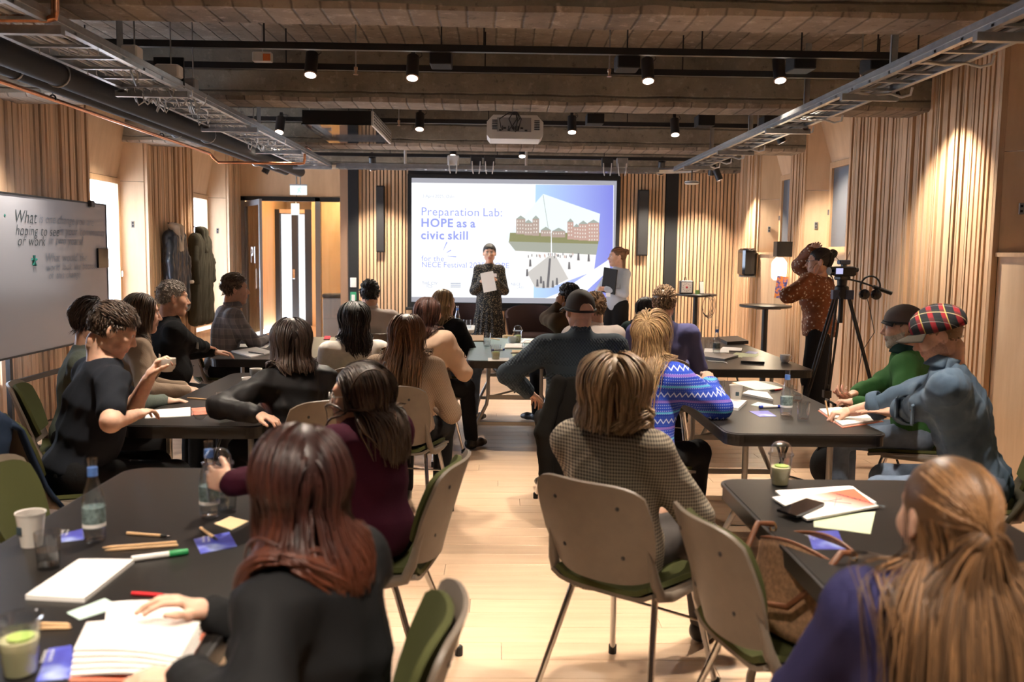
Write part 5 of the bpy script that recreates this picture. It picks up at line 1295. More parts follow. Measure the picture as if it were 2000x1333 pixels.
hair_mat('h_blackbrown', (.010, .006, .005), (.045, .025, .018), tip=(.075, .045, .032)); hair_mat('h_brown', (.07, .032, .016), (.28, .135, .065), tip=(.30, .16, .08)); hair_mat('h_auburn', (.025, .009, .007), (.11, .042, .028)); hair_mat('h_blond', (.19, .11, .05), (.52, .34, .17))
hair_mat('h_darkblond', (.17, .11, .062), (.52, .36, .215)); hair_mat('h_lightbrown', (.055, .028, .013), (.26, .13, .055), tip=(.07, .042, .025)); hair_mat('h_grey', (.22, .19, .165), (.52, .47, .42)); hair_mat('h_brownmed', (.055, .034, .022), (.15, .10, .065)); hair_mat('h_sandy', (.12, .07, .035), (.36, .22, .12))

for k_ in ('cloth_black', 'jacket_black', 'maroon_knit', 'tee_navy', 'sage_knit', 'beige_knit', 'trench', 'coat_black', 'coat_navy', 'coat_olive', 'navy_knit', 'green_cloth', 'brown_jacket', 'dark_green', 'jeans', 'grey_trousers', 'purple_shirt', 'brown_fabric', 'green_fabric', 'white_blouse', 'white_shirt'):
    MATS[k_].node_tree.nodes['Principled BSDF'].inputs['Specular IOR Level'].default_value = .12
# ---------------------------------------------------------------- the people
J = lambda m, **k: dict(m=m, **k)
T1 = .80
person('p1', 'woman with dark red hair and black jacket turning notebook pages', (588, 945, 1.88), 70, lf=10, ls=4, sink=.04, hy=-50, hp=8,
       L=dict(world=at(368, 1320, Z=.80), pose='relaxed', fd=(-.3, .9, -.05), pole=(-.8, -.3, -.4)), R=dict(w=(.05, .36, .78), pose='relaxed'),
       top=J('jacket_black', g=.024, name='jacket', fold=.009), hair=dict(style='long', len=.44, n=1700, w=.0038, m='h_red', rmax=.15, zcut=.92, vol=.030, grav=.3, part=.01), vox=.010)
person('p2', 'woman with glasses, long dark brown hair and maroon sweater', (702, 775, 3.30), 58, lf=6, ls=0, hy=24, hp=4,
       L=dict(world=at(452, 945, Z=.90), pose='grip', fd=(-.2, .95, .1), pn=(.9, .2, -.2), pole=(-.7, -.2, -.7)), R=dict(w=(.10, .34, .72)),
       top=J('maroon_knit', g=.020, fold=.006), hair=dict(style='long', len=.48, n=1500, w=.0040, m='h_darkbrown', rmax=.165, vol=.032, zcut=.86, grav=.26, curl=.10, part=-.01), vox=.010)
person('p3', 'woman with shoulder length black hair and black satin jacket', (568, 668, 4.75), 42, lf=10, hy=-20, hp=4,
       L=dict(world=at(505, 812, Z=.80), pose='relaxed', pole=(-.9, -.2, -.3)), top=J('satin_black', g=.022, name='jacket', fold=.010, fs=30), hair=dict(style='long', len=.37, n=650, w=.0056, m='h_blackbrown', vol=.030, zcut=.985, grav=.3, part=.0), vox=.012)
person('p4', 'woman with dark wavy hair and white blouse', (690, 625, 6.1), 20, lf=8, hy=10, top=J('white_blouse', g=.020, name='blouse', fold=.006), hair=dict(style='long', len=.36, n=520, w=.006, m='h_black', vol=.030, grav=.28, curl=.16), vox=.013)
person('p5', 'person with short dark hair and white shirt', (722, 574, 8.4), 15, sex='m', lf=8, hy=-8, top=J('white_shirt', g=.016, name='shirt'), hair=dict(style='short', len=.05, n=350, m='h_black', w=.006), vox=.014)
person('p6', 'woman with long light brown hair and tweed jacket', (795, 655, 5.3), -12, lf=6, hy=8, hp=2, top=J('tweed', g=.024, name='jacket', fold=.005), hair=dict(style='long', len=.52, n=750, w=.0052, m='h_brown', rmax=.165, fallback=.03, vol=.034, grav=.26, curl=.10), vox=.012)
person('p7', 'woman with auburn hair and beige trench coat', (838, 612, 7.0), -25, lf=10, hy=-8, R=dict(w=(.10, .30, .70), pole=(.8, -.4, -.5)), L=dict(w=(.06, .28, .70)),
       top=J('trench', g=.030, name='trench_coat', hem=.34, fold=.007, skirt=(-.02, (0, -.06, .36), .17, .20)), hair=dict(style='long', len=.44, n=480, w=.006, m='h_auburn', vol=.022, grav=.3), feet=dict(R=(.22, .42, .085), L=(-.02, .40, .085)), vox=.013)
person('p8', 'woman with straight blond hair and black blazer', (868, 592, 8.15), -28, lf=8, hy=-18, R=dict(w=(.12, .34, .75)), top=J('jacket_black', g=.022, name='blazer'), hair=dict(style='long', len=.36, n=420, w=.006, m='h_blond', vol=.012, grav=.3), bottom='jeans', vox=.014)
person('p9', 'man in dark tee shirt drinking from a white cup', (222, 645, 4.28), -52, sex='m', lf=17, hy=-14, hp=26, belly=.035, wide=1.08,
       R=dict(world=at(262, 812, Y=4.1), pose='relaxed', pole=(.9, -.3, -.5), fd=(-.5, .8, .1)), L=dict(world=at(292, 738, Y=4.2), pose='grip', fd=(.15, .35, .8), pn=(.4, .9, -.2), pole=(-.4, .3, -1)),
       top=J('tee_navy', g=.016, name='tee_shirt', sleeve=.36, fold=.008), hair=dict(style='short', len=.055, n=1000, m='h_darkbrown', w=.0036, sweep=A(.5, .7, .1)), brow='brow_brown', vox=.010, lipm='lips')
person('p10', 'person with dark layered hair and sage sweater behind the tee shirt man', (183, 628, 5.05), -70, sex='m', lf=10, hp=4, top=J('sage_knit', g=.018), R=dict(world=at(320, 785, Y=4.95), pole=(.6, -.4, -.6)), L=dict(w=(-.06, .38, .70)), hair=dict(style='short', len=.085, n=550, m='h_blackbrown', w=.0055, sweep=A(.2, -.3, -.4)), vox=.013)
person('p11', 'woman with brown hair, beige sweater and paper name tag', (278, 612, 5.75), -62, lf=10, hy=0, hp=6, top=J('beige_knit', g=.020), R=dict(world=at(365, 765, Y=5.6), pole=(.6, -.4, -.6)), L=dict(w=(-.05, .36, .68)), hair=dict(style='long', len=.27, n=520, w=.0055, m='h_brownmed', vol=.022, grav=.3), brow='brow_brown', vox=.012)
person('p12', 'grey haired man with moustache and black cardigan', (338, 583, 6.5), -58, sex='m', lf=8, hy=-2, hp=4, wide=1.14, belly=.05, top=J('cloth_black', g=.020, name='cardigan'), R=dict(world=at(428, 690, Z=.78), pose='flat', pole=(.7, -.4, -.5)), L=dict(world=at(415, 688, Z=.80), pose='relaxed', pole=(-.6, 0, -.8)),
       hair=dict(style='short', len=.028, n=500, m='h_grey', w=.005), brow='brow_grey', beard=('beard_grey', 'moustache'), skin='skin_light', vox=.013)
person('p13', 'man in grey plaid shirt watching the speaker', (459, 565, 7.95), -62, sex='m', scale=1.06, lf=12, hy=-2, hp=2, wide=1.05, top=J('plaid_shirt', g=.020, name='shirt', fold=.006), R=dict(world=at(520, 662, Z=.79), pose='relaxed', pole=(.8, -.3, -.5)), L=dict(w=(-.1, .42, .78)), hair=dict(style='short', len=.055, n=500, m='h_brownmed', w=.0055, sweep=A(0, .8, .4)), skin='skin_light', vox=.013)
P14 = person('p14', 'man in mesh cap and blue grey knit sweater', (1132, 608, 5.6), 8, sex='m', lf=6, hy=6, hp=4, wide=1.16, belly=.04, top=J('bluegrey_knit', g=.028, neck=True, fold=.005), L=dict(w=(-.30, .18, .72), pole=(-.9, -.3, -.2)), R=dict(w=(.12, .34, .72)), hair=None, vox=.012, skin='skin_fair')
person('p15', 'man with dark curly hair resting his head on his hand', (1110, 582, 8.3), 40, sex='m', lf=12, hy=5, hp=4, skin='skin_tan', top=J('brown_jacket', g=.022, name='jacket'), L=dict(world=at(1090, 597, Y=8.22), pose='fist', fd=(.3, .1, .9), pn=(.9, .2, .0), pole=(-.1, .4, -1)), hair=dict(style='short', len=.05, n=520, m='h_black', w=.007, sweep=A(0, .2, .6)), vox=.014)
person('p16', 'man with brown hair and white shirt beside the mesh cap man', (1158, 602, 7.2), 10, sex='m', lf=8, hy=25, top=J('white_shirt', g=.018, name='shirt'), hair=dict(style='short', len=.045, n=400, m='h_sandy', w=.006), vox=.014)
person('p17', 'woman with dark blond bob and houndstooth blazer', (1200, 760, 3.22), -38, lf=-3, ls=0, sink=.03, hy=30, hp=4, top=J('houndstooth', g=.030, name='blazer', fold=.006, hem=.40, skirt=(-.0, (0, -.01, .46), .165, .175)), R=dict(w=(.20, .33, .60), pole=(.7, -.5, -.5)), L=dict(w=(-.02, .32, .62), pole=(-.6, -.4, -.6)),
       hair=dict(style='long', len=.40, n=1800, w=.0038, m='h_darkblond', rmax=.145, vol=.060, grav=.36, zcut=1.005, part=.0), bottom='grey_trousers', feet=dict(R=(.12, .55, .085), L=(.30, .50, .30), poleL=(.2, 1, 1)), vox=.0095)
person('p18', 'woman with blond hair tied half up and blue patterned knit sweater', (1275, 655, 4.75), -40, lf=10, hy=12, hp=0, top=J('nordic_knit', g=.032, fold=.007, sg=.006), R=dict(world=at(1385, 752, Y=4.9), pose='pinch', fd=(-.4, .5, .7), pole=(.9, -.5, -.6)), L=dict(world=at(1362, 752, Y=5.0), pose='pinch', fd=(.4, .6, .5), pole=(-.3, .2, -1)),
       hair=dict(style='long', len=.52, n=1100, w=.0038, m='h_blond', seg=16, rmax=.16, fallback=.05, vol=.030, grav=.26, curl=.16, tie=(0, -.108, .075), tie_z=.0), vox=.011)
person('p19', 'man with short brown hair and purple blue shirt', (1297, 592, 6.75), -15, sex='m', lf=8, hy=4, wide=1.04, top=J('purple_shirt', g=.018, name='shirt', fold=.005), R=dict(w=(.14, .36, .74)), hair=dict(style='short', len=.045, n=600, m='h_sandy', w=.0052, sweep=A(.2, .5, .4)), vox=.012)
person('p20', 'woman with long dark hair and dark green top', (1262, 607, 8.2), -50, lf=14, hy=15, hp=6, top=J('dark_green', g=.018), L=dict(w=(-.22, .30, .72), pole=(-1, -.3, -.3)), hair=dict(style='long', len=.42, n=420, w=.006, m='h_black', vol=.012, grav=.3), vox=.014)
person('p21', 'woman with light brown half tied hair and navy sweater', (1850, 1015, 1.72), -10, lf=8, hy=16, hp=3, top=J('navy_knit', g=.020, fold=.005), R=dict(w=(.18, .34, .74)), L=dict(w=(-.10, .36, .74)), hair=dict(style='long', len=.56, n=1900, w=.0032, m='h_lightbrown', rmax=.21, fallback=.06, vol=.026, grav=.30, curl=.03, tie=(.005, -.118, .010), tie_z=.035), vox=.009)
P22 = person('p22', 'man in denim jacket and tartan cap writing in a notebook', (1832, 655, 4.15), 62, sex='m', lf=18, hy=8, hp=22, wide=1.06, top=J('denim', g=.022, name='denim_jacket', fold=.012, fs=26, sleeve=.74), R=dict(world=at(1660, 805, Z=.79), pose='pinch', fd=(-.35, .9, -.1), pole=(.7, -.4, -.6)), L=dict(world=at(1722, 815, Z=.775), pose='flat', fd=(.15, .95, -.05), pole=(-.8, -.3, -.5)),
       hair=dict(style='short', len=.02, n=200, m='h_sandy', w=.004), bottom='jeans', beard=('stubble', 'full'), brow='brow_brown', vox=.0095)
P23 = person('p23', 'man in grey flat cap and green jumper holding a phone', (1762, 640, 5.3), 60, sex='m', lf=10, hy=8, hp=4, top=J('green_cloth', g=.020, fold=.006), R=dict(world=at(1660, 775, Y=5.15), pose='grip', pn=(.2, .3, .9), pole=(.6, -.4, -.7)), L=dict(world=at(1672, 788, Y=5.05), pose='grip', pole=(-.6, -.2, -.7)), hair=dict(style='short', len=.012, n=200, m='h_brownmed', w=.004), skin='skin_light', bottom='jeans', beard=('beard_grey', 'full'), vox=.011)
P24 = person('p24', 'standing woman in rust floral blouse with raised arms behind the film camera', (1600, 512, 8.0), 62, hy=10, hp=2, stand=True, lf=2, top=J('floral_rust', g=.034, name='blouse', hem=.88, fold=.008, flare=.01), R=dict(world=at(1588, 486, Y=8.05), pose='flat', fd=(-.75, -.3, .35), pn=(0, .2, -1), pole=(.4, 1, .1)), L=dict(world=at(1583, 545, Y=7.85), pose='relaxed', fd=(.1, -.05, 1), pn=(.8, -.4, 0), pole=(-.5, .4, -1)),
       hair=dict(style='long', len=.30, n=420, w=.0055, m='h_black', vol=.008, tie=(0, -.10, .07), tie_z=-.06, bun=((0, -.115, .07), .036), grav=.5), bottom='cloth_black_wide', vox=.012)
P25 = person('p25', 'speaker with black hair in dotted black dress holding paper', (956, 495, 12.0), 176, hy=4, hp=2, stand=True, lf=-1, dress='dotted_dress', bottom=None, wide=.84, R=dict(w=(.09, .24, 1.20), pose='pinch', fd=(-.5, .5, .5), pole=(.45, -.4, -1)), L=dict(w=(-.11, .24, 1.22), pose='pinch', fd=(.5, .5, .6), pole=(-.45, -.4, -1)),
       hair=dict(style='long', len=.15, n=520, w=.0065, m='h_black', vol=.012, cap=.011, recede=-.010, tie=(0, -.10, -.02), tie_z=-.08, grav=.4), vox=.012)
P26 = person('p26', 'standing woman with brown bun and pale blue top holding a black folder', (1205, 502, 11.6), 128, hy=-30, stand=True, lf=0, wide=.86, top=J('light_blue_knit', g=.012, fold=.003), R=dict(w=(.05, .24, 1.15), pose='fist', pole=(.8, -.3, -.6)), L=dict(w=(-.04, .25, 1.15), pose='fist', pole=(-.8, -.3, -.6)), hair=dict(style='long', len=.28, n=380, w=.0055, m='h_brown', vol=.010, tie=(0, -.10, .06), tie_z=-.08, bun=((0, -.12, .06), .04), grav=.4), bottom='cloth_black_wide', brow='brow_brown', vox=.012)
add_glasses(PEOPLE['p2'], 'white_plastic', .023); add_glasses(P24)
mat('mesh_black', (.03, .022, .02), .8); mat('cap_black', (.010, .010, .011), .8); mat('cap_grey', (.085, .07, .068), .95); mat('brim_olive', (.022, .016, .010), .95)
dome_cap(P14, 'mesh_cap', 'mesh_black', .014, .014, .17, brim=(1, .07, 'cap_black'), band=('cap_black', .010))
dome_cap(P22, 'tartan_cap', 'tartan', .022, .022, .10, brim=(1, .08, 'brim_olive'), puff=.12)
dome_cap(P23, 'flat_cap', 'cap_grey', .016, .030, .12, brim=(1, .02, 'cap_black'), band=('cap_black', .007), puff=.06)
for k, l in (('p1', 'stacking chair under the red haired woman in black jacket'), ('p2', 'stacking chair under the woman in maroon sweater'), ('p3', 'stacking chair under the woman in satin jacket'), ('p4', 'stacking chair under the woman in white blouse'), ('p5', 'stacking chair under the person in white shirt'), ('p6', 'stacking chair under the woman in tweed jacket'), ('p7', 'stacking chair under the woman in trench coat'), ('p8', 'stacking chair under the blond woman in black blazer'), ('p9', 'stacking chair under the man drinking coffee, navy coat on its back'), ('p10', 'stacking chair under the person in sage sweater'), ('p11', 'stacking chair under the woman in beige sweater'), ('p12', 'stacking chair under the grey haired man'), ('p13', 'stacking chair under the man in plaid shirt'), ('p14', 'stacking chair under the mesh cap man, dark coat on its back'), ('p15', 'stacking chair under the man with curly hair'), ('p16', 'stacking chair under the brown haired man in white shirt'), ('p17', 'stacking chair under the woman in houndstooth blazer'), ('p18', 'stacking chair under the woman in blue patterned sweater'), ('p19', 'stacking chair under the man in purple blue shirt'), ('p20', 'stacking chair under the woman in dark green top'), ('p21', 'stacking chair under the woman in navy sweater'), ('p22', 'stacking chair under the man in denim jacket'), ('p23', 'stacking chair under the man in green jumper')): sit(k, l)
# ---------------------------------------------------------------- whiteboard
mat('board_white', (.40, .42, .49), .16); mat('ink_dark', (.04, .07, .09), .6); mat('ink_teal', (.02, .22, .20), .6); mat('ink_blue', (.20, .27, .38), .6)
wb = thing('whiteboard', 'large whiteboard on black stand with a handwritten question', 'whiteboard', (-3.75, 0, 0))
y0, y1, z0, z1 = 6.45, 8.78, .74, 1.99
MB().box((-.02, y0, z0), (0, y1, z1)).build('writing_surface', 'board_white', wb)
for (a, b) in (((y0-.015, z0-.015), (y1+.015, z0)), ((y0-.015, z1), (y1+.015, z1+.015)), ((y0-.015, z0), (y0, z1)), ((y1, z0), (y1+.015, z1))): MB().box((-.025, a[0], a[1]), (.006, b[0], b[1])).build('edge_frame', 'black_metal', wb)
for y in (7.05, 8.5):
    MB().box((-.06, y-.02, 0), (-.025, y+.02, 1.9)).build('stand_post', 'black_metal', wb); MB().box((-.20, y-.025, 0), (.30, y+.025, .035)).build('stand_foot', 'black_metal', wb)
MB().box((-.055, 7.05, .50), (-.03, 8.5, .54)).build('stand_crossbar', 'black_metal', wb)
MB().bbox((-.005, 8.42, z1-.03), (.03, 8.5, z1+.03), .006).build('clip', 'dark_plastic', wb)
WBM = lambda y, z: Matrix(((0, 0, 1, .004), (1, 0, 0, y), (0, 1, 0, z), (0, 0, 0, 1)))
for (s_, px, py, sz, m) in (('What', 27, 434, .17, 'ink_dark'), ('is one change you are', 76, 435, .125, 'ink_blue'), ('hoping to see', 30, 459, .14, 'ink_dark'), ('in your community', 115, 459, .13, 'ink_blue'), ('or work', 34, 480, .14, 'ink_dark'), ('in two years?', 95, 478, .13, 'ink_blue'), ('What would the', 88, 512, .125, 'ink_blue'), ('world look like because', 90, 530, .11, 'ink_blue'), ('of this change', 95, 546, .11, 'ink_blue')):
    p = at(px, py, X=-3.746); text_words('handwriting', s_, sz*.86, m, wb, WBM(p[1], p[2]), shear=.3, space=1.05, bold=-.0012)
p = at(10, 421, X=-3.746); MB().ball((.002, p[1], p[2]), (.002, .012, .012), 8, 6).build('ink_bullet', 'ink_teal', wb)
p = at(67, 510, X=-3.746)
for k in range(5): a = k*1.256+.3; MB().tube([(.004, p[1], p[2]), (.004, p[1]+.035*cos(a), p[2]+.045*sin(a))], [.006, .011], 6).build('ink_flower', 'ink_teal', wb)
a, b = at(190, 485, X=-3.74), at(211, 523, X=-3.74); t = thing('board_eraser', 'dark rectangular magnetic eraser stuck on the whiteboard edge', 'eraser', (-3.75, 0, 0))
MB().bbox((0, a[1], b[2]), (.02, b[1], a[2]), .003).build('felt_block', 'gloss_black', t)
mat('cap_red2', (.5, .03, .04), .7)
# ---------------------------------------------------------------- coats on the wall, red backpack on the sill
def coat(name, label, px, X, ztop, zbot, m, w_, collar=None, seed=0):
    p = at(px, 500, X=X); t = thing(name, label, 'coat', (X, p[1], 0)); S = SDF()
    S.cap((.04, -w_*.55, ztop-.10), (.04, w_*.55, ztop-.10), .055, .05, k=.06); S.cap((.03, 0, ztop-.03), (.05, 0, ztop-.12), .05, .06, k=.05)
    for q in np.linspace(-.75, .75, 5): S.cap((.05, q*w_*.8, ztop-.15), (.06+.02*cos(q*9+seed), q*w_*1.05, zbot+.03), .088, .085, k=.035)
    v, f = S.mesh(.014); n = vnormals(v, f); v = v+n*(wob(v*A(1, 3, .6), 22, seed)*.012)[:, None]; obj('coat_body', np_mesh('coat_body', v, f, m), t)
    for s in (-1, 1):
        S = SDF(); S.cap((.05, s*w_*.6, ztop-.12), (.09, s*w_*1.0, ztop-.42), .055, .05, k=.03); S.cap((.09, s*w_*1.0, ztop-.42), (.11, s*w_*.95, ztop-.68), .05, .043, k=.03)
        v, f = S.mesh(.014); n = vnormals(v, f); v = v+n*(wob(v, 30, seed+s)*.008)[:, None]; sl = obj('sleeve', np_mesh('sleeve', v, f, m), t)
        if collar: MB().tube([(.11+.05*cos(a), s*w_*.95+.05*sin(a), ztop-.69) for a in np.linspace(0, 2*pi, 15)[:-1]], .022, 6, closed=True).build('cuff', collar, sl, smooth=True)
    S = SDF(); S.cap((.09, -.08, ztop-.02), (.12, -.03, ztop-.28), .05, .035, k=.03); S.cap((.09, .08, ztop-.02), (.12, .03, ztop-.28), .05, .035, k=.03); S.cap((.05, -.08, ztop), (.05, .08, ztop), .045, k=.03)
    v, f = S.mesh(.012); n = vnormals(v, f); v = v+n*(wob(v, 40, seed)*.006)[:, None]; obj('collar', np_mesh('collar', v, f, collar or m), t)
    MB().tube([(-.03, 0, ztop+.04), (.05, 0, ztop+.02), (.06, 0, ztop+.05)], .008, 6).build('hanging_loop', 'black_metal', t)
coat('leather_coat', 'black leather coat with pale fleece collar hanging on the slats', 334, -4.0, 1.86, .85, 'leather_black', .30, 'fleece', 1)
coat('hanging_coat', 'long dark olive coat hanging next to the fleece collared coat', 384, -4.0, 1.84, .62, 'coat_olive', .34, None, 4)
t = thing('backpack', 'red backpack standing on the window sill behind the whiteboard edge', 'backpack', (-4.24, 9.42, .45)); S = SDF(); S.ell((0, 0, .34), (.10, .15, .36), k=.03); S.ell((.07, 0, .22), (.05, .11, .16), k=.03)
v, f = S.mesh(.014); obj('pack_body', np_mesh('pack_body', v, f, 'red_cloth'), t); MB().tube([(0, -.05, .69), (0, -.03, .75), (0, .03, .75), (0, .05, .69)], .012, 6).build('grab_handle', 'red_cloth', t)
# ---------------------------------------------------------------- high tables with their things
def high_table(x, y, z, r, label):
    t = thing('high_table', label, 'table', (x, y, 0)); MB().lathe([(0, z-.03), (r-.02, z-.03), (r, z-.018), (r, z-.006), (r-.006, z), (0, z)], 36).build('table_top', 'table_rim', t, smooth=40)
    MB().tube([(0, 0, .02), (0, 0, z-.03)], .035, 14).build('pole', 'black_metal', t, smooth=40); MB().lathe([(0, 0), (.24, 0), (.24, .012), (.05, .025), (0, .025)], 30).build('base', 'black_metal', t, smooth=40); MB().box((-.14, -.14, z-.045), (.14, .14, z-.03)).build('mounting_plate', 'black_metal', t)
h1, h2 = at(1495, 596, Y=10.5), at(1359, 574, Y=12.8)
high_table(h1[0], 10.5, h1[2], .30, 'round black bar table under the lit wall lamp'); high_table(h2[0], 12.8, h2[2], .30, 'round black bar table carrying the visual timer')
t = thing('poster_stand', 'clear table stand holding a colourful leaflet on the bar table', 'stand', (at(1520, 590, Y=10.5)[0], 10.45, h1[2]))
po = NT('leaflet'); co = po.coord(); n = po.noise(co, 22, 2); po.col(po.ramp(n, [(.38, (.85, .30, .08)), (.5, (.30, .16, .42)), (.58, (.05, .10, .30)), (.7, (.80, .55, .2))], 'CONSTANT')); MATS['leaflet'] = po.m
MB().box((-.075, -.003, .08), (.055, .003, .34), Matrix.Rotation(.10, 4, 'Y')).build('leaflet', 'leaflet', t); thin_glass('acrylic', (.92, .94, .95), .3); MB().box((-.06, -.03, 0), (.06, .03, .10)).build('holder', 'acrylic', t)
t = thing('visual_timer', 'square visual timer with white dial on the bar table', 'timer', (at(1340, 571, Y=12.7)[0], 12.7, h2[2]))
MB().bbox((-.10, -.03, 0), (.10, .03, .19), .012).build('case', 'dark_plastic', t); MB().box((-.075, -.034, .02), (.075, -.0301, .165)).build('dial', 'white_plastic', t); MB().lathe([(0, .001), (.014, .001), (.014, .012), (0, .012)], 12, (0, -.034, .093), 1).build('knob', 'red_cloth', t)
for k in range(12): a = k*pi/6; MB().box((.052*cos(a)-.003, -.0352, .093+.052*sin(a)-.006), (.052*cos(a)+.003, -.0341, .093+.052*sin(a)+.006)).build('hour_mark', 'black_matte', t)
MB().tube([(-.03, 0, .185), (-.03, 0, .23), (-.01, 0, .235), (.0, 0, .19)], .006, 6).build('handle', 'dark_plastic', t)
t = thing('phone', 'upright phone with pale screen beside the visual timer', 'phone', (at(1371, 570, Y=12.75)[0], 12.75, h2[2]), .5); MB().bbox((-.04, -.006, 0), (.04, .006, .18), .004, Matrix.Rotation(-.12, 4, 'X')).build('case', 'dark_plastic', t); MB().box((-.035, -.0075, .008), (.035, -.0062, .172), Matrix.Rotation(-.12, 4, 'X')).build('screen', 'white_plastic', t)
mat('green_glass', (.20, .36, .10), .2); t = thing('candle_glass', 'small green glass on the bar table with the timer', 'glass', (at(1362, 573, Y=12.62)[0], 12.62, h2[2])); MB().lathe([(0, 0), (.03, 0), (.034, .06), (.03, .06), (.027, .01), (0, .01)], 16).build('bowl', 'green_glass', t, smooth=40)
t = thing('charger_cable', 'dark coiled cable hanging from the bar table edge', 'cable', (h2[0]+.10, 12.55, h2[2]))
for k in range(4): MB().tube([(.10*sin(a)*(.6+.1*k)+.01*k, .02*cos(3*a)-.02, -.16+(.13+.012*k)*cos(a)) for a in np.linspace(0, 2*pi, 21)[:-1]], .0045, 5, closed=True).build('loop', 'dark_plastic', t, smooth=True)
MB().tube([(0, .0, .004), (0, -.02, -.02), (0, -.025, -.05)], .005, 5).build('lead', 'dark_plastic', t)
MB().tube([(-.05, -.02, -.2), (-.06, -.02, -.6), (-.08, .02, -h2[2]+.02)], .0045, 5).build('tail', 'dark_plastic', t)
# ---------------------------------------------------------------- film camera on tripod
tp = at(1645, 545, Y=6.9); t = thing('tripod', 'black video tripod beside the floral blouse woman', 'tripod', (tp[0], 6.9, 0)); za = tp[2]-.12
MB().lathe([(0, -.05), (.05, -.05), (.06, -.02), (.05, .04), (.035, .05), (.04, .12), (0, .12)], 16, (0, 0, za+.02)).build('bowl_head', 'black_metal', t, smooth=40)
mat('blue_grey', (.03, .05, .11), .45)
for k, a in enumerate((3.5, 5.6, 1.45)):
    d = A(cos(a), sin(a), 0); f_ = d*.50; lg = obj('leg', None, t)
    for s in (-1, 1): n_ = A(-d[1], d[0], 0)*s*.016; MB().tube([d*.05+n_+A(0, 0, za), f_*.62+n_+A(0, 0, za*.36)], .010, 8).build('upper_tube', 'black_metal', lg, smooth=40)
    MB().tube([f_*.55+A(0, 0, za*.43), f_+A(0, 0, .012)], .009, 8).build('lower_tube', 'black_metal', lg, smooth=40); MB().ball(tuple(f_+A(0, 0, .015)), .018, 8, 6).build('foot', 'rubber', lg)
    MB().cbox((f_[0]*.61, f_[1]*.61, za*.37), (.06, .05, .06)).build('clamp', 'black_metal', lg); MB().cbox((d[0]*.055, d[1]*.055, za), (.06, .05, .07)).build('hinge', 'blue_grey', lg)
MB().tube([(0, 0, za), (0, 0, za-.22)], .018, 10).build('centre_column', 'black_metal', t)
MB().tube([(.03, -.03, za+.12), (.12, -.05, za+.10), (.30, -.06, za+.04)], .007, 8).build('pan_handle', 'black_metal', t); MB().tube([(.22, -.057, za+.065), (.36, -.063, za+.015)], .016, 10).build('handle_grip', 'rubber', t, smooth=40)
t = thing('video_camera', 'black camcorder with lit flip screen on the tripod', 'camera', (tp[0], 6.9, za+.14), .35)
MB().bbox((-.07, -.045, 0), (.10, .045, .075), .01).build('camera_body', 'black_matte', t); MB().lathe([(0, 0), (.03, 0), (.034, .03), (.034, .06), (0, .06)], 16, (-.13, 0, .04), 0).build('lens', 'gloss_black', t, smooth=40); MB().bbox((-.045, -.02, .09), (.06, .02, .125), .006).build('receiver', 'blue_grey', t)
MB().box((-.01, -.012, .07), (.02, .012, .095)).build('shoe_mount', 'black_metal', t); emit('lcd', (.55, .55, .85), .8); MB().bbox((-.135, -.075, .012), (-.055, -.065, .068), .003).build('flip_screen', 'black_matte', t); MB().box((-.128, -.0765, .018), (-.062, -.0752, .062)).build('lcd_image', 'lcd', t); MB().lathe([(0, 0), (.018, 0), (.02, .04), (0, .04)], 12, (.10, 0, .05), 0).build('eyepiece', 'rubber', t)
MB().tube([(-.04, 0, .12), (-.12, .02, .20)], .0025, 5).build('antenna', 'black_metal', t); MB().tube([(.03, 0, .12), (.08, .02, .19)], .0025, 5).build('antenna', 'black_metal', t); MB().bbox((-.05, -.04, -.03), (.05, .04, 0), .006).build('quick_plate', 'black_metal', t)
hp_ = at(1700, 560, Y=6.82); t = thing('headphones', 'black over ear headphones hanging on the tripod handle', 'headphones', (hp_[0], 6.82, hp_[2]))
MB().tube([(.075*cos(a), 0, .075*sin(a)*1.05) for a in np.linspace(-.35, pi+.35, 19)], .007, 6).build('headband', 'black_metal', t, smooth=True)
for s in (-1, 1): MB().lathe([(0, -.018), (.034, -.018), (.04, -.005), (.04, .012), (.028, .02), (0, .02)], 18, (s*.045, 0, -.06), 1).build('ear_cup', 'gloss_black', t, smooth=40)
MB().tube([(-.02, 0, -.09), (.02, .02, -.2), (.05, .0, -.35), (-.03, .02, -.5), (-.06, .03, -.8), (-.1, .03, -hp_[2]+.02)], .003, 5).build('cord', 'dark_plastic', t, smooth=True)
# ---------------------------------------------------------------- tableware
glassm('clear_glass', (.97, .99, 1.0)); thin_glass('clear_plastic', (.965, .975, .98), .30); mat('paper', (.80, .76, .72), .8); mat('paper_white', (.84, .82, .80), .7); mat('paper_green', (.62, .70, .48), .8); mat('paper_mint', (.50, .68, .62), .8); mat('paper_tan', (.74, .56, .32), .8); mat('coral', (.78, .25, .16), .6); mat('porcelain', (.84, .82, .79), .25); mat('paper_cup', (.72, .67, .62), .6)
mat('pencil_wood', (.66, .42, .22), .6); mat('pen_red', (.62, .02, .03), .35); mat('pen_black', (.015, .015, .015), .35); mat('marker_green', (.02, .30, .09), .4); mat('marker_blue', (.02, .05, .45), .4); mat('label_blue', (.10, .22, .58), .5); mat('label_photo', (.16, .22, .22), .5, var=.5, vscale=60); mat('lime', (.38, .52, .12), .4); mat('lemon', (.78, .62, .16), .4); mat('kraft', (.25, .16, .09), .8)
le = NT('lemonade'); le.set(color=(.74, .70, .42), rough=.25, trans=.12, ior=1.33); MATS['lemonade'] = le.m
bc = NT('blue_card'); co = bc.coord(); n = bc.noise(co, 9, 2); bc.col(bc.ramp(n, [(.3, (.03, .025, .30)), (.55, (.10, .12, .55)), (.72, (.45, .55, .85))])); bc.set(rough=.35); MATS['blue_card'] = bc.m
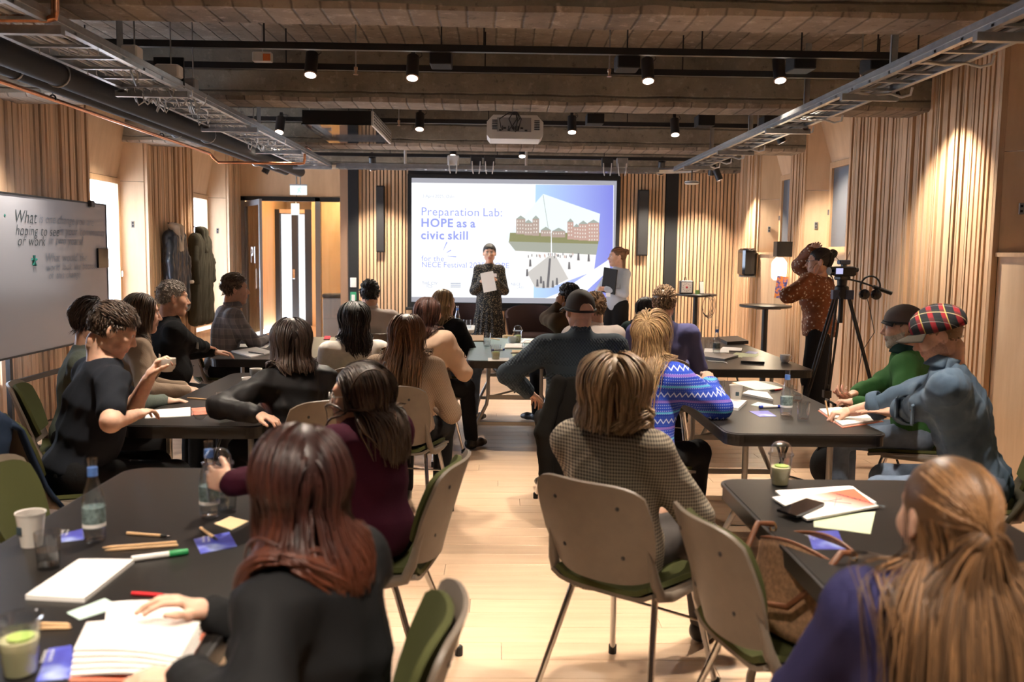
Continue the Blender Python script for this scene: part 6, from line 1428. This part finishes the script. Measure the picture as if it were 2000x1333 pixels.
def bottle(px, py, label, z=TZ, Y=None):
    p = at(px, py, Z=z) if Y is None else at(px, py, Y=Y); t = thing('water_bottle', label, 'bottle', (p[0], p[1], z))
    MB().lathe([(0, .004), (.028, .002), (.031, .01), (.0315, .12), (.029, .14), (.018, .175), (.013, .20), (.0125, .235), (.014, .237), (.014, .248), (.0105, .248), (.0095, .20), (.015, .172), (.0265, .138), (.029, .12), (.0285, .014), (0, .012)], 24).build('glass_body', 'clear_plastic', t, smooth=40)
    MB().lathe([(.0318, .045), (.0322, .045), (.0322, .105), (.0318, .105)], 24).build('label_band', 'label_photo', t); MB().lathe([(.0323, .047), (.0325, .047), (.0325, .058), (.0323, .058)], 24).build('label_strip', 'paper_white', t); MB().lathe([(.0140, .196), (.0145, .196), (.0142, .222), (.0137, .222)], 20).build('neck_label', 'label_blue', t)
def glass(px, py, label, z=TZ, h=.10, r=.034, water=.0):
    p = at(px, py, Z=z); t = thing('drinking_glass', label, 'glass', (p[0], p[1], z)); MB().lathe([(0, 0), (r*.82, 0), (r, h), (r-.0022, h), (r*.80, .010), (0, .010)], 22).build('tumbler', 'clear_plastic', t, smooth=40)
    if water: MB().lathe([(0, .011), (r*.79, .011), (r*.79+.004, water), (0, water)], 18).build('water', 'clear_plastic', t, smooth=40)
def plastic_cup(px, py, label, z=TZ, dome=True, fill=.07, pos=None):
    p = at(px, py, Z=z) if pos is None else pos; t = thing('lemonade_cup', label, 'cup', (p[0], p[1], z)); r0, r1, h = .030, .043, .115
    MB().lathe([(0, 0), (r0, 0), (r1, h), (r1+.003, h), (r1+.003, h+.004), (r1-.0015, h+.003), (r0-.001, .004), (0, .004)], 24).build('cup_wall', 'clear_plastic', t, smooth=40)
    rf = r0+(r1-r0)*fill/h
    if fill: MB().lathe([(0, .005), (r0-.0015, .005), (rf-.0015, fill), (0, fill)], 24).build('lemonade', 'lemonade', t, smooth=40); MB().lathe([(0, .0), (.024, .0), (.024, .004), (0, .004)], 16, (.004, 0, fill+.001)).build('citrus_slice', 'lemon', t); MB().lathe([(.0235, .0005), (.0255, .0005), (.0255, .0045), (.0235, .0045)], 16, (.004, 0, fill+.001)).build('citrus_rind', 'lime', t)
    if dome: MB().lathe([(r1+.004, h), (r1+.004, h+.008), (r1-.002, h+.010), (r1*.88, h+.030), (r1*.62, h+.046), (r1*.3, h+.051), (.008, h+.052)], 24).build('dome_lid', 'clear_plastic', t, smooth=50)
def mug(px, py, label, z=TZ, paper=False, r=.041, h=.062, pos=None, ha=0.0):
    p = at(px, py, Z=z) if pos is None else pos; t = thing('paper_cup' if paper else 'coffee_cup', label, 'cup', (p[0], p[1], p[2] if pos is not None else z), ha)
    if paper: MB().lathe([(0, .004), (.028, 0), (.039, .095), (.0415, .096), (.041, .099), (.037, .097), (.027, .006), (0, .006)], 24).build('cup_wall', 'paper_cup', t, smooth=40); MB().lathe([(0, .080), (.036, .080)], 20).build('coffee', 'kraft', t); MB().bbox((-.012, -.0372, .04), (.008, -.0335, .062), .001).build('printed_mark', 'ink_dark', t)
    else: MB().lathe([(0, 0), (r*.6, 0), (r*.62, .004), (r*.88, h*.25), (r, h*.55), (r, h), (r-.003, h), (r-.004, h*.5), (r*.6, .008), (0, .008)], 26).build('cup_wall', 'porcelain', t, smooth=40); MB().tube([(r-.002, 0, h*.80), (r+.016, 0, h*.82), (r+.022, 0, h*.6), (r+.012, 0, h*.36), (r*.93, 0, h*.34)], .0042, 7).build('handle', 'porcelain', t, smooth=True)
    return t
def sheet_of(name, label, cat, px4, m, th=.0012, z=TZ, lay=0, group=None):
    P = [at(x, y, Z=z+lay*.002) for x, y in px4]; c = sum(P)/len(P); t = thing(name, label, cat, (c[0], c[1], z+lay*.002), 0, group)
    q = [((p[0]-c[0]), (p[1]-c[1])) for p in P]
    ar = sum(q[i][0]*q[(i+1) % len(q)][1]-q[(i+1) % len(q)][0]*q[i][1] for i in range(len(q)))
    if ar < 0: q = q[::-1]
    MB().prism(q, 0, th).build('sheet' if th < .004 else 'page_block', m, t); t['_c'] = 0; del t['_c']; return t, q
def stick(name, label, cat, a, b, r, segs, z=TZ, lay=0.0):
    A_, B_ = at(*a, Z=z), at(*b, Z=z); d = B_-A_; L_ = np.linalg.norm(d); t = thing(name, label, cat, (A_[0], A_[1], z+r+lay), math.atan2(d[1], d[0])); x = 0
    for (nm, f0, f1, m, r0, r1) in segs: MB().lathe([(0, f0*L_), (r*r0, f0*L_), (r*r1, f1*L_), (0, f1*L_)], 10, (0, 0, 0), 0).build(nm, m, t, smooth=40)
PENCIL = [('shaft', 0, .9, 'pencil_wood', 1, 1), ('tip', .9, 1, 'pencil_wood', 1, .2)]; PEN = [('barrel', 0, .78, 'pencil_wood', 1, 1), ('grip', .78, .93, 'pen_black', 1, .8), ('tip', .93, 1, 'chrome', .7, .2)]; REDPEN = [('barrel', 0, .62, 'pen_red', 1, 1), ('grip', .62, .92, 'pen_black', 1, .8), ('tip', .92, 1, 'chrome', .6, .2)]
GREEN = [('barrel', 0, .68, 'paper_white', 1, 1), ('pen_cap', .66, 1, 'marker_green', 1.15, 1.1)]; BLUE = [('pen_cap', 0, .15, 'marker_blue', 1, 1.1), ('barrel', .15, .85, 'paper_white', 1, 1), ('end_cap', .85, 1, 'marker_blue', 1.1, 1)]
def card_text(t, s_, size, m='white_print'): text_mesh('printed_text', s_, size, m, t, Matrix.Translation((-.03, 0, .0018)) @ Matrix.Rotation(1.9, 4, 'Z'))
# table of the red haired woman
bottle(185, 1058, 'clear water bottle next to the paper cup and tumbler'); bottle(410, 1011, 'clear water bottle next to the hand holding a domed cup')
glass(95, 1110, 'water tumbler standing before the white paper cup', water=.05); glass(444, 1000, 'water tumbler behind the tan sticky note', water=.06); mug(62, 1066, 'white paper cup with dark printed mark at the table edge', paper=True, ha=-.5)
plastic_cup(40, 1318, 'open plastic lemonade cup with lime slice by the open notebook', dome=False, fill=.075)
sheet_of('note_pad', 'thick white note pad beside the green capped marker', 'notepad', ((50, 1172), (155, 1100), (262, 1101), (165, 1178)), 'paper_white', .012)
sheet_of('ticket', 'mint green ticket strips beside the white note pad', 'paper', ((130, 1198), (205, 1170), (236, 1186), (155, 1212)), 'paper_mint')
sheet_of('sticky_note', 'tan sticky note beside the second water bottle', 'paper', ((418, 1024), (450, 1010), (486, 1019), (452, 1036)), 'paper_tan')
for i, q in enumerate((((118, 1045), (160, 1034), (165, 1055), (120, 1060)), ((378, 1054), (448, 1040), (463, 1068), (392, 1083)), ((70, 1333), (95, 1268), (140, 1262), (150, 1325)))):
    t, _ = sheet_of('info_card', ['blue info card beside the paper cup', 'blue info card with a pen on it', 'blue info card between lemonade and open notebook'][i], 'card', q, 'blue_card'); card_text(t, 'Reclaiming\ntomorrow', .014)
stick('pen', 'wooden pen with black grip above the two pencils', 'pen', (248, 1045), (333, 1051), .0045, PEN); stick('pencil', 'plain wooden pencil behind its twin', 'pencil', (345, 1062), (200, 1073), .004, PENCIL); stick('pencil', 'plain wooden pencil in front of its twin', 'pencil', (348, 1068), (205, 1078), .004, PENCIL)
stick('marker', 'white marker with green cap', 'marker', (257, 1098), (367, 1083), .008, GREEN); stick('ballpoint_pen', 'red ballpoint pen above the open notebook', 'pen', (258, 1163), (357, 1170), .005, REDPEN); stick('pen', 'wooden pen lying on the blue info card', 'pen', (392, 1036), (425, 1060), .0045, PEN, lay=.002)
stick('pencil', 'wooden pencil beside the lemonade cup', 'pencil', (75, 1222), (138, 1224), .004, PENCIL); stick('pencil', 'second wooden pencil beside the lemonade cup', 'pencil', (75, 1231), (140, 1230), .004, PENCIL)
nbk = thing('open_notebook', 'open notebook with coral cover under the red haired woman hand', 'notebook', tuple(at(285, 1262, Z=TZ)))
def npt(x, y, dz): p = at(x, y, Z=TZ); return (p[0]-nbk.location[0], p[1]-nbk.location[1], dz)
MB().sheet(lambda u, v: tuple(np.array(npt(205+5*u, 1240-45*u, .022+.012*sin(pi*v)))*(1-v)+np.array(npt(392+32*u, 1245-55*u, .012))*v), 6, 10, .012).build('right_pages', 'paper_white', nbk)
for k in range(5): MB().sheet(lambda u, v: tuple(np.array(npt(145-2*k+25*u, 1300+7*k-55*u, .010+.006*(4-k)))*(1-v)+np.array(npt(352+40*u, 1322+4*k-72*u, .010+.006*(4-k)))*v+np.array((0, 0, .012*sin(pi*v*.8)))), 4, 10, .004).build('left_page', 'paper', nbk)
MB().prism([npt(*q, 0)[:2] for q in ((135, 1333), (355, 1333), (425, 1190), (225, 1192))], 0, .004).build('cover', 'coral', nbk)
# table of the tee shirt man
sheet_of('open_booklet', 'open booklet under the tee shirt man arm', 'booklet', ((283, 818), (292, 803), (372, 797), (372, 814)), 'paper_white', .004); sheet_of('flyer', 'coral flyer beside the overturned clear lid', 'flyer', ((374, 812), (374, 798), (410, 796), (408, 810)), 'coral', .0015, lay=1)
sheet_of('flyer', 'coral and white flyer next to the black haired woman elbow', 'flyer', ((442, 812), (490, 800), (505, 818), (490, 822)), 'coral'); sheet_of('note_pad', 'white note pad behind the lemonade cup of the second left table', 'notepad', ((422, 776), (452, 763), (492, 769), (470, 784)), 'paper_white', .015)
plastic_cup(441, 812, 'plastic lemonade cup without lid on the second left table', dome=False, fill=.05); stick('pencil', 'wooden pencil alone near the booklet', 'pencil', (366, 779), (407, 782), .004, PENCIL); stick('pencil', 'wooden pencil behind the lemonade cup', 'pencil', (455, 796), (500, 793), .004, PENCIL); stick('ballpoint_pen', 'red and white pen behind the lemonade cup', 'pen', (450, 789), (495, 786), .004, REDPEN)
mug(486, 770, 'patterned paper coffee cup beside the black satin sleeve', paper=True); mug(500, 738, 'small white porcelain cup beside the patterned paper cup'); t, _ = sheet_of('info_card', 'pale blue card between coral flyer and lemonade', 'card', ((409, 809), (411, 797), (436, 795), (434, 808)), 'blue_card')
p = at(392, 820, Z=TZ); t = thing('cup_lid', 'clear dome lid lying upside down on the booklet table', 'lid', (p[0], p[1], TZ)); MB().lathe([(.012, 0), (.026, .006), (.038, .022), (.043, .045), (.047, .047), (.047, .052), (.042, .052), (.037, .024), (.025, .008), (.012, .002)], 22).build('dome', 'clear_plastic', t, smooth=50)
# table of the old man
sheet_of('paper_stack', 'loose white papers before the old man', 'paper', ((452, 688), (500, 680), (535, 690), (490, 700)), 'paper_white', .010); sheet_of('paper_sheet', 'white sheet between the old man and plaid shirt man', 'paper', ((450, 678), (468, 671), (530, 672), (520, 680)), 'paper_white'); stick('pen', 'dark pen on the loose papers', 'pen', (486, 692), (515, 696), .005, [('barrel', 0, 1, 'pen_black', 1, .7)], lay=.012)
sheet_of('phone', 'red phone lying on the far left table', 'phone', ((634, 658), (646, 658), (644, 664), (632, 664)), 'red_cloth', .008)
# teal table
glass(951, 676, 'water tumbler on the teal table near the brown folder', h=.12, r=.038, water=.05); plastic_cup(968, 703, 'open plastic cup of lemonade on the teal table edge', dome=False, fill=.06); plastic_cup(1011, 670, 'domed lemonade cup beside the teal table mug'); plastic_cup(1030, 706, 'domed lemonade cup beside the mesh cap man elbow'); mug(1000, 671, 'small pale mug on the teal table')
sheet_of('folder', 'brown card folder on the far teal table edge', 'folder', ((910, 668), (918, 657), (945, 657), (945, 668)), 'kraft', .012); sheet_of('note_card', 'white card on the near teal table edge', 'card', ((953, 706), (953, 700), (994, 700), (994, 706)), 'paper_white', .004); sheet_of('paper_stack', 'folded white papers in the middle of the teal table', 'paper', ((985, 682), (988, 674), (1020, 674), (1022, 682)), 'paper', .012); sheet_of('sticky_note', 'yellow sticky note on the teal table', 'paper', ((1002, 698), (1000, 692), (1024, 693), (1024, 699)), 'paper_green'); sheet_of('sticky_note', 'tan sticky note on the teal table', 'paper', ((1000, 688), (1000, 684), (1018, 684), (1020, 688)), 'paper_tan'); sheet_of('paper_sheet', 'pink papers on the far teal table', 'paper', ((1015, 671), (1024, 663), (1050, 664), (1048, 671)), 'paper', .006)
stick('pencil', 'wooden pencil near the teal table sticky notes', 'pencil', (998, 691), (1022, 690), .005, PENCIL); stick('pencil', 'wooden pencil by the far teal table tumbler', 'pencil', (958, 662), (977, 665), .005, PENCIL); stick('marker', 'blue capped marker on the teal table', 'marker', (960, 686), (985, 685), .008, BLUE)
p = at(992, 660, Z=TZ); t = thing('tape_roll', 'roll of tape on the far teal table', 'tape', (p[0], p[1], TZ)); MB().lathe([(.04, 0), (.055, 0), (.055, .025), (.04, .025), (.04, 0)], 24).build('roll', 'paper_tan', t, smooth=40)
bottle(893, 655, 'tall water bottle on the pale side table', z=.73, Y=10.3)
for i, px in enumerate((901, 915)): p = at(px, 655, Y=10.15); t = thing('drinking_glass', ['tumbler beside the bottle on the pale side table', 'second tumbler on the pale side table'][i], 'glass', (p[0], p[1], .73)); MB().lathe([(0, 0), (.028, 0), (.034, .10), (.032, .10), (.027, .01), (0, .01)], 20).build('tumbler', 'clear_plastic', t, smooth=40)
# laptop table
bottle(1399, 694, 'water bottle on the laptop table'); glass(1382, 684, 'tumbler behind the name cards on the laptop table'); mug(1533, 708, 'white porcelain cup alone at the laptop table corner', ha=.3)
def laptop(name, label, q, m, th=.018): t, poly = sheet_of(name, label, 'laptop', q, m, th*.55); MB().prism([(a*.995, b*.995) for a, b in poly], th*.58, th).build('lid', m, t)
laptop('laptop', 'closed black laptop at the far end of the laptop table', ((1400, 664), (1440, 662), (1462, 672), (1420, 674)), 'dark_plastic', .03); mat('silver', (.35, .34, .34), .35, .7); laptop('laptop', 'closed silver laptop with white cable', ((1350, 697), (1385, 690), (1442, 698), (1415, 706)), 'silver')
sheet_of('name_card', 'white name card with blue line before the bottle', 'card', ((1375, 692), (1376, 685), (1424, 687), (1423, 694)), 'paper_white', .02); sheet_of('paper_stack', 'white paper stack behind the laptop table bottle', 'paper', ((1405, 686), (1412, 680), (1450, 682), (1448, 688)), 'paper_white', .010); sheet_of('paper_sheet', 'pale green sheet on the laptop table', 'paper', ((1422, 697), (1438, 689), (1483, 693), (1470, 700)), 'paper_green'); sheet_of('notebook', 'black notebook stack near the laptop table edge', 'notebook', ((1447, 710), (1450, 702), (1492, 703), (1493, 712)), 'pen_black', .02); sheet_of('sticky_note', 'tan sticky note on the laptop table', 'paper', ((1355, 689), (1356, 685), (1372, 686), (1374, 690)), 'paper_tan')
t, _ = sheet_of('info_card', 'blue info card behind the pale green sheet', 'card', ((1455, 690), (1462, 686), (1482, 688), (1476, 692)), 'blue_card'); MB_c = thing('charging_cable', 'white charging cable hanging over the laptop table edge', 'cable', tuple(at(1400, 708, Z=TZ+.006)))
MB().tube([(-.05, .1, 0), (0, .05, 0), (.06, .03, .0), (.075, -.02, .0), (.078, -.048, -.02), (.078, -.05, -.25)], .003, 5).build('lead', 'cable_white', MB_c, smooth=True)
# denim man's table
bottle(1535, 812, 'water bottle before the denim man notebook'); glass(1568, 822, 'empty tumbler beside the denim man notebook'); glass(1556, 786, 'tumbler behind the denim table bottle', water=.04); glass(1404, 782, 'tumbler beside the blue sweater hands', h=.12, water=.05); mug(1437, 785, 'white paper cup with dark printed mark on the denim table', paper=True)
sheet_of('note_pad', 'white note pad in the middle of the denim table', 'notepad', ((1450, 772), (1462, 766), (1498, 770), (1510, 784)), 'paper_white', .012); sheet_of('note_pad', 'white note pad at the blue sweater elbow', 'notepad', ((1400, 797), (1410, 783), (1458, 788), (1442, 803)), 'paper_white', .016); sheet_of('paper_sheet', 'pale green printed sheet on the denim table', 'paper', ((1430, 747), (1475, 744), (1532, 759), (1478, 763)), 'paper_green'); sheet_of('paper_sheet', 'mint paper slip beside the blue marker', 'paper', ((1466, 792), (1480, 786), (1510, 791), (1495, 796)), 'paper_mint')
t, _ = sheet_of('info_card', 'blue info card before the denim table bottle', 'card', ((1463, 804), (1500, 803), (1517, 814), (1484, 815)), 'blue_card'); stick('marker', 'white marker with blue caps on the denim table', 'marker', (1483, 798), (1524, 797), .008, BLUE); stick('ballpoint_pen', 'red pen on the denim table', 'pen', (1528, 762), (1502, 766), .006, REDPEN); stick('pencil', 'wooden pencil behind the denim table note pad', 'pencil', (1452, 768), (1485, 769), .004, PENCIL); stick('pencil', 'wooden pencil beside the printed green sheet', 'pencil', (1430, 750), (1442, 754), .004, PENCIL)
t, poly = sheet_of('open_notebook', 'open notebook the denim man writes in', 'notebook', ((1600, 804), (1640, 800), (1722, 824), (1645, 836)), 'paper', .014); MB().prism([(a*1.04, b*1.06) for a, b in poly], -.0, .004).build('cover', 'coral', t)
# magazine table
plastic_cup(1523, 948, 'domed lemonade cup on the magazine table'); t, _ = sheet_of('magazine', 'white magazine lying under the red cover magazine', 'magazine', ((1514, 962), (1660, 952), (1712, 985), (1560, 1000)), 'paper_white', .006)
t, poly = sheet_of('magazine', 'magazine with red gradient cover beside the phone', 'magazine', ((1508, 975), (1665, 953), (1716, 992), (1575, 1018)), 'paper_white', .006, lay=3.2)
rc = NT('red_fade'); co = rc.coord(); x, y, z = rc.sep(co); rc.col(rc.ramp(rc.math('MULTIPLY_ADD', x, 3.0, rc.math('MULTIPLY_ADD', y, 2.0, .35)), [(.25, (.80, .74, .70)), (.75, (.75, .12, .06))])); MATS['red_fade'] = rc.m
MB().prism([(a*.82+.02, b*.82) for a, b in poly], .006, .0066).build('cover_print', 'red_fade', t)
t2 = text_mesh('cover_title', 'NECE MAGAZINE', .026, 'ink_dark', t, Matrix.Translation((.055, .10, .0072)) @ Matrix.Rotation(-.98, 4, 'Z'), bold=.0006)
for (a, b) in (((-.05, -.02), (.06, .03)), ((.0, -.06), (.05, .05)), ((-.04, .02), (.07, -.03))): MB().tube([(a[0], a[1], .0072), (b[0], b[1], .0072)], .0008, 4).build('cover_line', 'ink_dark', t)
t, _ = sheet_of('phone', 'black phone lying on the red cover magazine', 'phone', ((1517, 1000), (1575, 978), (1610, 988), (1556, 1013)), 'gloss_black', .009, lay=7); sheet_of('paper_sheet', 'pale green sheet under the red cover magazine', 'paper', ((1590, 1030), (1588, 1012), (1710, 1000), (1700, 1044)), 'paper_green'); t, _ = sheet_of('info_card', 'blue info card alone before the navy sweater woman', 'card', ((1576, 1040), (1636, 1037), (1653, 1074), (1588, 1074)), 'blue_card'); card_text(t, 'Reclaiming\ntomorrow', .012)
# ---------------------------------------------------------------- extra chairs, draped coats, bags
p = at(1405, 1130, Z=.66); chair(p[0]+.24, p[1]+.06, radians(-76), 'empty stacking chair carrying the brown handbag'); BC = (p[0]+.29, p[1]+.07)
p = at(45, 930, Z=.80); chair(p[0]+.22, p[1]-.02, radians(-86), 'empty stacking chair at the table with the white paper cup')
lounge_chair(at(905, 603, Y=12.55)[0], 12.6, pi*.98, 'dark upholstered chair beside the pale side table'); lounge_chair(at(1040, 603, Y=12.5)[0], 12.5, pi, 'dark upholstered chair between speaker and mesh cap man')
def drape(key, label, m, w_=.26, zb=.25, name='draped_jacket', seed=0, fleece=None):
    P = PEOPLE[key]; bk = P['RZ']@A(0, .03, 0); t = thing(name, label, 'jacket', (P['base'][0]+bk[0], P['base'][1]+bk[1], 0), P['h'])
    path = [(-.17, .50), (-.235, .60), (-.295, .78), (-.325, .875), (-.365, .893), (-.40, .86), (-.415, .72), (-.40, .5), (-.385, zb)]
    ts_ = np.linspace(0, 1, len(path)); py_ = [q[0] for q in path]; pz_ = [q[1] for q in path]
    def f(u, v):
        a = (u-.5)*2; y = np.interp(v, ts_, py_); z = np.interp(v, ts_, pz_); k_ = max(0, v-.45); return (a*(w_+.05*k_), y-.035*k_*(1+sin(a*8+seed))+.05*a*a*(1 if v < .6 else .6), z-.05*abs(a)**3-.05*k_*sin(a*3+seed))
    MB().sheet(f, 26, 22, .018).build('cloth', m, t, smooth=True)
    for s in (-1, 1):
        S = SDF(); S.cap((s*w_*.85, -.36, .84), (s*(w_+.06), -.43, .58), .055, .05, k=.03); S.cap((s*(w_+.06), -.43, .58), (s*(w_+.03), -.44, zb+.12), .05, .045, k=.03); v, fc = S.mesh(.014); n = vnormals(v, fc); v = v+n*(wob(v, 28, seed+s)*.008)[:, None]; obj('sleeve', np_mesh('sleeve', v, fc, m), t)
    MB().tube([(x, -.375-.02*cos(x*9), .90) for x in np.linspace(-.10, .10, 9)], .03, 8).build('collar', fleece or m, t, smooth=True)
drape('p9', 'navy jacket draped over the tee shirt man chair', 'coat_navy', .25, .20, seed=1); drape('p14', 'long black wool coat draped over the mesh cap man chair', 'coat_black', .25, .08, 'draped_coat', 3); drape('p22', 'olive jacket with fleece collar over the denim man chair', 'coat_olive', .25, .30, seed=5, fleece='fleece')
bg = thing('handbag', 'brown patterned handbag with gold clasps on the empty chair', 'handbag', (BC[0], BC[1], .47), radians(-62)); mat('bag_side', (.36, .20, .11), .6, var=.35, vscale=70); mat('bag_leather', (.17, .06, .025), .45); mat('bag_inside', (.035, .02, .012), .8); mat('gold', (.85, .62, .32), .22, 1.0)
def bagf(s): return lambda u, v: ((u-.5)*.34*(1-.10*v), s*(.075+.035*sin(pi*u))*(1-.35*v)+0, .005+v*(.27+.03*cos((u-.5)*pi)-.02))
MB().sheet(bagf(-1), 12, 8, .004).build('side_panel', 'bag_side', bg, smooth=True); MB().sheet(bagf(1), 12, 8, .004).build('side_panel', 'bag_side', bg, smooth=True)
for s in (-1, 1): MB().sheet(lambda u, v: (s*.17*(1-.10*v), (u-.5)*.15*(1-.35*v), .005+v*.25), 4, 6, .005).build('gusset', 'bag_leather', bg); MB().tube([bagf(s)(u, 1.0) for u in np.linspace(0, 1, 13)], .006, 6).build('rim_piping', 'bag_leather', bg, smooth=True); MB().ball((s*.155, 0, .255), (.016, .016, .016), 10, 8).build('clasp', 'gold', bg); MB().tube([(s*.155+.013*cos(a), .0, .28+.016*sin(a)) for a in np.linspace(0, 2*pi, 13)[:-1]], .003, 6, closed=True).build('ring', 'gold', bg)
MB().box((-.16, -.07, .0), (.16, .07, .012)).build('base', 'bag_leather', bg); MB().box((-.14, -.06, .05), (.14, .06, .055)).build('lining', 'bag_inside', bg); MB().tube([(-.155, 0, .29), (-.16, -.06, .30), (-.15, -.13, .20), (-.05, -.15, .10), (.05, -.14, .12), (.14, -.12, .22), (.155, -.05, .30), (.155, 0, .29)], .010, 6).build('strap', 'bag_leather', bg, smooth=True)
p = at(1625, 905, Z=.16); t = thing('shoulder_bag', 'black shoulder bag on the floor under the denim table', 'bag', (p[0], p[1], 0), .3); S = SDF(); S.ell((0, 0, .15), (.17, .10, .16), k=.02); v, f = S.mesh(.014, lambda g: .002-g[..., 2]); obj('bag_body', np_mesh('bag_body', v, f, 'cloth_black'), t); MB().bbox((-.07, -.115, .12), (-.01, -.085, .19), .004).build('luggage_tag', 'paper_white', t); MB().tube([(-.12, 0, .25), (-.08, 0, .36), (.08, 0, .36), (.12, 0, .25)], .010, 6).build('strap', 'cloth_black', t, smooth=True)
# ---------------------------------------------------------------- held things
def wpt(P, loc): q = P['RZ']@A(*loc); return (q[0]+P['base'][0], q[1]+P['base'][1], q[2])
def hold(key, side, off): P = PEOPLE[key]; R_, wr, _ = P['hands'][side]; return wpt(P, wr+R_@A(*off))
q = hold('p9', 'L', (.0, .085, -.045)); mug(0, 0, 'white porcelain cup lifted by the tee shirt man', pos=(q[0], q[1], q[2]-.03), ha=2.5)
q = hold('p2', 'L', (.0, .09, -.05)); plastic_cup(0, 0, 'clear domed cup held by the woman in maroon sweater', z=q[2]-.075, pos=q, fill=.0)
P = PEOPLE['p25']; a, b = P['hands']['L'][1], P['hands']['R'][1]; c = (a+b)/2+A(0, .10, .03); q = wpt(P, c); t = thing('speech_notes', 'white sheet of notes in the hands of the speaker', 'paper', q, P['h']); MB().box((-.085, -.001, -.16), (.085, .001, .10), Matrix.Rotation(.22, 4, 'Y') @ Matrix.Rotation(.25, 4, 'X')).build('sheet', 'paper_white', t)
P = PEOPLE['p26']; c = (P['hands']['L'][1]+P['hands']['R'][1])/2+A(-.08, -.03, .10); q = wpt(P, c); t = thing('folder', 'black folder clasped by the woman in pale blue top', 'folder', q, P['h']); MB().bbox((-.12, -.008, -.16), (.12, .008, .16), .003, Matrix.Rotation(-.12, 4, 'Y')).build('cover', 'black_matte', t); MB().box((-.03, .006, -.20), (.05, .010, -.15)).build('paper_slip', 'paper_white', t)
q = hold('p22', 'R', (.02, .09, -.03)); t = thing('pen', 'wooden pen in the writing hand of the denim man', 'pen', q, 0); MB().tube([(0, 0, -.05), (-.03, .02, .09)], .0045, 8).build('barrel', 'pencil_wood', t); MB().tube([(0, 0, -.05), (.004, -.002, -.068)], [.004, .001], 8).build('tip', 'chrome', t)
q = hold('p23', 'L', (.01, .09, -.035)); t = thing('phone', 'black phone in the hands of the green jumper man', 'phone', q, PEOPLE['p23']['h']+.4); MB().bbox((-.038, -.08, -.006), (.038, .08, .006), .004, Matrix.Rotation(.5, 4, 'X')).build('case', 'gloss_black', t)
for key, off in (('p11', .085), ('p12', .10), ('p22', -.09), ('p25', -.07)):
    P = PEOPLE[key]; c = P['Pp']+P['u']*.36+A(off, .0, 0); y = np.arange(.05, .30, .004); d_ = P['coll'].ev(np.stack([np.full_like(y, c[0]), c[1]+y, np.full_like(y, c[2])], 1)); yy_ = y[np.argmax(d_ > .006)]
    MB().cbox((c[0], c[1]+yy_, c[2]), (.075, .003, .05)).build('name_tag', 'paper_white', P['root'])
# half moon opening and strap at the back of the mesh cap
P = PEOPLE['p14']; MB().sheet(lambda u, v: tuple(hpt(P, .044*(u-.5)*2*sqrt(max(0, 1-.9*v*v)), -.129-.007*(1-((u-.5)*2)**2)+.006*v, .002+.042*v)), 10, 6, .002).build('cap_opening', 'skin_fair', P['root'], smooth=True)

for key, m in (('p22', 'denim'), ('p13', 'plaid_shirt'), ('p16', 'white_shirt'), ('p5', 'white_shirt'), ('p23', 'dark_green'), ('p1', 'jacket_black')):
    P = PEOPLE[key]; n_ = nrm(P['nb']-P['N0']); e1 = nrm(np.cross(n_, A(0, 1, .01))); e2 = np.cross(n_, e1); c = P['N0']+n_*.012
    MB().sheet(lambda u, v: tuple(c+(e1*cos(2*pi*u)+e2*sin(2*pi*u))*(.074+.012*v-.010*sin(2*pi*u))+n_*(.040-.060*v)), 24, 4, .004).build('collar', m, P['root'], smooth=True)
P = PEOPLE['p22']
for sd in 'LR':
    a_, e_, w_ = P['arm'][sd]; ax = nrm(w_-e_); q = e_+(w_-e_)*.46; e1 = nrm(np.cross(ax, A(0, 0, 1))); e2 = np.cross(ax, e1)
    MB().sheet(lambda u, v: tuple(q+ax*(.055*(v-.5))+(e1*cos(2*pi*u)+e2*sin(2*pi*u))*(.066+.004*sin(pi*v))), 20, 4, .006).build('rolled_cuff', 'denim', P['root'], smooth=True)
    c = P['Pp']+P['u']*.36+A((.08 if sd == 'R' else -.08), 0, 0); y = np.arange(.05, .30, .004); d_ = P['coll'].ev(np.stack([np.full_like(y, c[0]), c[1]+y, np.full_like(y, c[2])], 1)); yy_ = y[np.argmax(d_ > .004)]
    MB().bbox((c[0]-.055, c[1]+yy_-.012, c[2]-.065), (c[0]+.055, c[1]+yy_+.003, c[2]+.035), .008).build('chest_pocket', 'denim', P['root'])
    MB().ball((c[0], c[1]+yy_+.004, c[2]+.0), .006, 8, 6).build('pocket_button', 'chrome', P['root'])
